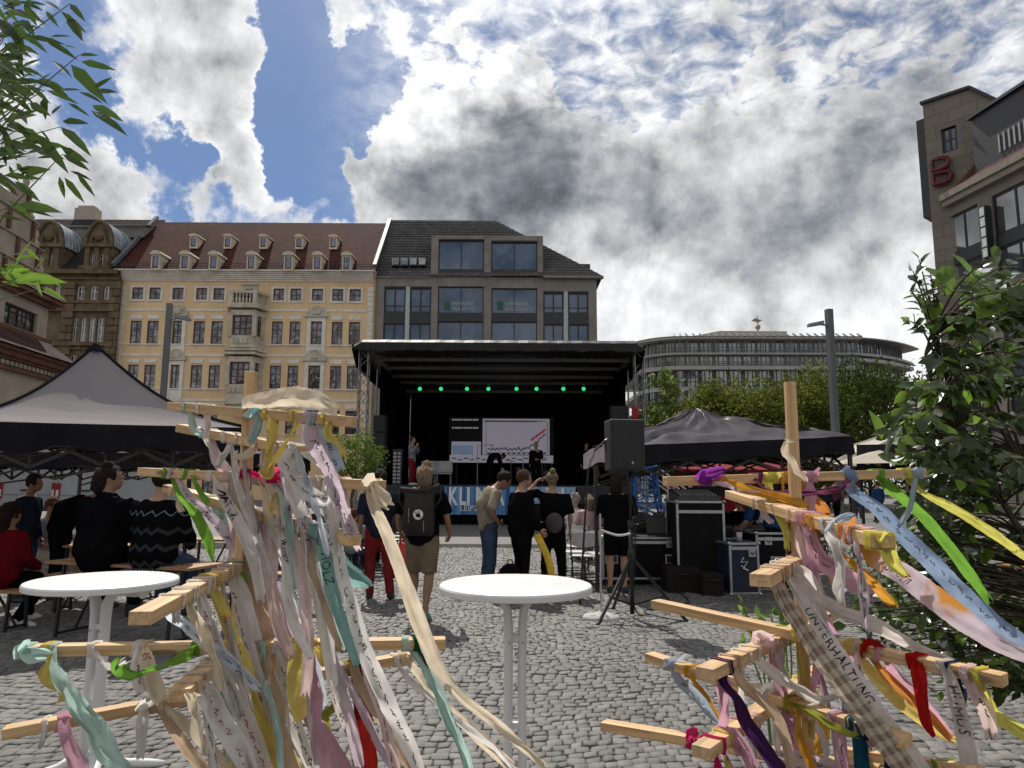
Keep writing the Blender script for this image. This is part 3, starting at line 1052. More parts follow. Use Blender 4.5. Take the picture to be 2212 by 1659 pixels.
def build_modern():
 F = Fac(P(1050, 700, PLY).x, PLY + .02)
 root = thing('office_building', 'grey stone office building with big blue glass windows and grey slate roof behind the stage', 'building', (F.o.x, PLY + 3, 0))
 st = mat('grey travertine', (.27, .245, .22), .85, .14, .9, .3, 22, stain=((.17, .155, .14), .7, .52))
 fm = mat('black window frame', (.012, .013, .016), .4, .1)
 gm = glass('blue office glass', (.03, .075, .15), 1.75, .03, .02, .5)
 sL = F.sz(mx_(222), my_(700))[0]
 sR = F.sz(mx_(1770), my_(700))[0]
 zE = F.sz(1050, my_(515))[1]
 fs0, fs1 = F.sz(mx_(615), my_(400))[0], F.sz(mx_(1395), my_(400))[0]
 zT = F.sz(1050, my_(226))[1]
 big = [F.rect(mx_(665), my_(248), mx_(985), my_(508)), F.rect(mx_(1033), my_(260), mx_(1357), my_(518)),
   F.rect(mx_(658), my_(580), mx_(980), my_(1180)), F.rect(mx_(1033), my_(592), mx_(1355), my_(1190))]
 side = [F.rect(mx_(280), my_(580), mx_(612), my_(1200)), F.rect(mx_(1397), my_(614), mx_(1715), my_(1200))]
 low = [(a, b, 1.0, 5.5) for a, b, c, d in side + big[2:]]
 w = MB()
 F.wall(w, sL, sR, 0, zE, side + big[2:] + low, .35)
 F.wall(w, fs0, fs1, zE, zT, big[:2], .35)
 w.quad(F.p(sR, 0, 0), F.p(sR, -12, 0), F.p(sR, -12, zE), F.p(sR, 0, zE))
 for a in (fs0, fs1):
  w.quad(F.p(a, 0, zE - .5), F.p(a, -6, zE - .5), F.p(a, -6, zT), F.p(a, 0, zT))
 w.quad(F.p(fs0, 0, zT), F.p(fs1, 0, zT), F.p(fs1, -7, zT), F.p(fs0, -7, zT))
 w.build('wall', st, root)
 for q in ((sL, fs0 - .01, 0.005, .12, zE - .12, zE), (fs1 + .01, sR + .55, 0.005, .45, zE - .15, zE + .02)):
  lip = MB()
  F.box(lip, *q)
  lip.build('eaves', st, root)
 spm = mat('dark spandrel panel', (.02, .02, .024), .35, .2)
 for i, h in enumerate(big):
  a, b, c, d = h
  if i < 2:
   window(F, root, (a, b, c + .55, d - .12), fm, gm, .22, 2, (), .10)
   sp = MB()
   F.box(sp, a, b, -.2, -.02, c, c + .55)
   F.box(sp, a, b, -.2, -.02, d - .12, d)
   sp.build('spandrel', spm, root)
  else:
   H = d - c
   z1 = F.sz(1050, my_(768))[1]
   z2 = F.sz(1050, my_(824))[1]
   window(F, root, (a, b, z1, d), fm, gm, .22, 2, (), .09)
   window(F, root, (a, b, c, z2), fm, gm, .22, 2, (), .09)
   sp = MB()
   F.box(sp, a, b, -.2, -.06, z2, z1)
   sp.build('spandrel', spm, root)
   sg = MB()
   ca, wd = (a + b) / 2, b - a
   F.box(sg, a + wd * .13, a + wd * .26, -.19, -.17, z1 + .35, z1 + 1.05)
   so = sg.build('sign', mat('green sign', (.015, .10, .06), .5), root)
   tx = MB()
   textplane(tx, 'BNP PARIBAS', F.p(a + wd * .56, -.16, z1 + .85), F.u, (0, 0, 1), width=wd * .5, height=.30)
   tx.build('lettering', mat('pale lettering', (.40, .46, .48), .5), so)
   tx = MB()
   textplane(tx, 'REAL ESTATE', F.p(a + wd * .56, -.16, z1 + .42), F.u, (0, 0, 1), width=wd * .5, height=.30)
   tx.build('lettering', mat('pale lettering', (.40, .46, .48), .5), so)
 for h in side:
  a, b, c, d = h
  wd = b - a
  z1 = F.sz(1050, my_(765))[1]
  z2 = F.sz(1050, my_(838))[1]
  mid = a + wd * .5
  for x0, x1 in ((a, mid - .18), (mid + .18, b)):
   window(F, root, (x0, x1, z1, d - .1), fm, gm, .22, 2, (.28,), .13)
   window(F, root, (x0, x1, c, z2), fm, gm, .22, 2, (), .13)
   sp = MB()
   F.box(sp, x0, x1, -.22, -.08, z2, z1)
   F.box(sp, x0, x1, -.22, -.08, d - .1, d)
   sp.build('spandrel', spm, root)
  st_ = MB()
  F.box(st_, mid - .17, mid + .17, -.25, -.03, c, d)
  st_.build('light_fin', mat('pale glass fin', (.42, .50, .47), .3), root)
 for a, b, c, d in low:
  window(F, root, (a, b, c, d), fm, gm, .2, 4, (), .1)
 # slate roof, hipped on the right
 rm = roofmat('grey slate', (.155, .152, .15), (.095, .093, .092), .55, .34, (.12, .115, .11))
 ridge = PLY + 5.4
 zr = P(mx_(700), my_(118), ridge).z
 xL = P(mx_(290), my_(300), PLY).x
 pL = P(mx_(292), my_(105), ridge)
 pR = P(mx_(1065), my_(133), ridge)
 zr = (pL.z + pR.z) / 2
 eL, eR = F.p(sL - .1, .12, zE), F.p(sR + .5, .42, zE + .03)
 A, B, C, D = V((eL.x, eL.y, zE + .03)), V((eR.x, eR.y, zE + .03)), V((pR.x, ridge, zr)), V((eL.x, ridge, zr))
 E = V((eR.x, ridge + 6, zE + .03))
 r = MB()
 r.quad(A, B, C, D)
 r.quad(B, E, C)
 r.quad(D, C, E, V((eL.x, ridge + 6, zE)))
 r.quad(A, D, V((eL.x, ridge + 6, zE)))
 # break the flat sheet into overlapping courses
 ro = r.build('roof', rm, root)
 n_ = (B - A).cross(D - A).normalized()
 co = MB()
 for k in range(1, 22):
  f = k / 22
  p, q = A.lerp(D, f), B.lerp(C, f)
  co.bar(p + n_ * .02, q + n_ * .02, .05, .06)
 co.build('slate_course', rm, ro)
 ch = MB()
 pc = P(mx_(1630), my_(475), PLY + 4)
 ch.box(pc + V((0, 0, -.6)), (2.3, 1.2, 2.2))
 ch.build('chimney', mat('dark dormer cladding', (.07, .06, .055), .7), ro)
 # strip of four small roof windows
 for k in range(4):
  x0 = mx_(345 + k * 62)
  q = []
  for (px, py) in ((x0, my_(452)), (x0 + 15, my_(455)), (x0 + 15, my_(402)), (x0, my_(400))):
   v = ray(px, py)
   t = (A - CAM).dot(n_) / v.dot(n_)
   q.append(CAM + v * t + n_ * (.3 if n_.y < 0 else -.3))
  g = MB()
  nn = n_ if n_.y < 0 else -n_
  g.prism([x - nn * .5 for x in q], nn * .5)
  wo = g.build('roof_window', fm, root, fix=True)
  g = MB()
  c_ = sum(q, V((0, 0, 0))) / 4
  g.quad(*[c_ + (x - c_) * .8 + nn * .02 for x in q])
  g.build('pane', glass('pale roof glass', (.16, .18, .2), 1.8), wo)
def build_sandstone():
 F = Fac(P(140, 700, PLY).x, PLY - .5)
 root = thing('ornate_house', 'dark sandstone house with round-topped dormers and white window bars, left of the yellow townhouse', 'building', (F.o.x, PLY + 3, 0))
 st = mat('brown sandstone', (.165, .122, .078), .9, .25, 1.4, .6, 10, stain=((.075, .056, .04), .8, .5))
 fm = mat('white window bars', (.62, .62, .6), .5, .1)
 gm = glass('old window glass', (.035, .03, .03), 1.9, .05, .10, 1.6)
 sL, sR = F.sz(-60, 650)[0], F.sz(bx(688), by(700))[0] - .2
 zE = F.sz(140, by(410))[1]
 hs = []
 for a, b in ((235, 275), (315, 352), (445, 490), (522, 567), (600, 645)):
  hs.append(F.rect(bx(a), by(480), bx(b), by(560)))
 for a, b in ((415, 450), (465, 500), (515, 550), (562, 602)):
  hs.append(F.rect(bx(a), by(665), bx(b), by(803)))
 for a, b in ((395, 440), (455, 500), (515, 560), (575, 620)):
  hs.append(F.rect(bx(a), by(880), bx(b), by(1020)))
 w = MB()
 F.wall(w, sL, sR, 0, zE, hs, .3)
 w.quad(F.p(sR, 0, 0), F.p(sR, -10, 0), F.p(sR, -10, zE), F.p(sR, 0, zE))
 w.build('wall', st, root)
 for h in hs:
  window(F, root, h, fm, gm, .2, 2, (.6,), .10)
 tr = MB()
 for z, t_, e in ((by(405), .35, .55), (by(440), .15, .2), (by(575), .2, .25), (by(600), .5, .12), (by(625), .15, .3), (by(820), .3, .35), (by(845), .15, .2)):
  zz = F.sz(140, z)[1]
  F.box(tr, sL, sR, 0, e, zz - t_ / 2, zz + t_ / 2)
 for cx in (380, 410, 650, 672, 200):
  a = F.sz(bx(cx), by(700))[0]
  z = 3
  while z < zE - 1:
   wv = .22 + .08 * random.random()
   F.box(tr, a - wv, a + wv, 0, .2 + .12 * random.random(), z, z + .55)
   z += .62
 for k in range(26):
  px, py = random.uniform(300, 660), random.choice([random.uniform(580, 620), random.uniform(830, 870), random.uniform(690, 790)])
  a, zz = F.sz(bx(px), by(py))
  if not any(h[0] - .2 < a < h[1] + .2 and h[2] - .2 < zz < h[3] + .2 for h in hs):
   p_ = F.p(a, .06, zz)
   tr.sphere(p_, (.22, .14, .25), 8, 6)
 tr.build('carved_trim', st, root, fix=True)
 DY = 6.5
 zR = P(200, by(95), PLY - .5 + DY).z
 rm = roofmat('dark roof tile', (.065, .055, .05), (.045, .038, .036), .3, .25, (.03, .027, .026))
 r = MB()
 sx = sR + .1
 r.obox(F.p(sL, .3, zE), F.u * (sx - sL), V((0, DY + .3, zR - zE)), V((0, .05, -.1)))
 ro = r.build('roof', rm, root)
 slope = (zR - zE) / (DY + .3)
 y0 = PLY - .5 - .3
 def on_roof(px, py):
  v = ray(px, py)
  t = (zE + slope * (CAM.y - y0) - CAM.z) / (v.z - slope * v.y)
  return CAM + v * t
 zinc = mat('zinc sheet', (.34, .37, .40), .35, .2, 1.5, metal=.5)
 for cx, wpx, cols in ((275, 150, ((-48, -12), (15, 68))), (565, 150, ((-52, -14), (6, 48)))):
  base = F.sz(bx(cx - 5), by(395))
  a0 = base[0]
  sc_ = PLY / PF * .372
  ww = wpx * sc_ / 2
  z0 = zE + .1
  z1 = F.sz(bx(cx), by(250))[1]
  dpt = 5.0
  d = MB()
  hl = [(a0 + l * sc_, a0 + r_ * sc_, F.sz(bx(cx), by(370))[1], F.sz(bx(cx), by(293))[1]) for l, r_ in cols]
  F.wall(d, a0 - ww, a0 + ww, z0, z1, hl, .25)
  for sgn in (-1, 1):
   d.quad(F.p(a0 + sgn * ww, 0, z0), F.p(a0 + sgn * ww, -dpt, z0 + 3), F.p(a0 + sgn * ww, -dpt, z1), F.p(a0 + sgn * ww, 0, z1))
  # round gable
  poly = [F.p(a0 - math.cos(math.pi * k / 16) * (ww + .05), 0.0, z1 + .02 + math.sin(math.pi * k / 16) * 2.15) for k in range(17)]
  d.prism(poly, V((0, .3, 0)))
  for rr in (1.0, .62):
   pts = [F.p(a0 - math.cos(math.pi * k / 16) * ww * rr, .1, z1 + .05 + math.sin(math.pi * k / 16) * 2.1 * rr) for k in range(17)]
   d.tube(pts, .16, 6)
  F.box(d, a0 - ww - .25, a0 + ww + .25, .02, .35, z1 - .15, z1 + .15)
  F.box(d, a0 - ww - .2, a0 + ww + .2, .02, .45, z0, z0 + .5)
  for sgn in (-1, 0, 1):
   F.box(d, a0 + sgn * (ww - .25) - .2, a0 + sgn * (ww - .25) + .2, .02, .2, z0 + .5, z1 - .15)
  d.sphere(F.p(a0, .12, z1 + .9), (.45, .2, .45), 10, 8)
  do = d.build('dormer', st, root, fix=True)
  for h in hl:
   window(F, do, h, fm, gm, .15, 2, (.62,), .09)
  v_ = MB()
  r0 = [F.p(a0 - math.cos(math.pi * k / 14) * (ww + .15), -.3, z1 + .05 + math.sin(math.pi * k / 14) * 2.2) for k in range(15)]
  r1 = [p_ + V((0, dpt, 0)) for p_ in r0]
  v_.loft([r0, r1])
  for k in range(10):
   o_ = V((0, k * .48, 0))
   v_.tube([p_ + o_ for p_ in r0], .05, 5)
  v_.build('vault_roof', zinc, do, fix=True)
 for cx, cy in ((205, 165), (485, 158), (752, 150)):
  p_ = on_roof(bx(cx), by(cy + 62))
  h = MB()
  h.prism([p_ + V((-1.4, -.6, 0)), p_ + V((-1.4, -.6, 1.0)), p_ + V((-1.4, 1.2, 1.5))], V((2.9, 0, 0)))
  h.obox(p_ + V((-1.6, -.9, .98)), V((3.3, 0, 0)), V((0, 2.2, .75)), V((0, 0, .12)))
  h.build('hatch_dormer', mat('pale hatch roof', (.20, .185, .17), .7, .2, 1), root, fix=True)
 ck = MB()
 pk = P(bx(510), by(85), PLY + DY)
 ck.box(pk, (2.0, 1.0, 1.6))
 ck.box(pk + V((0, 0, .9)), (1.5, .8, .3))
 ck.build('chimney', mat('pale chimney', (.42, .36, .3), .8), ro)
def build_left_hall():
 """old hall along the left side of the square, seen along its front"""
 ang = math.radians(90 - 5.9)
 c = P(121, 740, 36.0)
 # u points away from the camera
 u = V((math.sin(R(-5.9)), math.cos(R(-5.9)), 0))
 F = Fac(c.x, c.y, math.atan2(u.y, u.x))
 # outward normal must face the square (+x)
 if F.n.x < 0:
  F.n = -F.n
 root = thing('old_hall', 'cream and brown old hall with stepped tiled ledges at the left edge of the photo', 'building', (c.x - 3, c.y - 6, 0))
 cream = mat('cream lime render', (.37, .315, .25), .85, .12, 1, .3, 14, stain=((.24, .19, .14), .7, .55))
 por = mat('brown porphyry', (.15, .075, .055), .8, .2, 2, .3, 16)
 tile = roofmat('brown roof tile', (.11, .055, .045), (.07, .04, .035), .3, .25)
 z1 = F.sz(60, 772)[1]
 L = 24.0
 def zat(py, s=0):
  return P(121, py, c.y).z
 zc = zat(835)
 w = MB()
 F.box(w, -L, 0, -8, 0, 0, zat(826))
 w.build('wall', cream, root)
 tr = MB()
 for i, (pa, pb, e) in enumerate(((826, 818, .25), (818, 806, .12), (806, 800, .3), (800, 790, .5), (790, 784, .7))):
  F.box(tr, -L, 0 + e, -8, e, zat(pa), zat(pb) - .01)
 tr.build('cornice', por, root)
 fr = MB()
 k = 0
 while k * .35 < L:
  F.box(fr, -k * .35 - .2, -k * .35, .12, .24, zat(816), zat(808))
  k += 1
 fr.build('dentil_frieze', cream, root)
 # skirt roof
 r = MB()
 za, zb = zat(784), zat(742)
 r.quad(F.p(.5, .9, za), F.p(-L, .9, za), F.p(-L, -.2, zb), F.p(-.5, -.2, zb))
 r.quad(F.p(.5, .9, za), F.p(-.5, -.2, zb), F.p(-.5, -8, zb), F.p(.5, -8, za))
 r.build('lower_roof', tile, root)
 # upper storey set back
 up = MB()
 zt = zat(672)
 hol = [(-3.6 - 4.2 * i, -.9 - 4.2 * i, zb + .2, zt - .5) for i in range(5)]
 G_ = Fac(*(F.p(-.4, -.3, 0).xy), math.atan2(u.y, u.x))
 G_.n = F.n
 G_.wall(up, -L, 0, zb - .3, zt, hol, .3)
 up.quad(G_.p(0, 0, zb - .3), G_.p(0, -6, zb - .3), G_.p(0, -6, zt), G_.p(0, 0, zt))
 up.build('upper_wall', cream, root)
 for h in hol:
  window(G_, root, h, mat('black window frame', (.012, .013, .016), .4, .1), glass('old window glass'), .2, 4, (.7,), .1)
 tr2 = MB()
 for zz, e in ((zt, .25), (zt + .22, .5), (zb - .1, .2)):
  G_.box(tr2, -L, e, -6, e, zz, zz + .2)
 tr2.build('ledge', por, root)
 r2 = MB()
 zu = zt + .44
 ztop = zat(560)
 r2.quad(G_.p(.6, .6, zu), G_.p(-L, .6, zu), G_.p(-L, -3.2, ztop), G_.p(-2.2, -3.2, ztop))
 r2.quad(G_.p(.6, .6, zu), G_.p(-2.2, -3.2, ztop), G_.p(-2.2, -8, ztop), G_.p(.6, -8, zu))
 r2.quad(G_.p(-L, -3.2, ztop), G_.p(-L, -8, ztop), G_.p(-2.2, -8, ztop), G_.p(-2.2, -3.2, ztop))
 r2.build('upper_roof', tile, root)
 # stepped gable nearer to the camera
 g = MB()
 for i in range(4):
  a0, a1 = -7.6 + i * .6, -.7 - i * .6
  z0 = zu + i * 1.15
  G_.box(g, a0, a1, -.5, .05, z0, z0 + 1.10)
  G_.box(g, a0 - .15, a1 + .15, -.55, .15, z0 + 1.10, z0 + 1.147)
 for sx in (0, 1):
  for i in range(4):
   a = (-7.5 + i * .6) if sx == 0 else (-.8 - i * .6)
   g.lathe([(.16, 0), (.2, .3), (.1, .45), (.16, .7), (.02, 1.0)], G_.p(a, -.2, zu + i * 1.15 + 1.15), 8)
 g.build('gable', cream, root, fix=True)
 gt = MB()
 for i in range(4):
  for kx in range(5 - i):
   a = -7.3 + i * .6 + kx * (6.3 - i * 1.2) / max(1, 4 - i)
   G_.box(gt, a - .1, a + .1, .06, .18, zu + i * 1.15 + .1, zu + i * 1.15 + 1.05)
 gt.build('pilaster', por, root)
def build_right_block():
 sdir = V((.628, -.778, 0))
 c = P(2030, 700, 40.0)
 ang = math.atan2(sdir.y, sdir.x)
 F = Fac(c.x, c.y, ang)
 root = thing('corner_building', 'tall stone corner building with a dark red letter B at the right edge', 'building', (c.x + 4, c.y, 0))
 m = bpy.data.materials.new('stone slabs')
 m.use_nodes = True
 t = NT(m.node_tree)
 b = t.n['Principled BSDF']
 tc = t.node('ShaderNodeTexCoord').outputs['Object']
 sp = t.node('ShaderNodeSeparateXYZ', i_Vector=tc)
 cb = t.node('ShaderNodeCombineXYZ', i_X=t.m('MULTIPLY', t.m('SUBTRACT', sp.outputs[0], sp.outputs[1]), .72), i_Y=sp.outputs[2])
 br = t.node('ShaderNodeTexBrick')
 t.l.new(cb.outputs[0], br.inputs['Vector'])
 br.inputs['Scale'].default_value = 1
 br.inputs['Brick Width'].default_value = 1.5
 br.inputs['Row Height'].default_value = .75
 br.inputs['Mortar Size'].default_value = .015
 br.inputs['Color1'].default_value = (.215, .185, .152, 1)
 br.inputs['Color2'].default_value = (.175, .152, .126, 1)
 br.inputs['Mortar'].default_value = (.075, .066, .056, 1)
 c_ = t.mix(t.m('MULTIPLY', t.sm(t.noise(tc, .8, 8, .7), .4, .7), .4), br.outputs[0], (.14, .122, .102))
 t.set(b.inputs['Base Color'], c_)
 b.inputs['Roughness'].default_value = .85
 fm = mat('black window frame', (.012, .013, .016), .4, .1)
 gm = glass('pale reflecting glass', (.05, .055, .06), 2.6, .03, .02, .4)
 dark = mat('black metal cladding', (.022, .022, .025), .45, .2)
 zt0 = F.sz(1995, 225)[1]
 pk = F.sz(2095, 192)
 vl = F.sz(2158, 222)
 en = F.sz(2260, 190)
 w = MB()
 hl = F.rect(2033, 262, 2067, 326)
 hl = (hl[0], hl[1], F.sz(2050, 328)[1], F.sz(2050, 258)[1])
 zlow = min(zt0, vl[1]) - .4
 F.wall(w, 0, 9, 0, zlow, [hl], .3)
 w.quad(F.p(0, 0, zlow), F.p(9, 0, zlow), F.p(en[0], 0, en[1]), F.p(vl[0], 0, vl[1]), F.p(pk[0], 0, pk[1]), F.p(0, 0, zt0))
 w.quad(F.p(0, 0, 0), F.p(0, 0, zt0), F.p(0, -9, zt0), F.p(0, -9, 0))
 for (a, za), (b_, zb_) in (((0, zt0), pk), (pk, vl), (vl, en)):
  w.quad(F.p(a, 0, za), F.p(b_, 0, zb_), F.p(b_, -9, zb_), F.p(a, -9, za))
 w.build('end_wall', m, root)
 cop = MB()
 for (a, za), (b_, zb_) in (((-.1, zt0), pk), (pk, vl), (vl, en)):
  cop.bar(F.p(a, .0, za + .08), F.p(b_, .0, zb_ + .08), .35, .16)
 cop.build('coping', dark, root)
 pip = MB()
 F.box(pip, -.45, -.02, -1.2, -.05, F.sz(1995, 470)[1], F.sz(1995, 255)[1])
 pip.build('edge_cladding', dark, root)
 window(F, root, hl, fm, glass('dark blue glass', (.02, .04, .06), 2.0), .2, 2, (.4,), .14)
 # emblem
 e = MB()
 q = F.rect(2018, 350, 2062, 408)
 cx, cz = (q[0] + q[1]) / 2, (q[2] + q[3]) / 2 + .25
 hh, ww = (q[3] - q[2]), (q[1] - q[0])
 def bp(x, z):
  return F.p(cx + (x - .5) * ww, .25, cz + (z - .5) * hh)
 for pl in ([(.04, .56), (.04, .97), (.5, .97), (.80, .90), (.86, .76), (.78, .62), (.5, .56), (.04, .56)],
    [(.04, .03), (.04, .44), (.5, .44), (.84, .40), (.96, .24), (.84, .07), (.5, .03), (.04, .03)], [(.14, .50), (.55, .52), (.72, .66)], [(.14, .14), (.6, .14), (.80, .24)]):
  e.tube([bp(*p_) for p_ in pl], .13 if len(pl) > 3 else .07, 6)
 e.build('letter_emblem', mat('dark red neon sign', (.10, .006, .012), .4), root, fix=True)
 # wing running towards the camera
 u2 = V((.136, -.99, 0))
 c2 = F.p(.9, 0, 0)
 W2 = Fac(c2.x, c2.y, math.atan2(u2.y, u2.x))
 if W2.n.x > 0:
  W2.n = -W2.n
 zc = P(2030, 432, c2.y).z
 hs = [W2.rect(2052, 470, 2112, 560)]
 def wz(px, py):
  return W2.sz(px, py)
 x0, x1 = wz(2050, 520)[0], wz(2118, 520)[0]
 x2, x3 = wz(2146, 480)[0], wz(2146, 480)[0] + (x1 - x0) * 1.25
 zt_, zm1, zm2, zb_ = wz(2085, 452)[1], wz(2085, 535)[1], wz(2085, 560)[1], wz(2085, 632)[1]
 cols = [(x0, x1), (x2, x3)]
 step = x2 - x0
 for k in range(1, 5):
  cols.append((x2 + step * k, x3 + step * k))
 holes = []
 hgt = zt_ - zb_ + .55
 for a, b_ in cols:
  for lv in range(3):
   holes.append((a, b_, zb_ - lv * hgt, zt_ - lv * hgt))
 w2 = MB()
 LW = 26
 W2.wall(w2, 0, LW, 0, zc, holes, .35)
 w2.build('wing_wall', m, root)
 for h in holes:
  a, b_, c_, d_ = h
  mid1 = c_ + (d_ - c_) * .52
  mid0 = c_ + (d_ - c_) * .38
  window(W2, root, (a, b_, mid1, d_), fm, gm, .15, 2, (), .12)
  window(W2, root, (a, b_, c_, mid0), fm, gm, .15, 2, (), .12)
  sp_ = MB()
  W2.box(sp_, a, b_, -.3, -.04, mid0, mid1)
  sp_.build('spandrel', dark, root)
 co = MB()
 W2.box(co, -.1, LW, -.2, .45, zc - .1, zc + .28)
 W2.box(co, -.05, LW, -.2, .3, zc - .45, zc - .11)
 co.build('cornice', mat('pale stone trim', (.28, .25, .21), .8, .15), root)
 lb = MB()
 la = wz(2141, 510)[0]
 zA, zB = wz(2126, 565)[1], wz(2126, 452)[1]
 W2.box(lb, la - .2, la + .2, .08, .42, zA, zB)
 lo = lb.build('lightbox', dark, root)
 lp = MB()
 for k in range(5):
  z0 = zA + (zB - zA) * (k + .08) / 5
  W2.box(lp, la - .15, la + .15, .425, .45, z0, z0 + (zB - zA) * .165)
  W2.box(lp, la - .21, la - .202, .12, .38, z0, z0 + (zB - zA) * .165)
 lp.build('diffuser', mat('milky diffuser', (.62, .65, .64), .4), lo)
 # sloping roof of the wing with a dark dormer
 rr = MB()
 zr = zc + 5.0
 rr.quad(W2.p(.6, .3, zc + .28), W2.p(LW, .3, zc + .28), W2.p(LW, -3, zr), W2.p(4.6, -3, zr))
 rr.quad(W2.p(.6, .3, zc + .28), W2.p(4.6, -3, zr), W2.p(3.2, -4, zr - 2))
 rr.build('wing_roof', roofmat('red wing roof', (.16, .055, .04), (.10, .04, .033), .3, .24), root)
 d = MB()
 da = wz(2108, 330)[0]
 zd0, zd1 = zc + .5, P(2118, 258, c2.y - da * .99).z
 W2.box(d, da - .05, da + 9, -3.5, .05, zd0, zd1)
 W2.box(d, da - .2, da + 9.2, -3.6, .25, zd1, zd1 + .16)
 do = d.build('dormer_box', dark, root)
 g = MB()
 W2.box(g, da - .09, da - .055, -1.6, -.15, zd0 + .2, zd1 - .2)
 g.build('pane', gm, do)
 g = MB()
 for sx in (-1.72, -.13):
  W2.box(g, da - .12, da - .095, sx, sx + .12, zd0 + .1, zd1 - .1)
 for zz in (zd0 + .1, zd1 - .22):
  W2.box(g, da - .12, da - .095, -1.6, -.13, zz, zz + .12)
 g.build('frame', mat('pale metal frame', (.35, .35, .35), .5), do)
 ll = MB()
 for k in range(8):
  W2.box(ll, da + 1.6 + k * .32, da + 1.7 + k * .32, .06, .1, zd0 + .5, zd0 + 1.5)
 ll.build('louvre', mat('pale metal frame', (.35, .35, .35), .5), do)
def gx(v):
 return 1316.5 + v * .3224
def gy(v):
 return 603.4 + v * .3224
def build_glass_block():
 D0 = 92.0
 root = thing('apartment_block', 'long glazed apartment block with curved ends and thin overhanging roof, behind the trees', 'building', (30, D0 + 6, 0))
 conc = mat('pale concrete band', (.38, .38, .36), .8, .1, .3)
 dk = mat('dark post', (.07, .065, .06), .6)
 gm = glass('office glass', (.07, .085, .10), 2.3, .04, .02, .4)
 # plan of the main front, left curve to right end
 def plan(off=0.0):
  pts = []
  xl, xr = P(gx(250), 740, D0).x, P(gx(1640), 740, D0).x
  for k in range(7):
   a = R(180 + 15 * k)
   pts.append(V((xl + 5 + (5 + off) * math.cos(a), D0 + 5 + (5 + off) * math.sin(a), 0)))
  n = 12
  for k in range(1, n + 1):
   f = k / n
   pts.append(V((xl + 5 + (xr - xl - 5) * f, D0 - off - .4 * math.sin(f * math.pi / 2), 0)))
  for k in range(1, 4):
   pts.append(V((xr + off * .5 + .5 * k, D0 + 3.0 * k, 0)))
  return pts
 def plan2(off=0.0):
  x0, x1 = P(gx(1500), 740, D0 + 3).x, P(gx(1985), 740, D0 + 12).x
  pts = []
  for k in range(9):
   f = k / 8
   pts.append(V((x0 + (x1 - x0) * f + off * f, D0 + 4 - off + 8.5 * f * f, 0)))
  for k in range(1, 3):
   pts.append(V((x1 + off - 1.2 * k, D0 + 12.5 + 5 * k, 0)))
  return pts
 def Z(py, d=D0):
  return P(1650, py, d).z
 floors = [(gy(492), gy(400), 'f'), (gy(578), gy(506), 'f'), (gy(722), gy(612), 'l'), (gy(850), gy(748), 'l')]
 slabs = [(gy(399), gy(390), 1.6), (gy(504), gy(493), 1.0), (gy(606), gy(580), .8), (gy(748), gy(722), .2)]
 def slab(name, pl, z0, z1, mt, par=root, back=14):
  mb = MB()
  ring = pl + [V((pl[-1].x, pl[-1].y + back, 0)), V((pl[0].x, pl[-1].y + back, 0))]
  mb.loft([[p_ + V((0, 0, z0)) for p_ in ring], [p_ + V((0, 0, z1)) for p_ in ring]])
  return mb.build(name, mt, par, fix=True)
 for a, b, e in slabs:
  slab('floor_band', plan(e), Z(a, D0 - e), Z(b, D0 - e), conc)
 rb = slab('roof', plan(1.6), Z(gy(389), D0 - 1.6), Z(gy(381), D0 - 1.6), mat('thin metal roof', (.20, .195, .185), .5, .2, .5))
 ribs = MB()
 pl = plan(1.7)
 pi = plan(.5)
 for i in range(5, len(pl) - 3):
  for f in (0, .5):
   p0 = pl[i].lerp(pl[i + 1], f)
   p1 = pi[i].lerp(pi[i + 1], f)
   ribs.bar(p0 + V((0, 0, Z(gy(386), D0 - 1.6))), p1 + V((0, 0, Z(gy(372)))), .12, .2)
 ribs.build('roof_rib', mat('thin metal roof', (.36, .35, .33), .5), rb)
 for lv, (a, b, kind) in enumerate(floors):
  pl = plan(0)
  for i in range(len(pl) - 1):
   p0, p1 = pl[i], pl[i + 1]
   z0, z1 = Z(a), Z(b)
   g = MB()
   g.quad(p0 + V((0, 0, z0)), p1 + V((0, 0, z0)), p1 + V((0, 0, z1)), p0 + V((0, 0, z1)))
   go = g.build('window', gm, root)
   fr = MB()
   n = 3
   for k in range(n + 1):
    q = p0.lerp(p1, k / n)
    big = k == 0
    fr.box(q + V((0, -.06, (z0 + z1) / 2)), (.55 if big and kind == 'l' else (.35 if big else .07), .12, z1 - z0))
   if kind == 'l':
    fr.bar(p0 + V((0, -.05, z0 + (z1 - z0) * .3)), p1 + V((0, -.05, z0 + (z1 - z0) * .3)), .1, .1)
   fr.build('mullion', dk if kind == 'l' else mat('grey mullion', (.26, .25, .24), .6), go)
   if kind == 'f':
    cu = MB()
    f0 = random.random() * .6
    for k in range(2):
     q0, q1 = p0.lerp(p1, f0 + .2 * k), p0.lerp(p1, min(1, f0 + .2 * k + .12))
     cu.quad(q0 + V((0, -.02, z0)), q1 + V((0, -.02, z0)), q1 + V((0, -.02, z1)), q0 + V((0, -.02, z1)))
    cu.build('curtain', mat('pale blind', (.36, .37, .37), .7), go)
 rl = MB()
 for (py, e) in ((gy(470), .95), (gy(560), .75)):
  pl = plan(e)
  for i in range(3, len(pl) - 3):
   rl.bar(pl[i] + V((0, 0, Z(py))), pl[i + 1] + V((0, 0, Z(py))), .08, .06)
   rl.bar(pl[i] + V((0, 0, Z(py) - .45)), pl[i + 1] + V((0, 0, Z(py) - .45)), .04, .04)
   for f in (0, .5):
    q = pl[i].lerp(pl[i + 1], f)
    rl.bar(q + V((0, 0, Z(py) - 1.0)), q + V((0, 0, Z(py))), .05, .05)
 rl.build('balcony_rail', dk, root)
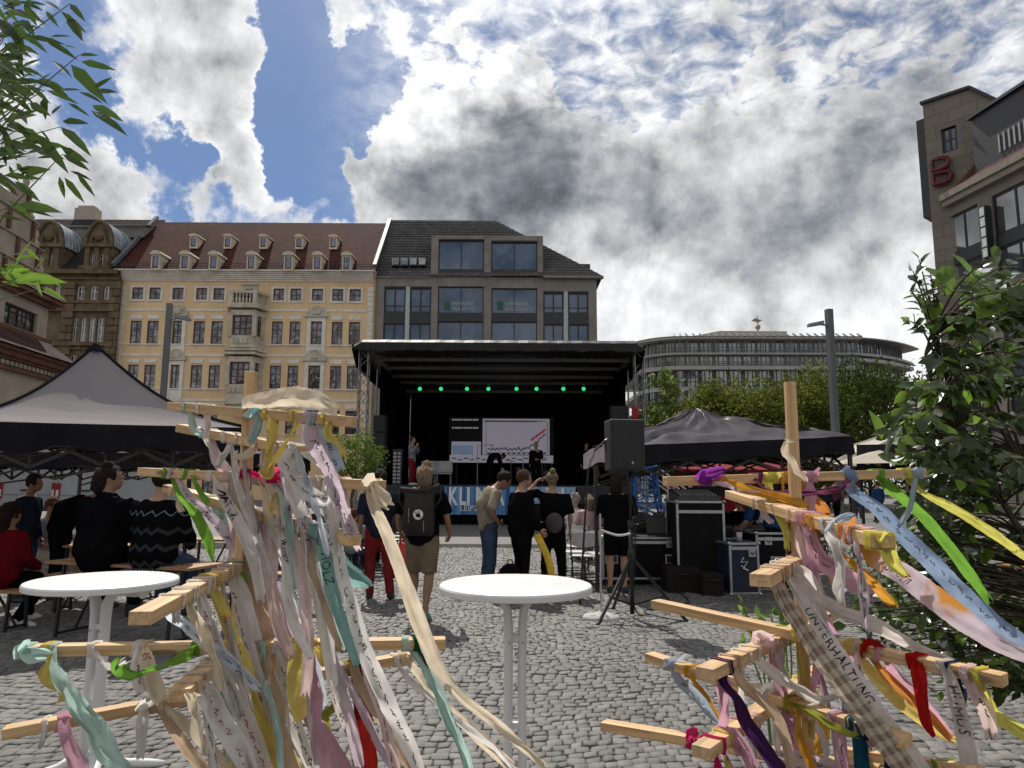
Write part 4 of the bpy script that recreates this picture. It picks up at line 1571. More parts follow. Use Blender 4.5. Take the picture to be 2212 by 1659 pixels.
 br = slab('base', plan(-.3), 0, Z(gy(850)), mat('red brown brick', (.17, .08, .06), .85, .2, .6))
 # right, lower wing
 for a, b, e in ((gy(508), gy(492), .8), (gy(548), gy(525), .8), (gy(640), gy(600), .2)):
  mb = MB()
  pl = plan2(e)
  ring = pl + [V((pl[0].x, pl[-1].y, 0))]
  mb.loft([[p_ + V((0, 0, Z(a, D0 + 4))) for p_ in ring], [p_ + V((0, 0, Z(b, D0 + 4))) for p_ in ring]])
  mb.build('floor_band', conc, root, fix=True)
 pl = plan2(1.4)
 mb = MB()
 ring = pl + [V((pl[0].x, pl[-1].y, 0))]
 mb.loft([[p_ + V((0, 0, Z(gy(402), D0 + 4))) for p_ in ring], [p_ + V((0, 0, Z(gy(393), D0 + 4))) for p_ in ring]])
 mb.build('roof', mat('thin metal roof', (.36, .35, .33), .5), root, fix=True)
 pl = plan2(-.4)
 for a, b in ((gy(492), gy(403)), (gy(600), gy(549)), (gy(760), gy(641))):
  for i in range(len(pl) - 1):
   p0, p1 = pl[i], pl[i + 1]
   z0, z1 = Z(a, D0 + 4), Z(b, D0 + 4)
   g = MB()
   g.quad(p0 + V((0, 0, z0)), p1 + V((0, 0, z0)), p1 + V((0, 0, z1)), p0 + V((0, 0, z1)))
   go = g.build('window', gm, root)
   fr = MB()
   for k in range(4):
    fr.box(p0.lerp(p1, k / 3) + V((0, -.06, (z0 + z1) / 2)), (.3 if k == 0 else .1, .2, z1 - z0))
   fr.build('mullion', mat('grey mullion', (.26, .25, .24), .6), go)
 # roof house and mast
 mb = MB()
 x0, x1 = P(gx(690), 715, D0 + 4).x, P(gx(1190), 715, D0 + 4).x
 z0, z1 = Z(gy(385), D0 + 4), Z(gy(347), D0 + 4)
 mb.prism([V((x0 - 3, D0 + 4, z0)), V((x1, D0 + 4, z0)), V((x1, D0 + 4, z1)), V((x0 + 1, D0 + 4, z1)), V((x0 - 1.5, D0 + 4, z1 - .5))], V((0, 6, 0)))
 mb.build('roof_house', mat('pale roof house', (.40, .39, .36), .7), root, fix=True)
 v = MB()
 p0 = P(gx(995), gy(345), D0 + 5)
 p1 = P(gx(992), gy(243), D0 + 5)
 v.tube([p0, p1], [.12, .05], 6)
 v.sphere(p0.lerp(p1, .24), .38, 10, 8)
 v.prism([p0.lerp(p1, .5) + V((-.9, 0, .35)), p0.lerp(p1, .5) + V((.1, 0, .1)), p0.lerp(p1, .5) + V((.7, 0, .45)), p0.lerp(p1, .5) + V((.1, 0, .55)), p0.lerp(p1, .5) + V((-.3, 0, .75))], V((0, .06, 0)))
 v.build('weather_vane', mat('dull copper', (.30, .22, .16), .5, .1, metal=.5), root, fix=True)
def build_lamps():
 for i, (px, py, pw, side, lab) in enumerate(((367, 655, 14.5, 1, 'tall grey square lamp post in front of the yellow townhouse'), (1790, 668, 16.5, -1, 'tall grey square lamp post in front of the green trees at right'))):
  d = 32.0
  p = P(px, py, d)
  b = G(px, 1200)
  w_ = pw / PF * d * .82
  root = thing('street_lamp', lab, 'street lamp', (p.x, d, 0), 0, 'square lamp posts on the market square')
  m = MB()
  m.box((p.x, d, p.z / 2), (w_, w_, p.z), R(12))
  m.build('post', mat('grey painted steel', (.13, .135, .14), .5, .1, .8), root, bevel=.02)
  a = MB()
  a.tube([V((p.x + side * w_ * .4, d, p.z - .75)), V((p.x + side * .75, d - .1, p.z - .7))], .05, 6)
  a.prism([V((p.x + side * .35, d - .25, p.z - .72)), V((p.x + side * 1.0, d - .15, p.z - .85)), V((p.x + side * 1.0, d + .1, p.z - .85)), V((p.x + side * .35, d + .2, p.z - .72))], V((0, 0, .14)))
  a.build('lamp_head', mat('grey lamp head', (.2, .21, .22), .5), root, fix=True)
  bs = MB()
  bs.box((p.x, d, .06), (w_ * 1.5, w_ * 1.5, .12))
  bs.build('base_plate', mat('grey painted steel', (.13, .135, .14), .5), root)
def tree(name, label, x, y, h, rad, n, leaf, m, group='green trees behind the right gazebo', trunk_r=.14, crown0=.25, seed=0, sub=None):
 r_ = np.random.default_rng(seed + 11)
 root = thing(name, label, 'tree', (x, y, 0), 0, group)
 t = MB()
 t.tube([V((x, y, -.05)), V((x + .1, y, h * .3)), V((x - .05, y + .1, h * .6)), V((x, y, h * .9))], [trunk_r, trunk_r * .75, trunk_r * .45, trunk_r * .1], 8)
 tips = []
 for k in range(14):
  a = r_.uniform(0, 6.28)
  z0 = h * r_.uniform(.25, .7)
  l = rad * r_.uniform(.5, .95)
  e = V((x + math.cos(a) * l, y + math.sin(a) * l, min(h * .97, z0 + l * r_.uniform(.5, 1.2))))
  t.tube([V((x, y, z0)), V((x, y, z0)).lerp(e, .5) + V((0, 0, .2)), e], [trunk_r * .35, trunk_r * .2, trunk_r * .05], 5)
  tips.append(e)
 t.build('trunk', mat('bark', (.12, .10, .075), .9, .25, 8, .5), root, smooth=True)
 nc = sub or 60
 cl = []
 for k in range(nc):
  u_ = r_.normal(size=3)
  u_ /= np.linalg.norm(u_)
  rr = r_.uniform(.35, 1.0) ** .5
  zc = h * (crown0 + 1) / 2
  cl.append((x + u_[0] * rad * rr, y + u_[1] * rad * rr, zc + u_[2] * h * (1 - crown0) / 2 * rr * .98))
 cl = np.array(cl)
 idx = r_.integers(0, nc, n)
 pos = cl[idx] + r_.normal(size=(n, 3)) * rad * .17
 keep = pos[:, 2] > h * crown0 * .6
 pos = pos[keep]
 n = len(pos)
 dr = unit(n) + np.array([.2, 0, .2])
 nr = unit(n) + np.array([0, -.2, .6])
 leafmesh('crown', pos, dr, nr, leaf * r_.uniform(.6, 1.4, n), leaf * .5, m, root)
 return root
LEAF = lambda nm, c, i=.8, tr=.4: thinmat(nm, c, tr, .3, .5, .0, i, weave=False)
def build_trees():
 g1 = LEAF('olive foliage', (.13, .155, .035), 1.1, .4)
 g2 = LEAF('dark foliage', (.065, .085, .024), 1.1, .3)
 specs = [(1420, 47, 860, 1.9, g2, 'low dark green tree beside the right stage tower'), (1520, 47, 812, 2.4, g1, 'olive green tree above the left part of the crumpled gazebo roof'),
    (1600, 45, 800, 2.4, g1, 'olive green tree above the middle of the crumpled gazebo roof'), (1680, 46, 795, 2.5, g1, 'olive green tree just left of the right lamp post'),
    (1760, 50, 772, 2.6, g1, 'tall olive tree standing behind the right lamp post'), (1860, 44, 752, 2.9, g2, 'tallest dark tree right of the right lamp post'),
    (1950, 47, 800, 2.8, g2, 'dark tree below the right end of the apartment block'), (2060, 44, 770, 3.0, g2, 'dark tree beside the stone corner building'),
    (1570, 56, 820, 2.6, g2, 'dark tree in the second row left of the bare wooden pole'), (1720, 56, 800, 2.6, g2, 'dark tree in the second row right of the bare wooden pole'), (1820, 56, 790, 2.8, g2, 'dark tree in the second row right of the right lamp post')]
 for i, (px, d, py, rad, m, lab) in enumerate(specs):
  p = P(px, py, d)
  tree('tree', lab, p.x, d, p.z * .94, rad * 1.12, 7500, .26, m, crown0=.12, seed=i, sub=90)
 p = P(1432, 800, 30)
 tree('young_tree', 'slender young tree with pale green leaves in front of the apartment block', p.x, 30, p.z, .75, 1300, .2, LEAF('pale fresh foliage', (.16, .21, .07), .7, .5), None, .05, .35, 77, 26)
 p = P(770, 945, 17)
 root = thing('potted_tree', 'small round potted tree beside the left stage tower', 'tree', (p.x, 17, 0))
 m = MB()
 m.lathe([(.26, 0), (.33, .45), (.36, .5), (.3, .5), (.29, .45)], (p.x, 17, 0), 20)
 m.build('pot', mat('terracotta', (.25, .12, .08), .8), root, smooth=True)
 m = MB()
 m.tube([V((p.x, 17, .4)), V((p.x - .08, 17, 1.1)), V((p.x + .02, 17, 1.7))], [.05, .04, .03], 7)
 for a in range(9):
  e = V((p.x + .55 * math.cos(a * .7), 17 + .5 * math.sin(a * .7), 2.2 + .25 * math.sin(a * 2.1)))
  m.tube([V((p.x, 17, 1.4 + .03 * a)), e], [.02, .006], 5)
 m.build('trunk', mat('bark', (.12, .10, .075), .9), root, smooth=True)
 n = 2600
 u_ = unit(n)
 pos = np.array([p.x, 17, 2.15]) + u_ * np.array([.72, .7, .6]) * (rng.uniform(.2, 1, n) ** .45)[:, None] * (1 + .25 * np.sin(u_[:, :1] * 7))
 leafmesh('crown', pos, unit(n) + np.array([.3, 0, .2]), unit(n) + np.array([0, 0, .5]), rng.uniform(.05, .10, n), .035, LEAF('potted foliage', (.10, .15, .03), .8, .45), root)
build_ground()
build_yellow()
build_modern()
build_sandstone()
build_left_hall()
build_right_block()
build_glass_block()
build_lamps()
build_trees()
# ================================================================== stage
BLK = mat('black stage cloth', (.007, .007, .008), .85, .25, 2, .3, 20)
STEEL = mat('galvanised truss', (.24, .24, .245), .35, .12, 5, metal=.7)
DARKM = mat('black metal', (.008, .008, .009), .45, .2)
def truss(mb, p, q, w=.3, r=.025, n=None, up=(0, 1, 0)):
 p, q = V(p), V(q)
 ax = (q - p)
 L = ax.length
 a = ax.cross(V(up)).normalized()
 b = ax.cross(a).normalized()
 cs = [a * sx * w / 2 + b * sy * w / 2 for sx, sy in ((-1, -1), (1, -1), (1, 1), (-1, 1))]
 for c in cs:
  mb.tube([p + c, q + c], r, 6)
 n = n or max(2, int(L / w))
 for i in range(n):
  for k in range(4):
   c0, c1 = cs[k], cs[(k + 1) % 4]
   if i % 2:
    c0, c1 = c1, c0
   mb.tube([p + ax * (i / n) + c0, p + ax * ((i + 1) / n) + c1], r * .55, 5)
def build_stage():
 Y0, Y1 = 26.5, 34.0
 xl, xr = P(792, 1050, Y0).x, P(1374, 1050, Y0).x
 zd = P(1080, 1049, Y0).z
 zb = P(1080, 1112, Y0).z
 zt = P(1080, 739, Y0).z
 zu = P(1080, 762, Y0).z
 xr0, xr1 = P(766, 745, Y0).x, P(1389, 745, Y0).x
 root = thing('concert_stage', 'black mobile concert stage with flat roof, truss corner towers and dark backdrop', 'stage', ((xl + xr) / 2, Y0 + 3, 0))
 d = MB()
 d.box(((xl + xr) / 2, (Y0 + Y1) / 2, zd - .06), (xr - xl, Y1 - Y0, .12))
 d.build('deck', mat('dark stage deck', (.03, .03, .032), .6), root)
 sk = MB()
 sk.box(((xl + xr) / 2, Y0 + .08, (zb + .35 + zd - .13) / 2), (xr - xl, .06, zd - .13 - zb - .35))
 for k in range(14):
  x = xl + (xr - xl) * (k + .5) / 14
  sk.box((x, Y0 + .5, zd / 2 - .1), (.08, .08, zd - .2))
 sk.box(((xl + xr) / 2, Y0 + .1, .42), (xr - xl, .05, .5))
 sk.build('skirt', BLK, root)
 sk = MB()
 sk.box(((xl + xr) / 2, Y1 - .3, zd / 2 - .07), (xr - xl, .05, zd - .14))
 sk.build('skirt', BLK, root)
 for x in (P(1160, 1120, Y0).x, P(1255, 1120, Y0).x, xl + 1.2):
  wh = MB()
  wh.lathe([(.1, -.12), (.36, -.12), (.4, 0), (.36, .12), (.1, .12)], (0, 0, 0), 20)
  base = len(wh.v) - 100
  rot = Matrix.Rotation(R(90), 3, 'X')
  for i in range(base, len(wh.v)):
   wh.v[i] = tuple(rot @ V(wh.v[i]) + V((x, Y0 - .1, .40)))
  wh.build('wheel', mat('tyre rubber', (.01, .01, .01), .8), root, fix=True)
 # roof: sloped tarpaulin box with shiny upper lip
 rf = MB()
 pro = [(Y0 - .45, zu), (Y0 - .5, zt - .12), (Y0 - .35, zt), (Y1 + .3, zt - .9), (Y1 + .3, zt - 1.3), (Y0 + .2, zu + .08)]
 n = 60
 rings = []
 for k in range(n + 1):
  x = xr0 + (xr1 - xr0) * k / n
  w_ = .025 * math.sin(k * 1.7) + .02 * math.sin(k * .63)
  end = min(k, n - k)
  sag = .0 if end > 1 else -.12 * (2 - end)
  rings.append([V((x, yy + w_ * .6, zz + (w_ if i in (0,) else 0) + (sag if i in (1, 2) else 0))) for i, (yy, zz) in enumerate(pro)])
 rf.loft(rings)
 rf.build('roof', mat('black tarpaulin', (.012, .012, .013), .55, .25, 1.5, .4, 6), root, fix=True)
 for x, sgn in ((xr0, -1), (xr1, 1)):
  sd_ = MB()
  sd_.prism([V((x, Y0 - .4, zu)), V((x, Y0 - .45, zt - .2)), V((x, Y1, zt - .9)), V((x - sgn * .25, Y1, zu - 1.0)), V((x - sgn * .15, Y0 + 1.5, zu - .75)), V((x - sgn * .1, Y0 - .1, zu - .6))], V((-sgn * .06, 0, 0)))
  sd_.build('side_valance', BLK, root, fix=True)
 # ceiling girders, nearest to farthest, each a little lower
 zc = P(1080, 765, Y0 + .5).z
 grd = []
 for k, (py, yy) in enumerate(((778, Y0 + .8), (796, Y0 + 2.0), (814, Y0 + 3.4), (827, Y0 + 4.6), (846, Y0 + 6.0))):
  z = P(1080, py, yy).z
  g = MB()
  w_ = (xr - xl) / 2 - .1 * k
  xc = (xl + xr) / 2
  g.bar((xc - w_, yy, z), (xc + w_, yy, z), .09, .13)
  g.bar((xc - w_, yy, z + .42), (xc + w_, yy, z + .42), .09, .06)
  m_ = 18
  for i in range(m_):
   x0 = xc - w_ + 2 * w_ * i / m_
   x1 = xc - w_ + 2 * w_ * (i + 1) / m_
   g.bar((x0, yy, z if i % 2 else z + .42), (x1, yy, z + .42 if i % 2 else z), .03, .03)
  g.build('ceiling_girder', mat('dull aluminium', (.11, .105, .095), .5, .2, 3, metal=.3), root)
 # side and back cloths
 bk = MB()
 n = 80
 for (a, b) in (((xl + .55, Y1 - .4), (xr - .55, Y1 - .4)),):
  front = [V((a[0] + (b[0] - a[0]) * k / n, a[1] + .07 * math.sin(k * 1.3) + .03 * math.sin(k * .4), zd)) for k in range(n + 1)]
  for k in range(n):
   h = V((0, 0, zt - 1.2 - zd))
   bk.quad(front[k], front[k + 1], front[k + 1] + h, front[k] + h)
 bk.build('backdrop', BLK, root, smooth=True)
 for sx, x in ((1, xl + .12), (-1, xr - .12)):
  s_ = MB()
  for k in range(40):
   y0, y1 = Y0 + 1.4 + (Y1 - Y0 - 1.8) * k / 40, Y0 + 1.4 + (Y1 - Y0 - 1.8) * (k + 1) / 40
   s_.quad((x + .05 * math.sin(k * 1.2) + sx * .4 * k / 40, y0, zd), (x + .05 * math.sin(k * 1.2 + 1.2) + sx * .4 * (k + 1) / 40, y1, zd),
     (x + .05 * math.sin(k * 1.2 + 1.2) + sx * .4 * (k + 1) / 40, y1, zt - .7), (x + .05 * math.sin(k * 1.2) + sx * .4 * k / 40, y0, zt - .7))
  s_.build('side_cloth', BLK, root, smooth=True)
 # truss towers at the front corners
 for x0 in (P(782, 900, Y0).x, P(1383, 900, Y0).x):
  t = MB()
  truss(t, (x0, Y0 + .1, 0), (x0, Y0 + .1, zu + .1), .34, .028, 18)
  t.box((x0, Y0 + .1, .04), (.7, .7, .08))
  t.build('truss_tower', STEEL, root)
 for px in (812, 852, 1322, 1358):
  yy = Y0 + (1.0 if px in (812, 1358) else 5.6)
  p = P(px, 900, yy)
  st = MB()
  st.tube([(p.x, yy, zd), (p.x, yy, zu - .5)], .035, 6)
  st.build('inner_post', STEEL, root)
 # banner
 m = bpy.data.materials.new('banner print')
 m.use_nodes = True
 t = NT(m.node_tree)
 b = t.n['Principled BSDF']
 tc = t.node('ShaderNodeTexCoord').outputs['Object']
 sp = t.node('ShaderNodeSeparateXYZ', i_Vector=tc)
 n1 = t.node('ShaderNodeTexNoise', noise_dimensions='1D')
 t.set(n1.inputs['W'], sp.outputs[0])
 n1.inputs['Scale'].default_value = 5.0
 n1.inputs['Detail'].default_value = 5
 c = t.mix(t.sm(n1.outputs[0], .36, .62), (.015, .07, .26), (.16, .38, .62))
 c = t.mix(t.sm(sp.outputs[0], .2, .9), c, t.mix(.42, c, (.5, .6, .7)))
 c = t.mix(t.m('MULTIPLY', t.sm(sp.outputs[2], .75, .3), .25), c, (.02, .04, .12))
 t.set(b.inputs['Base Color'], c)
 b.inputs['Roughness'].default_value = .6
 bxl, bxr = P(960, 1080, Y0).x, P(1243, 1080, Y0).x
 bn = MB()
 k_ = 24
 zb0 = zb
 for k in range(k_):
  xa, xb = bxl + (bxr - bxl) * k / k_, bxl + (bxr - bxl) * (k + 1) / k_
  ya, yb = Y0 - .06 - .015 * math.sin(k * .9), Y0 - .06 - .015 * math.sin((k + 1) * .9)
  bn.quad((xa, ya, zb0), (xb, yb, zb0), (xb, yb, zd - .04), (xa, ya, zd - .04))
 bo = bn.build('banner', m, None, smooth=True)
 tag(bo, 'blue and white striped banner reading KLIMA hung on the front of the stage', 'banner')
 tx = MB()
 X = lambda px: P(px, 1080, Y0).x
 for ch, a, b_ in (('K', 970, 990), ('L', 993, 1007), ('I', 1009, 1015), ('M', 1028, 1056), ('A', 1067, 1090), ('I', 1180, 1186), ('N', 1192, 1218)):
  textplane(tx, ch, ((X(a) + X(b_)) / 2, Y0 - .085, P(1080, 1072, Y0).z), (1, 0, 0), (0, 0, 1), width=X(b_) - X(a), height=.66, bold=.02 if ch == 'I' else .035)
 tx.build('lettering', mat('white lettering', (.72, .74, .76), .5, .05), bo)
 tx = MB()
 textplane(tx, 'LEIPZIG', (X(1023), Y0 - .085, P(1080, 1098, Y0).z), (1, 0, 0), (0, 0, 1), width=X(1056) - X(1000), height=.2)
 tx.build('lettering', mat('white lettering', (.72, .74, .76), .5, .05), bo)
 # floor edge mats of the stage front
 e = MB()
 e.box(((bxr + xr) / 2, Y0 - .03, (zb + zd) / 2 - .05), (xr - bxr - .1, .05, zd - zb - .05))
 e.build('front_cloth', mat('grey stage cloth', (.05, .05, .055), .85), root)
 e = MB()
 e.box(((bxl + xl) / 2, Y0 - .03, (zb + zd) / 2 - .05), (bxl - xl - .1, .05, zd - zb - .05))
 e.build('front_cloth', mat('grey stage cloth', (.05, .05, .055), .85), root)
 # green spotlights
 spots = (907, 952.6, 1008.7, 1055, 1115.7, 1159, 1217, 1260.8)
 src = None
 for i, px in enumerate(spots):
  yy = Y0 + 5.2
  p = P(px, 840, yy)
  if src is None:
   src = thing('stage_spotlight', '', 'spotlight', (0, 0, 0), 0, 'green stage spotlights under the roof')
   h = MB()
   h.tube([(0, .32, .02), (0, .1, 0), (0, .0, 0)], [.08, .11, .115], 12)
   h.build('housing', DARKM, src, local=True, smooth=True)
   h = MB()
   h.tube([(-.14, .12, 0), (-.14, .12, .3), (.14, .12, .3), (.14, .12, 0)], .015, 5)
   h.tube([(0, .12, .3), (0, .12, .55)], .02, 5)
   h.build('yoke', DARKM, src, local=True)
   h = MB()
   h.sphere((0, -.0, 0), (.09, .03, .09), 14, 8)
   h.build('lens', mat('lit green lens', (.02, .4, .1), .4, .5, 14, emit=((.03, .80, .25), 1.0)), src, local=True, smooth=True)
   o = src
  else:
   o = dup(src)
  o.location = p
  o['label'] = 'green lit round spotlight, number %s from the left under the stage roof' % ('one two three four five six seven eight'.split()[i])
 # screen
 ys = Y1 - .9
 q0, q1 = P(968, 1000, ys), P(1196, 902, ys)
 fr = MB()
 fr.box(((q0.x + q1.x) / 2, ys + .1, (q0.z + q1.z) / 2), (q1.x - q0.x, .15, q1.z - q0.z))
 for x in (q0.x + .4, q1.x - .4):
  fr.box((x, ys + .1, (zd + q0.z) / 2), (.1, .1, q0.z - zd))
 so = fr.build('video_wall', mat('dark screen', (.004, .005, .005), .7, .2), None)
 tag(so, 'large video screen showing a white line chart at the back of the stage', 'screen')
 lit = mat('lit screen', (.2, .2, .22), .4, .05, 3, emit=((.46, .43, .52), .30))
 blu = mat('lit screen blue', (.1, .14, .2), .4, .5, 3, emit=((.16, .22, .34), .4))
 def panel(nm, x0, y0, x1, y1, m_, off=.0):
  a, b_ = P(x0, y1, ys), P(x1, y0, ys)
  mb = MB()
  mb.box(((a.x + b_.x) / 2, ys + .018 - off, (a.z + b_.z) / 2), (b_.x - a.x, .01, b_.z - a.z))
  return mb.build(nm, m_, so)
 panel('chart_panel', 1042, 905, 1187, 982, lit)
 panel('caption_panel', 975, 954, 1039, 983, lit)
 panel('picture_panel', 977, 962, 1022, 982, blu, .012)
 panel('caption_strip', 971, 984, 1195, 999, lit)
 ln = MB()
 for k in range(5):
  p_ = P(1046, 909 + k * 1.6, ys)
  w_ = (P(1180 - 20 * (k % 3), 909, ys).x - p_.x)
  if k < 2:
   ln.box((p_.x + w_ / 2, ys - .002, p_.z), (w_, .01, .03))
 pts = []
 for k in range(46):
  f = k / 45
  px = 1054 + 124 * f
  y_ = 970 - 3 * math.sin(k * 1.9) * random.random() * 1.6 - (max(0, f - .62) ** 1.3) * 110
  pts.append(P(px, y_, ys - .01))
 for a, b_ in zip(pts[:-1], pts[1:]):
  ln.bar(a, b_, .02, .045)
 for px in (1050, 1182):
  ln.bar(P(px, 912, ys - .01), P(px, 978, ys - .01), .02, .02)
 ln.bar(P(1050, 978, ys - .01), P(1182, 978, ys - .01), .02, .02)
 for k in range(12):
  ln.bar(P(1052 + 11 * k, 979.5, ys - .01), P(1058 + 11 * k, 979.5, ys - .01), .02, .06)
 for k in range(16):
  ln.bar(P(976 + 13 * k, 990 + (k % 2) * 3, ys - .01), P(985 + 13 * k, 990 + (k % 2) * 3, ys - .01), .02, .05)
 ln.build('chart_line', mat('chart ink', (.03, .03, .05), .5), so)
 rd = MB()
 for k in range(9):
  p_ = P(1148 + 3.6 * k, 950 - 2.6 * k, ys - .02)
  rd.sphere(p_, (.045, .02, .05 + .03 * (k % 2)), 6, 5)
 rd.build('chart_mark', mat('chart red', (.25, .02, .05), .5, emit=((.3, .01, .05), .4)), so)
 for k, (py, w_) in enumerate(((906.5, 60), (924, 52))):
  a = P(976, py, ys - .01)
  tw = MB()
  for j in range(9):
   x0 = a.x + j * .14
   tw.box((x0 + .05, ys - .0, a.z), (.09 + .02 * (j % 3), .012, .07))
  tw.build('caption', mat('lit caption', (.3, .3, .3), .5, emit=((.4, .4, .42), .35)), so)
 # loudspeakers and boxes on the deck
 for i, (x0, y0, x1, y1, lab) in enumerate(((803, 897, 834, 1046, 'tall black loudspeaker stack at the left edge of the stage'), (1321, 877, 1356, 1044, 'tall black loudspeaker stack at the right edge of the stage'))):
  a, b_ = P(x0, y1, Y0 + 1.0), P(x1, y0, Y0 + 1.0)
  r_ = thing('loudspeaker_stack', lab, 'loudspeaker', ((a.x + b_.x) / 2, Y0 + 1.2, zd), 0, 'loudspeaker stacks on the stage')
  hgt = (b_.z - zd) / 4
  for k in range(4):
   mb = MB()
   mb.box(((a.x + b_.x) / 2, Y0 + 1.2, zd + hgt * (k + .5)), (b_.x - a.x, .6, hgt - .02))
   c_ = mb.build('cabinet', mat('black painted cabinet', (.014, .014, .015), .6, .2, 6, .3, 60), r_, bevel=.015)
   mb = MB()
   mb.box(((a.x + b_.x) / 2, Y0 + .89, zd + hgt * (k + .5)), (b_.x - a.x - .08, .02, hgt - .1))
   mb.build('grille', mat('speaker grille', (.02, .02, .02), .7, .3, 60), c_)
 # rack with pale perforated front at left
 a, b_ = P(848, 1046, Y0 + .6), P(866, 970, Y0 + .6)
 r_ = thing('rack_tower', 'narrow pale perforated equipment tower on the stage left of the man in red trousers', 'rack', ((a.x + b_.x) / 2, Y0 + .8, zd))
 mb = MB()
 mb.box(((a.x + b_.x) / 2, Y0 + .8, (zd + b_.z) / 2), (.34, .3, b_.z - zd))
 mb.build('frame', DARKM, r_)
 mb = MB()
 for k in range(9):
  for j in range(2):
   mb.box(((a.x + b_.x) / 2 - .08 + .16 * j, Y0 + .64, zd + .12 + k * (b_.z - zd - .15) / 9), (.11, .02, .08))
 mb.build('front_panel', mat('pale slots', (.32, .32, .32), .5), r_)
 # chairs and instruments on the stage
 wc = mat('pale folding seat', (.33, .32, .31), .6)
 for i, (px, lab) in enumerate(((926, 'left pale chair on the stage behind the backpack wearer'), (960, 'right pale chair on the stage behind the backpack wearer'))):
  yy = Y0 + 1.6
  p = P(px, 1000, yy)
  r_ = thing('stage_chair', lab, 'chair', (p.x, yy, zd), 0, 'pale chairs on the stage')
  mb = MB()
  mb.box((p.x, yy + .2, zd + .72), (.62, .05, .44))
  mb.build('backrest', wc, r_, bevel=.02)
  mb = MB()
  mb.box((p.x, yy - .05, zd + .45), (.62, .5, .06))
  mb.build('seat', wc, r_, bevel=.02)
  for sx in (-.26, .26):
   for sy in (-.25, .18):
    mb = MB()
    mb.tube([(p.x + sx, yy + sy, zd), (p.x + sx, yy + sy, zd + (.45 if sy < 0 else .9))], .016, 6)
    mb.build('leg', STEEL, r_)
 # drum kit and stands read as dark bits in front of the screen
 yy = Y0 + 3.2
 p = P(1140, 1035, yy)
 r_ = thing('drum_kit', 'drum kit with small cymbals standing in the dark middle of the stage', 'drum kit', (p.x, yy, zd))
 for dx, dz, rr, hh in ((0, .3, .3, .45), (-.35, .62, .18, .2), (.3, .62, .18, .2), (.75, .4, .24, .4)):
  mb = MB()
  mb.lathe([(rr, -hh / 2), (rr, hh / 2)], (p.x + dx, yy, zd + dz), 18)
  mb.build('drum', mat('dark drum shell', (.04, .035, .04), .3), r_)
 for dx, dz in ((-.7, 1.0), (.6, 1.15), (1.0, .9)):
  mb = MB()
  mb.lathe([(.01, .02), (.22, -.01), (.22, -.015), (.01, .0)], (p.x + dx, yy, zd + dz), 18)
  mb.tube([(p.x + dx, yy, zd), (p.x + dx, yy, zd + dz)], .012, 5)
  mb.build('cymbal', mat('brass', (.40, .28, .16), .35, .1, metal=.8), r_)
 mk = MB()
 for k, (px, top, yy, lab) in enumerate(((1031, 962, Y0 + 1.0, 'microphone stand with straight pole near the stage screen'), (1130, 965, Y0 + 1.2, 'microphone stand with angled boom beside the white-haired speaker'))):
  p = P(px, 1040, yy)
  zt_ = P(px, top, yy).z
  r_ = thing('microphone_stand', lab, 'microphone stand', (p.x, yy, zd), 0, 'microphone stands on the stage')
  mb = MB()
  mb.tube([(p.x, yy, zd), (p.x, yy, zt_)], .014, 6)
  mb.tube([(p.x, yy, zt_), (p.x + .45, yy - .1, zt_ + (.25 if k else .02) - .4 * k)], .012, 6)
  mb.build('pole', mat('grey stand metal', (.25, .25, .26), .4), r_)
  mb = MB()
  for a in range(3):
   mb.tube([(p.x, yy, zd + .1), (p.x + .3 * math.cos(a * 2.1), yy + .3 * math.sin(a * 2.1), zd + .01)], .012, 5)
  mb.build('tripod', DARKM, r_)
  mb = MB()
  mb.tube([(p.x + .45, yy - .1, zt_ - .13 * k), (p.x + .6, yy - .12, zt_ - .2 * k)], [.02, .035], 8)
  mb.build('microphone', mat('grey stand metal', (.25, .25, .26), .4), r_)
build_stage()
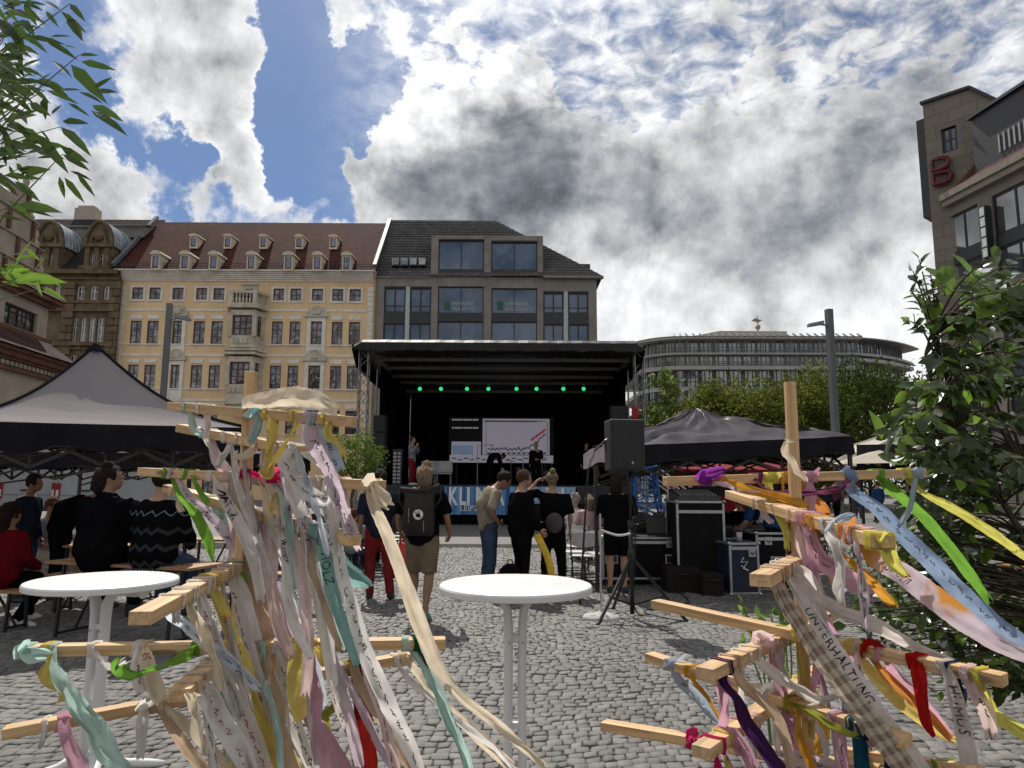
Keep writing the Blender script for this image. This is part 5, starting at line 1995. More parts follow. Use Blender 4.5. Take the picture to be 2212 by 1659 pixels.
# ================================================================== gazebos
def gazebo(label, corners, peak, zes, val, m_roof, m_val, wr=.03, leg=True, sag=.25, group='gazebo tents on the square', frame=True, frame_mat=None, wmode=0):
 """corners: 4 plan points in order, front-left first, counter-clockwise seen from above"""
 cx = sum(c[0] for c in corners) / 4
 cy = sum(c[1] for c in corners) / 4
 root = thing('gazebo', label, 'gazebo', (cx, cy, 0), 0, group)
 pk = V(peak)
 C = [V((c[0], c[1], z)) for c, z in zip(corners, zes)]
 r = MB()
 N, M_ = 26, 20
 for k in range(4):
  a, b = C[k], C[(k + 1) % 4]
  nrm = ((b - a).cross(pk - a)).normalized()
  if nrm.z < 0:
   nrm = -nrm
  grid = []
  for j in range(M_ + 1):
   v_ = j / M_
   row = []
   for i in range(N + 1):
    u_ = i / N
    base = a.lerp(b, u_)
    p = base.lerp(pk, v_)
    edge = math.sin(math.pi * u_)
    bow = -sag * math.sin(math.pi * v_) * (1 if wmode == 0 else .4) - .06 * edge * (1 - v_) * 0
    p = p + V((0, 0, bow * .9))
    if wmode:
     s = mnoise.noise(V((p.x * 1.5, p.y * 1.5, p.z * 2.2 + k))) * 1.0 + mnoise.noise(V((u_ * 14 - v_ * 5, v_ * 3, k * 3.1))) * .9 + .6 * abs(mnoise.noise(V((u_ * 9 + v_ * 9, v_ * 1.2, 5 + k))))
     p = p + nrm * (wr * s * 1.6 * (1 - .2 * v_) * min(1, 4 * v_ + .25) - sag * .7 * edge * math.sin(math.pi * min(1, v_ * 1.1)))
    else:
     s = mnoise.noise(V((u_ * 3, v_ * 16 + .4 * u_, k * 7.0)))
     p = p + nrm * (wr * s * edge * (1 - v_) - .10 * edge * math.sin(math.pi * v_))
    row.append(p)
   grid.append(row)
  vs = [p for row in grid for p in row]
  fs = []
  for j in range(M_):
   for i in range(N):
    o = j * (N + 1) + i
    fs.append((o, o + 1, o + N + 2, o + N + 1))
  r.add(vs, fs)
 r.build('canopy', m_roof, root, smooth=True)
 sm = MB()
 for k in range(4):
  pts = []
  for j in range(13):
   v_ = j / 12
   p = C[k].lerp(pk, v_) + V((0, 0, -sag * math.sin(math.pi * v_) * .9 * (1 if wmode == 0 else .4) + .012))
   pts.append(p)
  sm.tube(pts, .018 if wmode == 0 else .008, 5)
 if wmode == 0:
  sm.tube([pk + V((0, 0, -.08)), pk + V((0, 0, .03))], [.12, .03], 8)
 sm.build('seam', m_val, root)
 vl = MB()
 for k in range(4):
  a, b = C[k], C[(k + 1) % 4]
  out = V(((b - a).y, -(b - a).x, 0)).normalized()
  n = 40
  for i in range(n):
   f0, f1 = i / n, (i + 1) / n
   w0 = .02 * math.sin(f0 * 31) + .014 * math.sin(f0 * 12 + 1)
   w1 = .02 * math.sin(f1 * 31) + .014 * math.sin(f1 * 12 + 1)
   p0, p1 = a.lerp(b, f0), a.lerp(b, f1)
   d0 = V((0, 0, -val + .03 * math.sin(f0 * 22)))
   d1 = V((0, 0, -val + .03 * math.sin(f1 * 22)))
   vl.quad(p0 + d0 + out * (w0 + .02), p1 + d1 + out * (w1 + .02), p1, p0)
 vl.build('valance', m_val, root, smooth=True)
 fm = frame_mat or mat('dull grey tent frame', (.03, .028, .025), .5, .15, metal=.3)
 hm = MB()
 for k in range(4):
  a, b = C[k], C[(k + 1) % 4]
  n = 24
  pts = [a.lerp(b, i / n) + V((0, 0, -val + .03 * math.sin(i / n * 22) - .004)) for i in range(n + 1)]
  hm.tube(pts, .008, 4)
 hm.build('hem', fm, root)
 if leg:
  for c in C:
   c = c.lerp(V((cx, cy, c.z)), .02)
   mb = MB()
   mb.box((c.x, c.y, (c.z) / 2), (.05, .05, c.z))
   mb.box((c.x, c.y, .01), (.14, .14, .02))
   mb.build('leg', fm, root)
 if frame:
  f_ = MB()
  for k in range(4):
   cc = V((cx, cy, C[k].z))
   a, b = C[k].lerp(cc, .05) + V((0, 0, -val * .45)), C[(k + 1) % 4].lerp(V((cx, cy, C[(k + 1) % 4].z)), .05) + V((0, 0, -val * .45))
   n = 4
   dz = V((0, 0, -.34))
   for i in range(n):
    p0, p1 = a.lerp(b, i / n), a.lerp(b, (i + 1) / n)
    f_.bar(p0, p1 + dz, .022, .034)
    f_.bar(p0 + dz, p1, .022, .034)
   for i in range(1, n):
    p0 = a.lerp(b, i / n)
    f_.bar(p0 + dz * .95, p0 + dz * .05, .03, .03)
   f_.bar(C[k] + V((0, 0, -.25)), V((cx, cy, C[k].z + .1)), .03, .03)
   f_.bar(C[k] + V((0, 0, -.6)), V((cx, cy, C[k].z - .1)), .025, .03)
  f_.bar((cx, cy, C[0].z - .15), pk + V((0, 0, -.05)), .04, .04)
  f_.build('scissor_frame', fm, root)
 return root
GREYROOF = thinmat('sun-bleached grey canopy', (.33, .31, .315), .34, .05, 1.2, .0, 0, weave=False)
BLKROOF = thinmat('crumpled dark canopy', (.075, .068, .076), .03, .3, 2.0, .12, 0, weave=False)
BLKVAL = thinmat('black valance', (.018, .017, .02), .05, .2, 3, .0, 0, weave=False)
pk = P(207, 747, 9.0)
gazebo('pointed gazebo with sun-bleached light grey canopy and black valance over the beer tables at left', [(-5.62, 6.98), (-3.25, 8.65), (-4.92, 11.0), (-7.29, 9.35)], pk,
  [P(-130, 908, 6.98).z, P(520, 924, 8.65).z, 2.26, 2.26], .27, GREYROOF, BLKVAL, .035, True, .22)
pk2 = P(1504, 888, 12.4)
gazebo('gazebo with crumpled dark grey canopy behind the tripod loudspeaker', [(1.23, 10.75), (4.95, 10.33), (5.37, 14.1), (1.65, 14.5)], pk2, [2.12, 2.27, 2.25, 2.15], .26, BLKROOF, BLKVAL, .055, True, .06, wmode=1)
# further gazebos seen behind
c = P(560, 1000, 13.5)
gazebo('flat dark gazebo behind the pointed one, above the white van', [(-9.2, 12.2), (-4.2, 12.6), (-4.4, 15.6), (-9.3, 15.4)], (-6.8, 14, 2.9), [2.05, 2.06, 2.06, 2.05], .26, BLKROOF, BLKVAL, .03, True, .1)
WHT = thinmat('white canopy', (.62, .58, .52), .3, .06, 2, .0, 0, weave=False)
p = P(1945, 925, 19)
gazebo('white gazebo roof behind the shrub, right of the lamp post', [(p.x - 1.9, 17.5), (p.x + 1.9, 17.4), (p.x + 2, 20.6), (p.x - 1.8, 20.6)], (p.x + .4, 19, P(1945, 912, 19).z), [2.35, 2.35, 2.4, 2.4], .2, WHT, WHT, .03, True, .12)
p = P(2060, 940, 14)
gazebo('black gazebo hidden behind the leafy shrub at right', [(p.x - 1.3, 12.5), (p.x + 2.5, 12.4), (p.x + 2.6, 15.5), (p.x - 1.2, 15.5)], (p.x + .8, 14, P(2060, 925, 14).z), [2.3, 2.3, 2.4, 2.4], .5, BLKROOF, BLKVAL, .03, True, .12)
def parasol():
 p = P(1955, 985, 14.6)
 root = thing('parasol', 'cream parasol with pale wooden struts behind the shrub at right', 'parasol', (p.x, 14.6, 0))
 m = MB()
 m.tube([(p.x, 14.6, 0), (p.x, 14.6, 2.45)], .03, 8)
 m.lathe([(.25, 0), (.25, .06), (.06, .1)], (p.x, 14.6, 0), 16)
 m.build('pole', wood('parasol wood', (.50, .38, .25)), root)
 st = MB()
 for k in range(8):
  a = k * math.pi / 4 + .2
  st.bar((p.x, 14.6, 1.75), (p.x + .75 * math.cos(a), 14.6 + .75 * math.sin(a), 2.02), .03, .04)
  st.bar((p.x, 14.6, 2.35), (p.x + 1.45 * math.cos(a), 14.6 + 1.45 * math.sin(a), 1.95), .025, .03)
 st.build('strut', wood('parasol wood', (.50, .38, .25)), root)
 c_ = MB()
 for k in range(8):
  a, b = k * math.pi / 4 + .2, (k + 1) * math.pi / 4 + .2
  c_.quad((p.x + 1.5 * math.cos(a), 14.6 + 1.5 * math.sin(a), 1.98), (p.x + 1.5 * math.cos(b), 14.6 + 1.5 * math.sin(b), 1.98), (p.x, 14.6, 2.45))
 c_.build('canopy', thinmat('cream canopy', (.55, .5, .42), .35, .06, 2, .0, 0, weave=False), root)
parasol()
# ================================================================== people
SKIN = mat('skin', (.34, .195, .13), .55, .08, 30, ior=1.4)
SKIN2 = mat('tanned skin', (.25, .135, .085), .55, .08, 30, ior=1.4)
EYE = mat('dark eye', (.02, .015, .012), .3)
LIP = mat('lip', (.28, .11, .09), .5)
def cloth(nm, c, var=.18, bump=.5, scale=7):
 return mat(nm, c, .85, var, scale, bump, 90)
def hairm(nm, c):
 return mat(nm, c, .80, .5, 40, .9, 120)
HAIR_D = hairm('dark brown hair', (.022, .014, .010))
HAIR_B = hairm('brown hair', (.075, .042, .022))
HAIR_BL = hairm('dark blond hair', (.20, .14, .085))
HAIR_G = hairm('grey hair', (.36, .34, .32))
HAIR_R = hairm('red brown hair', (.10, .035, .018))
BLACK = cloth('black cotton', (.007, .007, .008))
NAVY = cloth('navy cotton', (.02, .023, .038))
JEANS = cloth('blue jeans', (.045, .065, .105), .3)
REDTR = cloth('dark red trousers', (.17, .02, .022))
KHAKI = cloth('khaki cotton', (.16, .125, .08))
GREYTEE = cloth('washed grey green cotton', (.26, .225, .165), .25)
BEIGE = cloth('beige cotton', (.30, .25, .19))
WHITEC = cloth('white cotton', (.6, .6, .6), .08)
GREYC = cloth('grey cotton', (.22, .22, .23))
YELC = cloth('mustard jacket cloth', (.50, .33, .05))
BLUEC = cloth('dark blue cotton', (.02, .05, .13))
REDC = cloth('red jersey', (.115, .007, .010), .12)
SHOE_D = mat('dark shoe', (.02, .02, .02), .6)
SHOE_G = mat('grey sneaker', (.14, .15, .16), .7, .35, 30)
SHOE_W = mat('white sneaker', (.62, .62, .6), .6)
# joints as fractions of the body height: x right, y forward, z up
STAND = dict(pel=(0, 0, .53), neck=(0, -.005, .835), head=(0, .012, .93),
    lsh=(-.112, 0, .805), rsh=(.112, 0, .805), lel=(-.142, -.015, .635), rel=(.142, -.015, .635),
    lwr=(-.150, .02, .49), rwr=(.150, .02, .49), lhd=(-.150, .035, .44), rhd=(.150, .035, .44),
    lhip=(-.052, 0, .51), rhip=(.052, 0, .51), lkn=(-.058, .012, .285), rkn=(.058, .012, .285),
    lan=(-.062, -.01, .045), ran=(.062, -.01, .045), lto=(-.075, .085, .015), rto=(.075, .085, .015))
SIT = dict(pel=(0, 0, .305), neck=(0, .02, .61), head=(0, .045, .705), lsh=(-.112, .015, .58), rsh=(.112, .015, .58),
   lel=(-.14, .05, .43), rel=(.14, .05, .43), lwr=(-.09, .17, .36), rwr=(.09, .17, .36), lhd=(-.06, .21, .36), rhd=(.06, .21, .36),
   lhip=(-.055, .02, .285), rhip=(.055, .02, .285), lkn=(-.075, .26, .285), rkn=(.075, .26, .285),
   lan=(-.075, .24, .045), ran=(.075, .24, .045), lto=(-.085, .33, .015), rto=(.085, .33, .015))
_pc = [0]
def person(label, x, y, rz, h=1.75, z=0.0, base=STAND, pose=None, top=BLACK, sleeve=.5, bottom=JEANS, leg=1.0, shoe=SHOE_D, hair='short', hm=HAIR_D, skin=SKIN,
   girth=1.0, hem=-.06, face=False, vox=.025, group=None, headturn=0.0, headtilt=0.0, fingers=True, loose=1.0, collar=False):
 J = {k: V(v) * h for k, v in {**base, **(pose or {})}.items()}
 root = thing('person', label, 'person', (x, y, z), rz, group)
 g = girth
 right_sh = (J['rsh'] - J['lsh']).normalized()
 right_hp = (J['rhip'] - J['lhip']).normalized()
 pel, neck = J['pel'], J['neck']
 spine = [pel + V((0, 0, -.06 * h)) * 1.0, pel, pel.lerp(neck, .3), pel.lerp(neck, .58), pel.lerp(neck, .84), pel.lerp(neck, .97), neck]
 if 'mid' in J:
  a = J['mid']
  spine = [pel + (pel - a).normalized() * .05 * h, pel, pel.lerp(a, .6), a, a.lerp(neck, .62), a.lerp(neck, .93), neck]
 if base is SIT or (pose and 'lkn' in pose and pose['lkn'][1] > .15):
  spine[0] = pel + V((0, 0.01 * h, -.035 * h))
 rad = [(.070, .058), (.090 * g, .066 * g), (.083 * g, .062 * g), (.093 * g, .068 * g), (.106, .062), (.082, .045), (.036, .036)]
 def torso(mb, inf=0.0, i0=0, i1=7, hemdrop=0.0, flare=0.0):
  rings = []
  for i in range(i0, i1):
   f = i / 6
   r_ = right_hp.lerp(right_sh, f).normalized()
   tn = (spine[min(6, i + 1)] - spine[max(0, i - 1)]).normalized()
   fw = tn.cross(r_).normalized() * -1
   rx, ry = rad[i]
   ex = inf + (flare if i <= i0 + 1 else 0)
   c = spine[i] + (tn * -hemdrop if i == i0 else V((0, 0, 0)))
   rings.append([c + r_ * (math.cos(2 * math.pi * k / 16) * (rx * h + ex)) + fw * (math.sin(2 * math.pi * k / 16) * (ry * h + ex)) for k in range(16)])
  mb.loft(rings)
 head = J['head']
 nd = (head - neck).normalized()
 HM = Matrix.Rotation(headturn, 3, 'Z') @ Matrix.Rotation(headtilt, 3, 'X')
 b = MB()
 torso(b)
 b.tube([neck - nd * .03 * h, neck.lerp(head, .4) + V((0, -.004 * h, 0)), head + V((0, -.008 * h, -.01 * h))], [.037 * h, .031 * h, .03 * h], 10)
 def hp(a, b_, c):
  return head + HM @ V((a * h, b_ * h, c * h))
 b.sphere(hp(0, -.004, .012), (.044 * h, .056 * h, .056 * h), 14, 10, HM)
 b.sphere(hp(0, .014, -.026), (.034 * h, .038 * h, .042 * h), 12, 8, HM)
 b.sphere(hp(0, .038, -.052), (.015 * h, .014 * h, .012 * h), 8, 6, HM)
 b.tube([hp(0, .048, .004), hp(0, .060, -.018), hp(0, .051, -.024)], [.006 * h, .011 * h, .010 * h], 6)
 b.sphere(hp(0, .047, .012), (.03 * h, .008 * h, .006 * h), 8, 6, HM)
 b.tube([hp(-.014, .047, -.038), hp(.014, .047, -.038)], .006 * h, 6)
 for sx in (-1, 1):
  b.sphere(hp(sx * .045, -.004, -.008), (.008 * h, .014 * h, .02 * h), 8, 6, HM)
 for s in 'lr':
  sh, el, wr, hd = J[s + 'sh'], J[s + 'el'], J[s + 'wr'], J[s + 'hd']
  b.tube([sh + V((0, 0, .0)), sh.lerp(el, .35), sh.lerp(el, .7), el, el.lerp(wr, .3), el.lerp(wr, .7), wr], [.033 * h * g ** .5, .031 * h * g ** .5, .026 * h, .0225 * h, .0235 * h, .018 * h, .0145 * h], 10)
  sg = -1 if s == 'l' else 1
  pd = (hd - wr).normalized()
  # palm faces the body
  b.tube([wr - pd * .01 * h, wr + pd * .025 * h, wr + pd * .055 * h], [(.014 * h, .012 * h), (.013 * h, .021 * h), (.010 * h, .023 * h)], 10, flat=(1, 0, 0))
  hip, kn, an, to = J[s + 'hip'], J[s + 'kn'], J[s + 'an'], J[s + 'to']
  b.tube([hip + V((0, 0, .02 * h)), hip.lerp(kn, .3), hip.lerp(kn, .75), kn, kn.lerp(an, .28), kn.lerp(an, .7), an], [.055 * h, .05 * h * g ** .5, .038 * h, .033 * h, .034 * h, .024 * h, .02 * h], 12)
  b.tube([an + V((0, 0, -.02 * h)) + (an - to).normalized() * .012 * h, an.lerp(to, .5) + V((0, 0, -.008 * h)), to], [.022 * h, .021 * h, .014 * h], 8)
 me = remesh(b, vox, 3, mats=[skin])
 if fingers:
  fb = MB()
  for s in 'lr':
   wr, hd = J[s + 'wr'], J[s + 'hd']
   pd = (hd - wr).normalized()
   tube_ref = V((1, 0, 0))
   u_ = (tube_ref - pd * tube_ref.dot(pd)).normalized()
   w_ = pd.cross(u_)
   if w_.y < 0:
    w_ = -w_
   sg = -1 if s == 'l' else 1
   inn = u_ * (-sg)
   for i, (o, l) in enumerate(((.016, .036), (.0055, .041), (-.005, .038), (-.0155, .029))):
    p0 = wr + pd * .05 * h + w_ * o * h
    p1 = p0 + pd * l * .45 * h + inn * .004 * h
    p2 = p0 + pd * l * .8 * h + inn * .012 * h
    p3 = p0 + pd * l * h + inn * .021 * h
    fb.tube([p0, p1, p2, p3], [.0055 * h, .0052 * h, .0046 * h, .0035 * h], 6)
   t0 = wr + pd * .018 * h + w_ * .016 * h
   fb.tube([t0, t0 + pd * .02 * h + w_ * .014 * h + inn * .006 * h, t0 + pd * .038 * h + w_ * .017 * h + inn * .012 * h], [.0075 * h, .0065 * h, .0045 * h], 6)
  import bmesh
  bm = bmesh.new()
  bm.from_mesh(me)
  m2 = fb.mesh('f', [], True)
  bm.from_mesh(m2)
  bm.to_mesh(me)
  bm.free()
  bpy.data.meshes.remove(m2)
  me.polygons.foreach_set('use_smooth', [True] * len(me.polygons))
 place('body', me, root, True)
 if face:
  e = MB()
  for sx in (-1, 1):
   e.sphere(hp(sx * .017, .046, .003), (.006 * h, .004 * h, .0035 * h), 8, 6, HM)
  e.build('eyes', EYE, root, local=True)
  e = MB()
  e.tube([hp(-.013, .0505, -.0385), hp(0, .0535, -.038), hp(.013, .0505, -.0385)], .0028 * h, 6)
  e.build('mouth', LIP, root, local=True)
 # top
 t = MB()
 inf = .012 * loose + .004
 torso(t, inf, 0 if hem < 0 else 1, 6, max(0, -hem - .06) * h, .006)
 if collar:
  t.tube([neck - nd * .02 * h, neck + nd * .02 * h], [.05 * h, .042 * h], 12)
 for s in 'lr':
  sh, el, wr = J[s + 'sh'], J[s + 'el'], J[s + 'wr']
  pts = [sh + (sh - el).normalized() * .005 * h, sh.lerp(el, .5), el, el.lerp(wr, .5), wr]
  rr = [.041, .040, .033, .030, .025]
  if sleeve <= .5:
   k = sleeve * 2
   pts = [pts[0], sh.lerp(el, k * .5), sh.lerp(el, k)]
   rr = [.041, .041, .041]
  t.tube(pts, [q * h * (.9 + .1 * loose) * g ** .4 for q in rr], 12)
 tm = remesh(t, vox * 1.15, 2, .010 * loose, 8.5, [top])
 place('shirt' if sleeve <= .5 else 'jacket', tm, root, True)
 q = MB()
 rg = []
 for i in (0, 1, 2):
  rx, ry = rad[i]
  r_ = right_hp
  tn = (spine[i + 1] - spine[max(0, i - 1)]).normalized()
  fw = tn.cross(r_).normalized() * -1
  c = spine[i] if i < 2 else pel.lerp(spine[2], .35)
  rx = .093 * g if i else .08
  rg.append([c + r_ * (math.cos(2 * math.pi * k / 14) * (rx * h + .010)) + fw * (math.sin(2 * math.pi * k / 14) * (ry * h + .010)) for k in range(14)])
 q.loft(rg)
 for s in 'lr':
  hip, kn, an = J[s + 'hip'], J[s + 'kn'], J[s + 'an']
  if leg >= 1:
   q.tube([hip + V((0, 0, .02 * h)), hip.lerp(kn, .3), hip.lerp(kn, .75), kn, kn.lerp(an, .35), kn.lerp(an, .8), an + V((0, 0, -.01 * h))], [r_ * h for r_ in (.060, .058 * g ** .5, .047, .042, .040, .035, .036)], 12)
  else:
   k = leg * 2 if leg <= .5 else 1
   q.tube([hip + V((0, 0, .02 * h)), hip.lerp(kn, .35 * k), hip.lerp(kn, .8 * k), hip.lerp(kn, 1.05 * k)], [r_ * h for r_ in (.061, .060, .056, .054)], 12)
 qm = remesh(q, vox * 1.15, 2, .010, 8, [bottom])
 place('trousers' if leg >= 1 else 'shorts', qm, root, True)
 for s in 'lr':
  an, to = J[s + 'an'], J[s + 'to']
  f = MB()
  d_ = (to - an)
  bk = an - V((d_.x, d_.y, 0)).normalized() * .02 * h
  f.tube([bk + V((0, 0, -.018 * h)), an.lerp(to, .3) + V((0, 0, -.012 * h)), an.lerp(to, .75) + V((0, 0, -.002 * h)), to + (to - an).normalized() * .012 * h], [(.026 * h, .024 * h), (.028 * h, .025 * h), (.021 * h, .026 * h), (.012 * h, .018 * h)], 10, flat=(0, 0, 1))
  f.tube([an + V((0, 0, .015 * h)), an + V((0, 0, -.02 * h))], [.025 * h, .027 * h], 10)
  place('shoe', remesh(f, .012, 2, mats=[shoe]), root, True)
 # hair
 if hair:
  a = MB()
  vs0 = len(a.v)
  a.sphere(hp(0, -.010, .018), (.050 * h, .060 * h, .058 * h), 18, 12, HM)
  keep = []
  inv = HM.inverted()
  lim = -.012 if hair in ('short', 'bald') else -.02
  for f in a.f:
   c = sum((V(a.v[i]) for i in f), V()) / len(f)
   l = inv @ (c - head) / h
   if hair == 'bald':
    ok = l.z > lim + .01 and l.y < -.0 and l.z < .06
   else:
    ok = (l.y < .022 and l.z > (lim - (.02 if l.y < -.02 else 0))) or l.z > .045
   if ok:
    keep.append(f)
  hb = MB()
  hb.v = a.v
  hb.f = keep
  hb.mi = [0] * len(keep)
  if hair in ('long', 'bun', 'curly', 'messy'):
   if hair == 'long':
    hb.tube([hp(0, -.03, .03), hp(0, -.058, -.02), hp(0, -.06, -.08), hp(0, -.05, -.135)], [.045 * h, .052 * h, .05 * h, .03 * h], 10)
   if hair == 'bun':
    hb.sphere(hp(0, -.035, .075), .026 * h, 10, 8)
    hb.tube([hp(0, -.05, .0), hp(0, -.052, -.03)], [.035 * h, .02 * h], 8)
   if hair == 'messy':
    hb.sphere(hp(0.01, -.02, .066), .03 * h, 10, 8)
    hb.tube([hp(0, -.03, .04), hp(0.0, -.05, -.01), hp(.01, -.055, -.06), hp(.012, -.05, -.09)], [.05 * h, .054 * h, .045 * h, .02 * h], 10)
   if hair == 'curly':
    for k in range(16):
     aa = k * 2.4
     hb.sphere(hp(.045 * math.cos(aa), -.015 + .04 * math.sin(aa), .02 + .05 * (k % 4) / 3), .022 * h, 7, 5)
  hbm = hb.mesh('hair', hm, True)
  for v in hbm.vertices:
   k = mnoise.noise(v.co * 45 / h) + .6 * mnoise.noise(v.co * 110 / h)
   l = inv @ (v.co - head)
   v.co += (v.co - head).normalized() * (k * .009 * h + .004)
  place('hair', hbm, root, True)
 _pc[0] += 1
 root['_h'] = h
 return root
def pos(px, d):
 p = P(px, 1039, d)
 return p.x, d
PI = math.pi
# --- backpack wearer walking away
bx_, by_ = pos(915, 8.5)
pz = person('person walking away in black tee and khaki shorts with dark backpack and untidy blond hair', bx_, by_, R(-6), 1.80, 0, STAND,
   dict(lkn=(-.06, .05, .295), lan=(-.06, .02, .06), lto=(-.07, .11, .02), rkn=(.055, -.02, .285), ran=(.05, -.105, .07), rto=(.065, -.035, .012),
     lel=(-.165, .0, .645), rel=(.165, -.02, .65), lwr=(-.165, .07, .53), rwr=(.17, .06, .53), lhd=(-.15, .12, .51), rhd=(.155, .11, .51), head=(.012, .012, .925)),
   BLACK, .42, KHAKI, .45, SHOE_G, 'messy', HAIR_BL, SKIN2, 1.12, loose=1.25, group='people standing and walking before the stage')
bp_ = thing('backpack', 'dark grey roll-top backpack with round white emblem on the walker in khaki shorts', 'backpack', (bx_, by_, .95), R(-6))
PKM = mat('dark grey tarpaulin bag', (.032, .030, .027), .8, .15, 5, .3, 30)
def build_backpack():
 m = MB()
 rings = []
 for z, w_, d0, d1 in ((.02, .15, -.12, -.20), (.06, .175, -.11, -.27), (.22, .18, -.11, -.30), (.38, .175, -.11, -.28), (.47, .17, -.11, -.25), (.52, .20, -.12, -.22), (.55, .225, -.14, -.21), (.57, .22, -.16, -.19)):
  rings.append([V((w_ * math.copysign(abs(math.cos(a)) ** .5, math.cos(a)), (d0 + d1) / 2 + (d0 - d1) / 2 * math.copysign(abs(math.sin(a)) ** .6, math.sin(a)), z)) for a in [2 * PI * k / 20 for k in range(20)]])
 m.loft(rings)
 m.build('pack', PKM, bp_, smooth=True, local=True, fix=True)
 r_ = MB()
 r_.tube([(-.235, -.17, .56), (-.12, -.20, .535), (0, -.205, .53), (.12, -.20, .54), (.235, -.17, .60)], [.02, .035, .035, .035, .022], 8)
 r_.tube([(-.235, -.17, .56), (-.25, -.17, .42), (-.18, -.20, .32)], .012, 6)
 r_.tube([(.235, -.17, .60), (.25, -.17, .45), (.18, -.20, .34)], .012, 6)
 r_.build('roll_top', PKM, bp_, smooth=True, local=True)
 s_ = MB()
 for sx in (-1, 1):
  s_.tube([(sx * .10, -.12, .10), (sx * .15, -.02, .12), (sx * .14, .09, .30), (sx * .12, .09, .48), (sx * .10, -.02, .565), (sx * .09, -.13, .52)], [(.012, .028)] * 6, 8)
 s_.build('strap', mat('black webbing', (.015, .015, .015), .7), bp_, smooth=True, local=True)
 e = MB()
 e.lathe([(.0, .0), (.058, 0), (.058, .004), (.0, .004)], (0, 0, 0), 24)
 rot = Matrix.Rotation(R(90), 3, 'X')
 e.v = [tuple(rot @ V(v) + V((.015, -.300, .27))) for v in e.v]
 eo = e.build('emblem', mat('white print', (.62, .60, .57), .6, .1), bp_, local=True)
 k = MB()
 k.prism([V((.015 + .030 * math.cos(a), -.306, .262 + .028 * math.sin(a))) for a in (.3, 2.2, 3.7, 5.2)], V((0, -.003, 0)))
 k.bar((-.02, -.306, .30), (.05, -.306, .235), .010, .006)
 k.bar((.03, -.306, .31), (.02, -.306, .28), .016, .006)
 k.build('emblem_motif', BLACK, eo, local=True)
 z = MB()
 z.tube([(-.10, -.285, .34), (-.095, -.295, .26), (-.098, -.292, .18)], .004, 5)
 z.tube([(.075, -.292, .20), (.08, -.285, .08)], .004, 5)
 z.build('zip_cord', mat('grey cord', (.3, .28, .27), .6), bp_, local=True)
build_backpack()
# --- red trousers
rx_, ry_ = pos(822, 10.0)
person('person in navy tee and dark red trousers carrying a red bag', rx_, ry_, R(8), 1.75, 0, STAND,
  dict(lkn=(-.06, .03, .285), lan=(-.055, -.02, .045), rkn=(.075, -.015, .285), ran=(.10, -.07, .055), rto=(.12, .02, .02), rel=(.15, -.02, .64), rwr=(.17, .0, .49), rhd=(.172, .01, .44)),
  NAVY, .46, REDTR, 1, SHOE_D, 'short', HAIR_D, SKIN2, 1.05, loose=1.2, group='people standing and walking before the stage')
bg = thing('shopping_bag', 'red and yellow carrier bag held by the person in dark red trousers', 'bag', (rx_ + .33, ry_ + .03, .28), R(8))
def build_bag():
 m = MB()
 rings = []
 for z, w_, d_ in ((0, .15, .08), (.05, .19, .11), (.2, .20, .12), (.33, .17, .09), (.42, .09, .04), (.47, .03, .02)):
  rings.append([V((w_ * math.cos(a) * (1 + .08 * math.sin(3 * a + z * 9)), d_ * math.sin(a) * (1 + .1 * math.cos(4 * a)), z)) for a in [2 * PI * k / 18 for k in range(18)]])
 m.loft(rings)
 b = MB()
 mm = mat('red carrier bag print', (.42, .02, .02), .4, .25, 9, .4, 20, stain=((.5, .25, .03), 6, .56))
 m.build('bag_body', mm, bg, smooth=True, local=True, fix=True)
 b.tube([(-.05, 0, .42), (-.03, 0, .52), (0, 0, .55), (.03, 0, .52), (.05, 0, .42)], .012, 6)
 b.build('handle', mm, bg, local=True)
build_bag()
# --- leaning man in jeans
lx, ly = pos(1056, 10.5)
person('man in washed grey-green tee and blue jeans bending his head forward', lx, ly, R(-72), 1.86, 0, STAND,
  dict(mid=(0, -.035, .68), neck=(0, .055, .80), head=(0, .125, .865), lsh=(-.11, .04, .775), rsh=(.11, .04, .775), lel=(-.165, -.02, .63), rel=(.165, -.03, .635),
   lwr=(-.12, .06, .535), rwr=(.125, .055, .535), lhd=(-.075, .095, .525), rhd=(.08, .09, .525)),
  GREYTEE, .5, JEANS, 1, SHOE_D, 'short', HAIR_D, SKIN2, .95, headtilt=R(-38), face=True, loose=1.15, group='people standing and walking before the stage')
# --- big man in black looking right
mx2, my2 = pos(1126, 10.2)
person('short-haired man in black tee and black trousers looking to the right', mx2, my2, R(-68), 1.76, 0, STAND,
  dict(neck=(0, .0, .835), head=(0, .03, .925), rel=(.155, .02, .645), rwr=(.15, .10, .53), rhd=(.145, .14, .495), lel=(-.15, -.02, .64)),
  BLACK, .55, BLACK, 1, SHOE_D, 'short', HAIR_B, SKIN, 1.38, headturn=R(-15), face=True, loose=1.3, hem=-.12, group='people standing and walking before the stage')
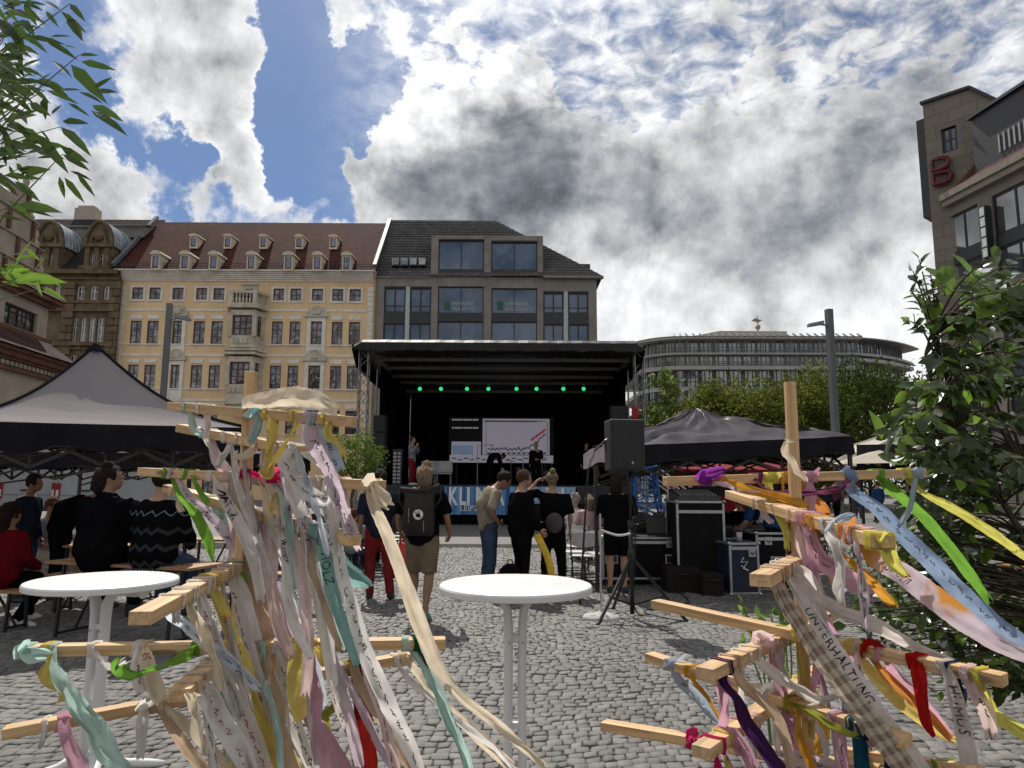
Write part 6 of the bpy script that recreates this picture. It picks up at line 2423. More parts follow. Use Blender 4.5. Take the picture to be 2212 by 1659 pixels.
# --- person with bun, arm raised
ex, ey = pos(1193, 10.7)
person('person in black with a hair bun and hand raised to the head, seen from behind', ex, ey, R(4), 1.74, 0, STAND,
  dict(lsh=(-.112, 0, .825), lel=(-.225, .03, .80), lwr=(-.12, .055, .93), lhd=(-.075, .06, .945), rel=(.15, -.02, .64), rwr=(.155, .02, .5), lkn=(-.06, .0, .285), rkn=(.075, .0, .285), ran=(.085, -.01, .045), rto=(.11, .08, .015)),
  BLACK, .48, BLACK, 1, SHOE_D, 'bun', HAIR_BL, SKIN, 1.05, loose=1.25, group='people standing and walking before the stage')
hb_ = thing('hip_bag', 'small dark grey hip bag on the back of the person with the hair bun', 'bag', (ex + .02, ey - .17, .90), R(4))
m_ = MB()
m_.sphere((0, 0, .1), (.13, .06, .15), 14, 10)
m_.build('bag_body', mat('hip bag fabric', (.05, .045, .045), .7, .2, 8), hb_, smooth=True, local=True)
m_ = MB()
m_.tube([(0.19 * math.cos(a) * 1.0, .17 + .15 * math.sin(a), .12 + .02 * math.cos(a)) for a in [2 * PI * k / 20 for k in range(21)]], .012, 6)
m_.build('strap', mat('black webbing', (.015, .015, .015), .7), hb_, local=True)
# --- person behind the loudspeaker tripod
sx_, sy_ = pos(1331, 10.6)
person('person in black top and black shorts with bare legs behind the loudspeaker tripod', sx_, sy_, R(-10), 1.72, 0, STAND,
  dict(rel=(.14, .03, .64), rwr=(.1, .14, .6), rhd=(.08, .18, .6), lel=(-.14, .03, .64), lwr=(-.1, .14, .6), lhd=(-.08, .18, .6)), BLACK, .5, BLACK, .42, SHOE_D, 'long', HAIR_D, SKIN, 1.05, hem=-.1, loose=1.3)
# --- on the stage
ZD = P(1080, 1049, 26.5).z
x_, y_ = pos(889, 27.4)
person('speaker on stage in grey jacket and red trousers holding a microphone', x_, y_, R(180 + 70), 1.84, ZD, STAND,
  dict(rel=(.135, .06, .66), rwr=(.05, .12, .80), rhd=(.03, .125, .84), lel=(-.14, .05, .65), lwr=(-.03, .13, .74), lhd=(.0, .14, .78)), GREYC, 1, REDTR, 1, SHOE_W, 'short', HAIR_R, SKIN, .95, face=True, vox=.02)
x_, y_ = pos(1158, 28.8)
person('white-haired speaker in dark clothes at the microphone in front of the screen', x_, y_, R(168), 1.72, ZD, STAND, dict(lel=(-.15, .04, .64), lwr=(-.08, .13, .6), lhd=(-.04, .16, .6)), BLACK, 1, BLACK, 1, SHOE_D, 'short', HAIR_G, SKIN, 1.15, face=True, vox=.02)
x_, y_ = pos(1058, 29.0)
person('person in black bending far over on the stage below the screen', x_, y_, R(-80), 1.75, ZD, STAND,
  dict(mid=(0, .03, .66), neck=(0, .22, .70), head=(0, .30, .66), lsh=(-.11, .19, .69), rsh=(.11, .19, .69), lel=(-.12, .24, .53), rel=(.12, .24, .53), lwr=(-.1, .28, .40), rwr=(.1, .28, .40), lhd=(-.1, .29, .36), rhd=(.1, .29, .36)),
  BLACK, 1, BLACK, 1, SHOE_D, 'short', HAIR_D, SKIN, 1.1, vox=.02, headtilt=R(-70))
x_, y_ = pos(1267, 29.5)
person('person in black standing in the dark at the right of the stage', x_, y_, R(200), 1.76, ZD, STAND, {}, BLACK, 1, BLACK, 1, SHOE_D, 'short', HAIR_D, SKIN, 1, face=True, vox=.021)
# --- seated audience
FOLK = 'people seated in the audience chairs'
aud = [(765, 12.2, 'child with reddish hair sitting low behind the red trousers', HAIR_R, GREYC, JEANS, 'short', 1.45), (803, 13.8, 'person with dark red hair seated left of the backpack wearer', HAIR_R, NAVY, BLACK, 'long', 1.7),
  (1241, 15.0, 'grey-haired person in white shirt seated right of the bun wearer', HAIR_G, WHITEC, BEIGE, 'curly', 1.72), (1274, 14.6, 'person with pale cap-like hair and pink top seated near the loudspeaker', HAIR_BL, cloth('pink cotton', (.5, .33, .33)), BEIGE, 'long', 1.72),
  (1537, 15.2, 'person with curly dark hair in grey top seated before the stage stairs', HAIR_D, GREYC, JEANS, 'curly', 1.75), (1595, 13.6, 'person in dark top seated right of the tall flight case', HAIR_D, BLACK, BLACK, 'short', 1.78),
  (1462, 16.5, 'blond person seated behind the tall flight case', HAIR_BL, BEIGE, JEANS, 'short', 1.7), (1650, 14.4, 'person in white top seated farthest right in the audience', HAIR_D, WHITEC, BLACK, 'long', 1.68)]
for px, d, lab, hm_, tp, bt, hr, hh in aud:
 x_, y_ = pos(px, d)
 person(lab, x_, y_, R(rng.uniform(-15, 15)), hh, 0, SIT, {}, tp, .5, bt, 1, SHOE_D, hr, hm_, SKIN, 1.05, vox=.021, group=FOLK, fingers=False)
x_, y_ = pos(1668, 11.2)
person('person in dark blue shirt leaning over the mixing table beneath the gazebo', x_, y_, R(60), 1.78, 0, STAND,
  dict(mid=(0, .0, .66), neck=(0, .17, .74), head=(0, .25, .75), lsh=(-.115, .15, .72), rsh=(.115, .15, .72), lel=(-.14, .20, .57), rel=(.14, .20, .57), lwr=(-.12, .27, .50), rwr=(.12, .27, .50), lhd=(-.1, .31, .49), rhd=(.1, .31, .49)),
  BLUEC, .5, BLACK, 1, SHOE_D, 'short', HAIR_D, SKIN, 1.2)
# --- under the left gazebo
x_, y_ = pos(68, 9.6)
person('dark-haired man in navy sweater and jeans standing in profile by the white van', x_, y_, R(-85), 1.66, 0, STAND, dict(head=(0, .03, .925)), NAVY, 1, JEANS, 1, SHOE_D, 'short', HAIR_D, SKIN2, 1.05, face=True)
x_, y_ = pos(140, 9.8)
person('balding man in black bending over the beer table', x_, y_, R(-78), 1.78, 0, STAND,
  dict(mid=(0, .02, .66), neck=(0, .19, .745), head=(0, .27, .765), lsh=(-.115, .16, .73), rsh=(.115, .16, .73), lel=(-.15, .19, .57), rel=(.15, .19, .57), lwr=(-.12, .27, .46), rwr=(.12, .27, .46), lhd=(-.1, .31, .44), rhd=(.1, .31, .44)),
  BLACK, .5, BLACK, 1, SHOE_D, 'bald', HAIR_D, SKIN2, 1.2, headtilt=R(-25), face=True)
PERCH = dict(SIT)
for k_, v_ in SIT.items():
 PERCH[k_] = (v_[0], v_[1], v_[2] + .155) if k_ not in ('lan', 'ran', 'lto', 'rto', 'lkn', 'rkn') else v_
PERCH.update(lkn=(-.09, .22, .40), rkn=(.09, .22, .40), lan=(-.09, .18, .17), ran=(.09, .18, .17), lto=(-.1, .27, .14), rto=(.1, .27, .14), lhip=(-.06, .03, .44), rhip=(.06, .03, .44))
x_, y_ = pos(228, 7.35)
person('big dark-haired person in black hoodie perched on the table, face turned right', x_, y_, R(-12), 1.87, 0, PERCH, dict(lel=(-.16, .05, .59), rel=(.16, .05, .59)), cloth('black hoodie fleece', (.006, .006, .007)), 1, BLACK, 1, SHOE_D, 'messy', HAIR_D, SKIN2, 1.42, headturn=R(-62), face=True, loose=2.2, hem=-.10, collar=True)
m = bpy.data.materials.new('zigzag knit')
m.use_nodes = True
t = NT(m.node_tree)
b = t.n['Principled BSDF']
tc = t.node('ShaderNodeTexCoord').outputs['Object']
sp = t.node('ShaderNodeSeparateXYZ', i_Vector=tc)
zig = t.m('PINGPONG', t.m('ADD', sp.outputs[0], t.m('MULTIPLY', t.noise(tc, 40, 2), .02)), .055)
vv = t.m('ADD', sp.outputs[2], t.m('MULTIPLY', zig, -.9))
band = t.m('GREATER_THAN', t.m('FRACT', t.m('MULTIPLY', vv, 6.4)), .74)
dots = t.m('MULTIPLY', t.m('GREATER_THAN', t.m('SINE', t.m('MULTIPLY', sp.outputs[0], 190.0)), .1), t.m('MULTIPLY', t.m('GREATER_THAN', sp.outputs[2], .70), t.m('LESS_THAN', sp.outputs[2], .745)))
yoke = t.m('GREATER_THAN', t.m('FRACT', t.m('MULTIPLY', vv, 6.4)), .92)
c = t.mix(t.m('MULTIPLY', band, t.m('LESS_THAN', sp.outputs[2], 1.2)), (.006, .006, .007), (.036, .035, .038))
c = t.mix(dots, c, (.16, .16, .16))
c = t.mix(t.m('MULTIPLY', yoke, t.m('GREATER_THAN', sp.outputs[2], 1.2)), c, (.14, .17, .19))
t.set(b.inputs['Base Color'], c)
b.inputs['Roughness'].default_value = .95
b.inputs['Specular IOR Level'].default_value = 0
bn = t.node('ShaderNodeBump', i_Strength=.7, i_Distance=.01, i_Height=t.noise(tc, 160, 2))
t.l.new(bn.outputs[0], b.inputs['Normal'])
x_, y_ = pos(342, 7.2)
person('short-haired person in black zigzag-knit sweater sitting with back to the camera', x_, y_, R(-14), 1.84, 0, PERCH, dict(lel=(-.16, .05, .59), rel=(.16, .05, .59), lwr=(-.1, .17, .5), rwr=(.1, .17, .5)), m, 1, JEANS, 1, SHOE_D, 'short', HAIR_D, SKIN, 1.32, loose=2.0, hem=-.08)
x_, y_ = pos(22, 7.9)
pj = person('long-haired person in red football jersey sitting on a bench at the left edge', x_, y_, R(-22), 1.74, 0, SIT, dict(head=(0, .03, .70), ran=(.10, .05, .05), rto=(.16, .13, .015)), REDC, .55, BLACK, 1, SHOE_W, 'long', HAIR_D, SKIN2, 1.2, loose=1.6, hem=-.08)
jl = MB()
for tx_, zz_, hh_ in (('1', .86, .10), ('MAXIM', .765, .035)):
 textplane(jl, tx_, (-.02, -.172, zz_), (1, 0, 0), (0, -.12, 1), height=hh_)
jl.build('jersey_print', mat('white print', (.62, .60, .57), .6, .1), pj, local=True)
x_, y_ = pos(110, 10.4)
person('person in beige trousers seated beyond the man in navy sweater', x_, y_, R(-100), 1.72, 0, SIT, {}, GREYC, .5, BEIGE, 1, SHOE_D, 'short', HAIR_B, SKIN2, 1.0, face=True)
x_, y_ = pos(205, 11.2)
person('person with brown hair bun in white top seated behind the black hoodie', x_, y_, R(150), 1.7, 0, SIT, {}, WHITEC, .5, JEANS, 1, SHOE_D, 'bun', HAIR_B, SKIN, 1.0, face=True, fingers=False)
x_, y_ = pos(292, 11.0)
person('person with dark red hair seated beyond the zigzag sweater', x_, y_, R(170), 1.66, 0, SIT, {}, cloth('rust cotton', (.25, .08, .05)), .5, JEANS, 1, SHOE_D, 'short', HAIR_R, SKIN, 1.0, face=True, fingers=False)
# --- strollers far off
STR = 'strollers far across the square'
walk = dict(lkn=(-.055, .06, .29), lan=(-.055, .06, .05), lto=(-.06, .14, .02), rkn=(.055, -.01, .285), ran=(.055, -.11, .075), rto=(.06, -.04, .01))
far = [(276, 33, 'stroller in white top nearest the black hoodie', WHITEC, JEANS, HAIR_B, 0), (289, 30, 'stroller in white hooded top and dark trousers seen from behind', WHITEC, BLACK, HAIR_G, 0), (311, 29, 'stroller in mustard yellow jacket and dark trousers', YELC, BLACK, HAIR_D, 0),
  (322, 36, 'stroller in black right of the mustard jacket', BLACK, BLACK, HAIR_D, 0), (299, 38, 'stroller in red top behind the mustard jacket', cloth('rust red cotton', (.3, .05, .04)), JEANS, HAIR_B, 0), (335, 34, 'stroller in dark blue top behind the zigzag sweater wearer', BLUEC, BLACK, HAIR_D, 0),
  (1492, 26, 'stroller in dark jacket left of the two walking behind the right gazebo', BLACK, JEANS, HAIR_D, 0), (1780, 28, 'stroller in black trousers right of the bare pole top bar', NAVY, BLACK, HAIR_D, 1), (1803, 28.5, 'stroller with white shoes beside the lamp post foot', cloth('wine cotton', (.12, .04, .06)), BLACK, HAIR_B, 1),
  (1620, 30, 'stroller in red top under the right gazebo edge', cloth('rust red cotton', (.3, .05, .04)), BLACK, HAIR_D, 0), (1520, 31, 'stroller in grey top behind the flight case', GREYC, BLACK, HAIR_G, 0), (1850, 33, 'stroller in white top right of the lamp post', WHITEC, JEANS, HAIR_B, 0),
  (1895, 30, 'stroller in blue top behind the shrub', BLUEC, BLACK, HAIR_B, 0), (1690, 33, 'stroller in pale top behind the bare pole', BEIGE, JEANS, HAIR_D, 0)]
for px, d, lab, tp, bt, hm_, w_ in far:
 x_, y_ = pos(px, d)
 person(lab, x_, y_, R(rng.uniform(-60, 60)), rng.uniform(1.66, 1.82), 0, STAND, walk, tp, 1, bt, 1, SHOE_W if w_ else SHOE_D, 'short', hm_, SKIN, 1.0, vox=.03, group=STR, fingers=False)
# ================================================================== furniture and equipment
WPL = mat('white plastic', (.70, .70, .69), .35, .04, 3, .1, 60, stain=((.50, .49, .47), 9, .58))
ALU = mat('aluminium edge', (.40, .40, .41), .35, .15, 6, metal=.75)
def bistro():
 g = 'white bistro tables'
 c = G(1114, 1260, 1.085)
 root = thing('bistro_table', 'white round standing table right of the front ribbon rack, in the middle of the photo', 'table', (c.x, c.y, 0), R(6), g)
 m = MB()
 m.lathe([(.0, 1.085), (.372, 1.085), (.384, 1.081), (.389, 1.072), (.389, 1.050), (.383, 1.046), (.0, 1.046)], (0, 0, 0), 72, cap=False)
 m.build('tabletop', WPL, root, smooth=False, local=True, bevel=0)
 m = MB()
 for sx in (-1, 1):
  pts = [(sx * .24, 0, 1.018), (sx * .13, 0, 1.02), (sx * .075, 0, 1.005), (sx * .043, 0, .96), (sx * .035, 0, .88), (sx * .034, 0, .4), (sx * .038, 0, .16), (sx * .07, 0, .08)]
  leg = MB()
  leg.tube(pts, [(.022, .034)] * len(pts), 12, flat=(0, 1, 0) if False else None)
  for yy in (-.02, .02):
   leg.tube([V(p_) + V((sx * .006, yy, 0)) for p_ in pts[2:7]], .011, 6)
  leg.build('leg', WPL, root, smooth=True, local=True)
  ar = MB()
  ar.bar((sx * .05, 0, 1.033), (sx * .31, 0, 1.033), .075, .026)
  ar.tube([(sx * .285, .0, 1.022), (sx * .30, .0, 1.0)], [.03, .022], 10)
  ar.build('support_arm', WPL, root, local=True, bevel=.005)
  for sy in (-1, 1):
   ft = MB()
   ft.tube([(sx * .05, 0, .12), (sx * .12, sy * .08, .06), (sx * .23, sy * .2, .03), (sx * .27, sy * .25, .015)], [.034, .03, .026, .02], 8)
   ft.build('foot', WPL, root, smooth=True, local=True)
 br = MB()
 for z in (.82, .4):
  br.box((0, 0, z), (.05, .03, .03))
 br.build('brace', WPL, root, local=True)
 sc_ = MB()
 for sx in (-.034, .034):
  sc_.tube([(sx, -.024, .8), (sx, -.036, .8)], .007, 8)
 sc_.build('screw', ALU, root, local=True)
 c2 = P(224, 1251, 4.1)
 o = dup(root, (c2.x, c2.y, 0), R(-18), 'white round standing table at left, in front of the gazebo', g)
 o.scale = (1, 1, c2.z / 1.085)
bistro()
def tripod_speaker():
 b = G(1366, 1337)
 root = thing('speaker_stand', 'black tripod loudspeaker stand with spread legs on the cobbles', 'stand', (b.x, b.y, 0), R(8))
 zb = P(1346, 1018, b.y).z
 zt = P(1346, 908, b.y).z
 m = MB()
 m.tube([(0, 0, .06), (0, 0, 1.1)], .028, 10)
 m.tube([(0, 0, 1.05), (0, 0, zb + .1)], .019, 10)
 m.build('pole', DARKM, root, local=True, smooth=True)
 for k in range(3):
  a = R(215 + 120 * k)
  l = MB()
  e = V((.62 * math.cos(a), .62 * math.sin(a), .015))
  l.bar((0, 0, .72), e, .022, .034)
  l.bar((0, 0, .16), V((0, 0, .72)).lerp(e, .62), .016, .024)
  lo = l.build('leg', DARKM, root, local=True)
  f = MB()
  f.sphere(e, .028, 8, 6)
  f.build('rubber_foot', DARKM, lo, local=True)
 k = MB()
 k.lathe([(.045, .66), (.05, .70), (.05, .76), (.035, .80)], (0, 0, 0), 12)
 k.build('collar', DARKM, root, local=True)
 k = MB()
 k.lathe([(.035, 1.04), (.042, 1.08), (.035, 1.14)], (0, 0, 0), 12)
 k.tube([(0, 0, 1.09), (.09, -.03, 1.09)], .016, 8)
 k.build('collar', DARKM, root, local=True)
 w_ = 76 / PF * b.y
 xm = P(1347, 960, b.y).x
 sp = thing('loudspeaker', 'black box loudspeaker on top of the tripod stand, seen from behind', 'loudspeaker', (xm, b.y, zb), R(9))
 h = zt - zb
 m = MB()
 m.prism([V((-w_ / 2, -.17, 0)), V((w_ / 2, -.17, 0)), V((w_ / 2 - .02, .17, 0)), V((-w_ / 2 + .02, .17, 0))], V((0, 0, h)))
 m.build('cabinet', mat('black painted cabinet', (.014, .014, .015), .6, .2, 6, .3, 60), sp, local=True, bevel=.018)
 m = MB()
 m.box((0, -.172, h * .5), (w_ * .86, .012, h * .9))
 m.build('back_panel', mat('dull black panel', (.018, .018, .02), .75, .2, 30), sp, local=True, bevel=.004)
 m = MB()
 m.box((.05, -.182, h * .16), (.02, .008, .035))
 m.build('label_plate', mat('pale label', (.3, .3, .3), .5), sp, local=True)
 m = MB()
 m.tube([(-w_ / 2 - .004, -.05, h * .62), (-w_ / 2 - .03, -.05, h * .6), (-w_ / 2 - .03, -.05, h * .42), (-w_ / 2 - .004, -.05, h * .4)], .012, 6)
 m.build('handle', DARKM, sp, local=True)
 cb = MB()
 pts = [V((xm, b.y - .18, zb + .1)), V((xm + .04, b.y - .2, zb - .25)), V((b.x + .05, b.y - .04, 1.2)), V((b.x + .035, b.y - .03, .7)), V((b.x + .04, b.y + .02, .1)), V((b.x + .3, b.y + .1, .03)), V((b.x + .55, b.y - .25, .025)), V((b.x + .2, b.y + .35, .03)), V((b.x + .9, b.y + 1.0, .025)), V((b.x + 1.0, b.y + 2.1, .025))]
 cb.tube(catmull(pts, 8), .008, 6)
 o = cb.build('cable', mat('black rubber cable', (.01, .01, .01), .5), None, smooth=True)
 tag(o, 'black cable running from the tripod loudspeaker down to the cobbles', 'cable')
 # white pole on a round base with clamp
 b2 = G(1299, 1338)
 root = thing('barrier_post', 'thin pale post on a round white foot beside the speaker tripod', 'post', (b2.x, b2.y, 0))
 m = MB()
 m.tube([(0, 0, .05), (0, 0, P(1299, 1110, b2.y).z)], .012, 8)
 m.build('pole', mat('pale metal pole', (.45, .46, .47), .35, metal=.5), root, local=True)
 m = MB()
 m.lathe([(.0, 0), (.215, 0), (.22, .02), (.20, .05), (.10, .065), (.04, .09), (.0, .09)], (0, 0, 0), 28)
 for k in range(5):
  a = k * 1.256
  m.sphere((.13 * math.cos(a), .13 * math.sin(a), .045), (.05, .05, .03), 10, 6)
 m.build('foot', mat('pale concrete foot', (.42, .41, .40), .8, .15, 12, .3, 40), root, local=True, smooth=True)
 cr = MB()
 pts = [V((b2.x, b2.y, 1.03)), V((b2.x + .2, b2.y - .02, .97)), V((b2.x + .36, b2.y, .99))]
 cr.tube(catmull(pts, 8), .014, 6)
 o = cr.build('barrier_rope', mat('white rope', (.6, .58, .55), .8), None, smooth=True)
 tag(o, 'short white rope between the pale post and the speaker tripod', 'rope')
 # flag on a black pole
 pb = P(1256, 1180, 9.6)
 root = thing('flag', 'grey tattered pennant on a slim black pole left of the tripod loudspeaker', 'flag', (pb.x, 9.6, 0))
 m = MB()
 q0, q1 = V((P(1252, 1250, 9.6).x, 9.6, 0)), P(1272, 985, 9.6)
 m.tube([q0, q0.lerp(q1, .5), q1, P(1312, 948, 9.6)], .014, 8)
 m.build('pole', DARKM, root)
 f = MB()
 N = 14
 for i in range(N):
  for j in range(6):
   def fp(i_, j_):
    u_, v_ = i_ / N, j_ / 6
    x = 1310 - 50 * u_
    y = 958 + 22 * u_ + (38 - 6 * u_) * v_ + 3 * math.sin(u_ * 7 + v_ * 2)
    return P(x, y, 9.6 + .05 * math.sin(u_ * 6 + v_))
   f.quad(fp(i, j), fp(i + 1, j), fp(i + 1, j + 1), fp(i, j + 1))
 f.build('cloth', thinmat('grey mauve flag cloth', (.30, .26, .29), .35, .2, 8), root, smooth=True)
def catmull(pts, n=6):
 out = []
 P_ = [pts[0]] + list(pts) + [pts[-1]]
 for i in range(1, len(P_) - 2):
  a, b, c, d = P_[i - 1], P_[i], P_[i + 1], P_[i + 2]
  for k in range(n):
   t = k / n
   out.append(.5 * ((2 * b) + (c - a) * t + (2 * a - 5 * b + 4 * c - d) * t * t + (3 * b - a - 3 * c + d) * t * t * t))
 out.append(V(pts[-1]))
 return out
tripod_speaker()
def flight_case(label, px0, px1, ptop, d, depth, z0=.0, body=None, name='flight_case', rz=0.0, latches=((.5, .9),), handles=(), wheels=True, mixer=False):
 x0, x1 = P(px0, 1150, d).x, P(px1, 1150, d).x
 zt = P((px0 + px1) / 2, ptop, d).z
 w_, h = x1 - x0, zt - z0
 root = thing(name, label, 'flight case', ((x0 + x1) / 2, d, z0), rz, 'flight cases of the sound desk')
 lift = .10 if wheels else 0
 m = MB()
 m.box((0, depth / 2, (lift + h) / 2), (w_ - .02, depth - .02, h - lift - .02))
 m.build('body', body or mat('black laminate', (.009, .009, .01), .79, .2, 5, .2, 60), root, local=True)
 e = MB()
 t_ = .035
 for x in (-w_ / 2, w_ / 2 - t_):
  for y in (0, depth - t_):
   e.obox((x, y, lift), (t_, 0, 0), (0, t_, 0), (0, 0, h - lift))
 for z in (lift, h - t_):
  for y in (0, depth - t_):
   e.obox((-w_ / 2 + t_, y, z), (w_ - 2 * t_, 0, 0), (0, t_, 0), (0, 0, t_))
  for x in (-w_ / 2, w_ / 2 - t_):
   e.obox((x, t_, z), (t_, 0, 0), (0, depth - 2 * t_, 0), (0, 0, t_))
 e.build('edge_profile', ALU, root, local=True, bevel=.004)
 e = MB()
 e.obox((-w_ / 2 + t_, -.004, h * .86), (w_ - 2 * t_, 0, 0), (0, .012, 0), (0, 0, .045))
 e.build('lid_band', ALU, root, local=True)
 for x in (-w_ / 2, w_ / 2):
  for y in (0, depth):
   for z in (lift, h):
    e = MB()
    e.sphere((x * .985, y, z - (.01 if z > 1e-3 + lift else -.01)), .032, 8, 6)
    e.build('corner_ball', ALU, root, local=True, smooth=True)
 for fx, fz in latches:
  l = MB()
  l.box(((fx - .5) * w_, -.008, h * fz), (.11, .02, .12))
  lo = l.build('latch', ALU, root, local=True, bevel=.006)
  l = MB()
  l.tube([((fx - .5) * w_ - .03, -.02, h * fz + .01), ((fx - .5) * w_, -.028, h * fz - .02), ((fx - .5) * w_ + .03, -.02, h * fz + .01)], .008, 6)
  l.build('catch', DARKM, lo, local=True)
 for fx, fz in handles:
  l = MB()
  l.box(((fx - .5) * w_, -.006, h * fz), (.20, .016, .15))
  lo = l.build('handle_plate', ALU, root, local=True, bevel=.01)
  l = MB()
  l.box(((fx - .5) * w_, -.016, h * fz), (.16, .006, .10))
  l.bar(((fx - .5) * w_ - .07, -.024, h * fz + .01), ((fx - .5) * w_ + .07, -.024, h * fz + .01), .014, .03)
  l.build('handle', DARKM, lo, local=True)
 if wheels:
  for x in (-w_ / 2 + .1, w_ / 2 - .1):
   for y in (.1, depth - .1):
    q = MB()
    q.tube([(x - .02, y, .05), (x + .02, y, .05)], .05, 12)
    q.build('castor', DARKM, root, local=True)
 return root, w_, h, depth
def sound_desk():
 r1, w1, h1, d1 = flight_case('wide low black flight case with silver edges behind the bare-legged person', 1300, 1470, 1160, 11.3, .7, latches=((.86, .86), (.2, .86)), handles=((.88, .55), (.12, .55)))
 r2, w2, h2, d2 = flight_case('tall black flight case with silver edges carrying a mixing desk', 1462, 1567, 1082, 10.9, .75, latches=())
 r3, w3, h3, d3 = flight_case('dark blue flight case with white scribble at the right of the desk', 1572, 1640, 1172, 10.5, .8, body=mat('dark blue laminate', (.006, .009, .026), .7, .2, 5), rz=R(8), latches=((.75, .8),), wheels=False)
 s_ = MB()
 s_.tube([(-.02, -.012, h3 * .72), (-.06, -.012, h3 * .62), (.04, -.012, h3 * .64), (-.03, -.012, h3 * .5), (.05, -.012, h3 * .46), (-.06, -.012, h3 * .56)], .008, 5)
 s_.build('chalk_mark', mat('white print', (.62, .60, .57), .6), r3, local=True)
 flight_case('black flight case beyond the blue one beneath the gazebo', 1632, 1720, 1150, 10.9, .7, latches=((.3, .85),), handles=((.5, .5),), wheels=False)
 # plain speaker cases on the ground
 for px0, px1, py, d, lab in ((1440, 1512, 1226, 10.6, 'plain dark box on the ground before the tall flight case'), (1518, 1562, 1240, 10.35, 'small black box on the ground left of the blue flight case')):
  x0, x1 = P(px0, 1250, d).x, P(px1, 1250, d).x
  zt = P(px0, py, d).z
  root = thing('equipment_box', lab, 'box', ((x0 + x1) / 2, d, 0), 0, 'dark boxes on the ground by the sound desk')
  m = MB()
  m.box((0, .2, zt / 2), (x1 - x0, .45, zt))
  m.build('body', mat('brown black carpet', (.022, .018, .017), .9, .2, 30), root, local=True, bevel=.012)
  m = MB()
  m.tube([(-.08, -.03, zt * .75), (-.06, -.05, zt * .75), (.06, -.05, zt * .75), (.08, -.03, zt * .75)], .012, 6)
  m.build('handle', DARKM, root, local=True)
 # mixing desk
 x, y, z = r2.location.x, r2.location.y, h2
 root = thing('mixing_desk', 'open mixing desk with sloped panel on the tall flight case', 'mixing desk', (x, y + .37, z))
 m = MB()
 m.prism([V((-w2 / 2 + .04, -.33, 0)), V((-w2 / 2 + .04, -.33, .07)), V((-w2 / 2 + .04, .33, .17)), V((-w2 / 2 + .04, .33, 0))], V((w2 - .08, 0, 0)))
 m.build('console', mat('dark grey console', (.05, .05, .052), .5), root, local=True, fix=True)
 m = MB()
 for i in range(12):
  for j in range(5):
   m.box((-w2 / 2 + .1 + i * (w2 - .2) / 11, -.27 + j * .12, .085 + j * .018), (.014, .03, .016))
 m.build('fader', mat('pale fader', (.5, .5, .5), .4), root, local=True)
 m = MB()
 m.tube([(.06, .28, .16), (.06, .25, .34), (.02, .1, .38)], .008, 6)
 m.build('desk_lamp', DARKM, root, local=True)
 # papers and laptop on the low case
 x, y = r1.location.x, r1.location.y
 m = MB()
 m.box((x + .12, y + .2, h1 + .004), (.3, .21, .006), R(14))
 o = m.build('paper', mat('white paper', (.75, .75, .74), .7, .03), None)
 tag(o, 'white paper sheet lying on the low flight case', 'paper')
 root = thing('laptop', 'open laptop on the low flight case, seen from behind', 'laptop', (x + .35, y + .35, h1), R(-6))
 m = MB()
 m.box((0, -.1, .012), (.38, .26, .022))
 m.build('keyboard', DARKM, root, local=True)
 m = MB()
 m.box((0, .05, .16), (.38, .015, .26), mtx=Matrix.Rotation(R(-12), 3, 'X'))
 m.build('screen_lid', mat('dark grey console', (.05, .05, .052), .5), root, local=True)
 m = MB()
 m.prism([V((x - .30, y + .3, h1)), V((x - .08, y + .3, h1)), V((x - .14, y + .42, h1 + .33)), V((x - .32, y + .42, h1 + .33))], V((0, .004, 0)))
 o = m.build('sheet_music', mat('white paper', (.75, .75, .74), .7), None, fix=True)
 tag(o, 'white printed sheet leaning upright on the low flight case', 'paper')
 root = thing('drinking_cup', 'pale paper cup standing on the blue flight case', 'cup', (r3.location.x, r3.location.y + .2, h3))
 m = MB()
 m.lathe([(.035, 0), (.045, .14)], (0, 0, 0), 14)
 m.build('cup', mat('pale cup', (.4, .38, .36), .6), root, local=True, smooth=True)
 m = MB()
 m.lathe([(.049, .14), (.049, .155), (.03, .165)], (0, 0, 0), 14)
 m.build('lid', DARKM, root, local=True)
sound_desk()
# ------------------------------------------------------------------ chairs
def chair_proto(name, label, seatm, framem, group, slim=False):
 r_ = thing(name, label, 'chair', (0, 0, 0), 0, group)
 s_ = MB()
 s_.box((0, 0, .455), (.40, .38, .035 if not slim else .02))
 s_.build('seat', seatm, r_, local=True, bevel=.015)
 b = MB()
 n = 8
 rings = []
 for k in range(n + 1):
  u_ = k / n * 2 - 1
  rings.append([V((u_ * .20, -.19 - .035 * (1 - u_ * u_) - o, z - .03 * u_ * u_ * (1 if z > .7 else -1))) for o, z in ((0, .60), (.018, .60), (.018, .83), (0, .83))])
 b.loft(rings)
 b.build('backrest', seatm, r_, local=True, fix=True)
 f = MB()
 for sx in (-.2, .2):
  f.tube([(sx, -.21, .82), (sx, -.19, .6), (sx, -.10, .42), (sx, .22, 0)], .012, 6)
  f.tube([(sx, .16, .45), (sx, -.06, .25), (sx, -.22, 0)], .012, 6)
 f.tube([(-.2, .18, .05), (.2, .18, .05)], .01, 5)
 f.tube([(-.2, -.2, .05), (.2, -.2, .05)], .01, 5)
 f.build('frame', framem, r_, local=True)
 return r_
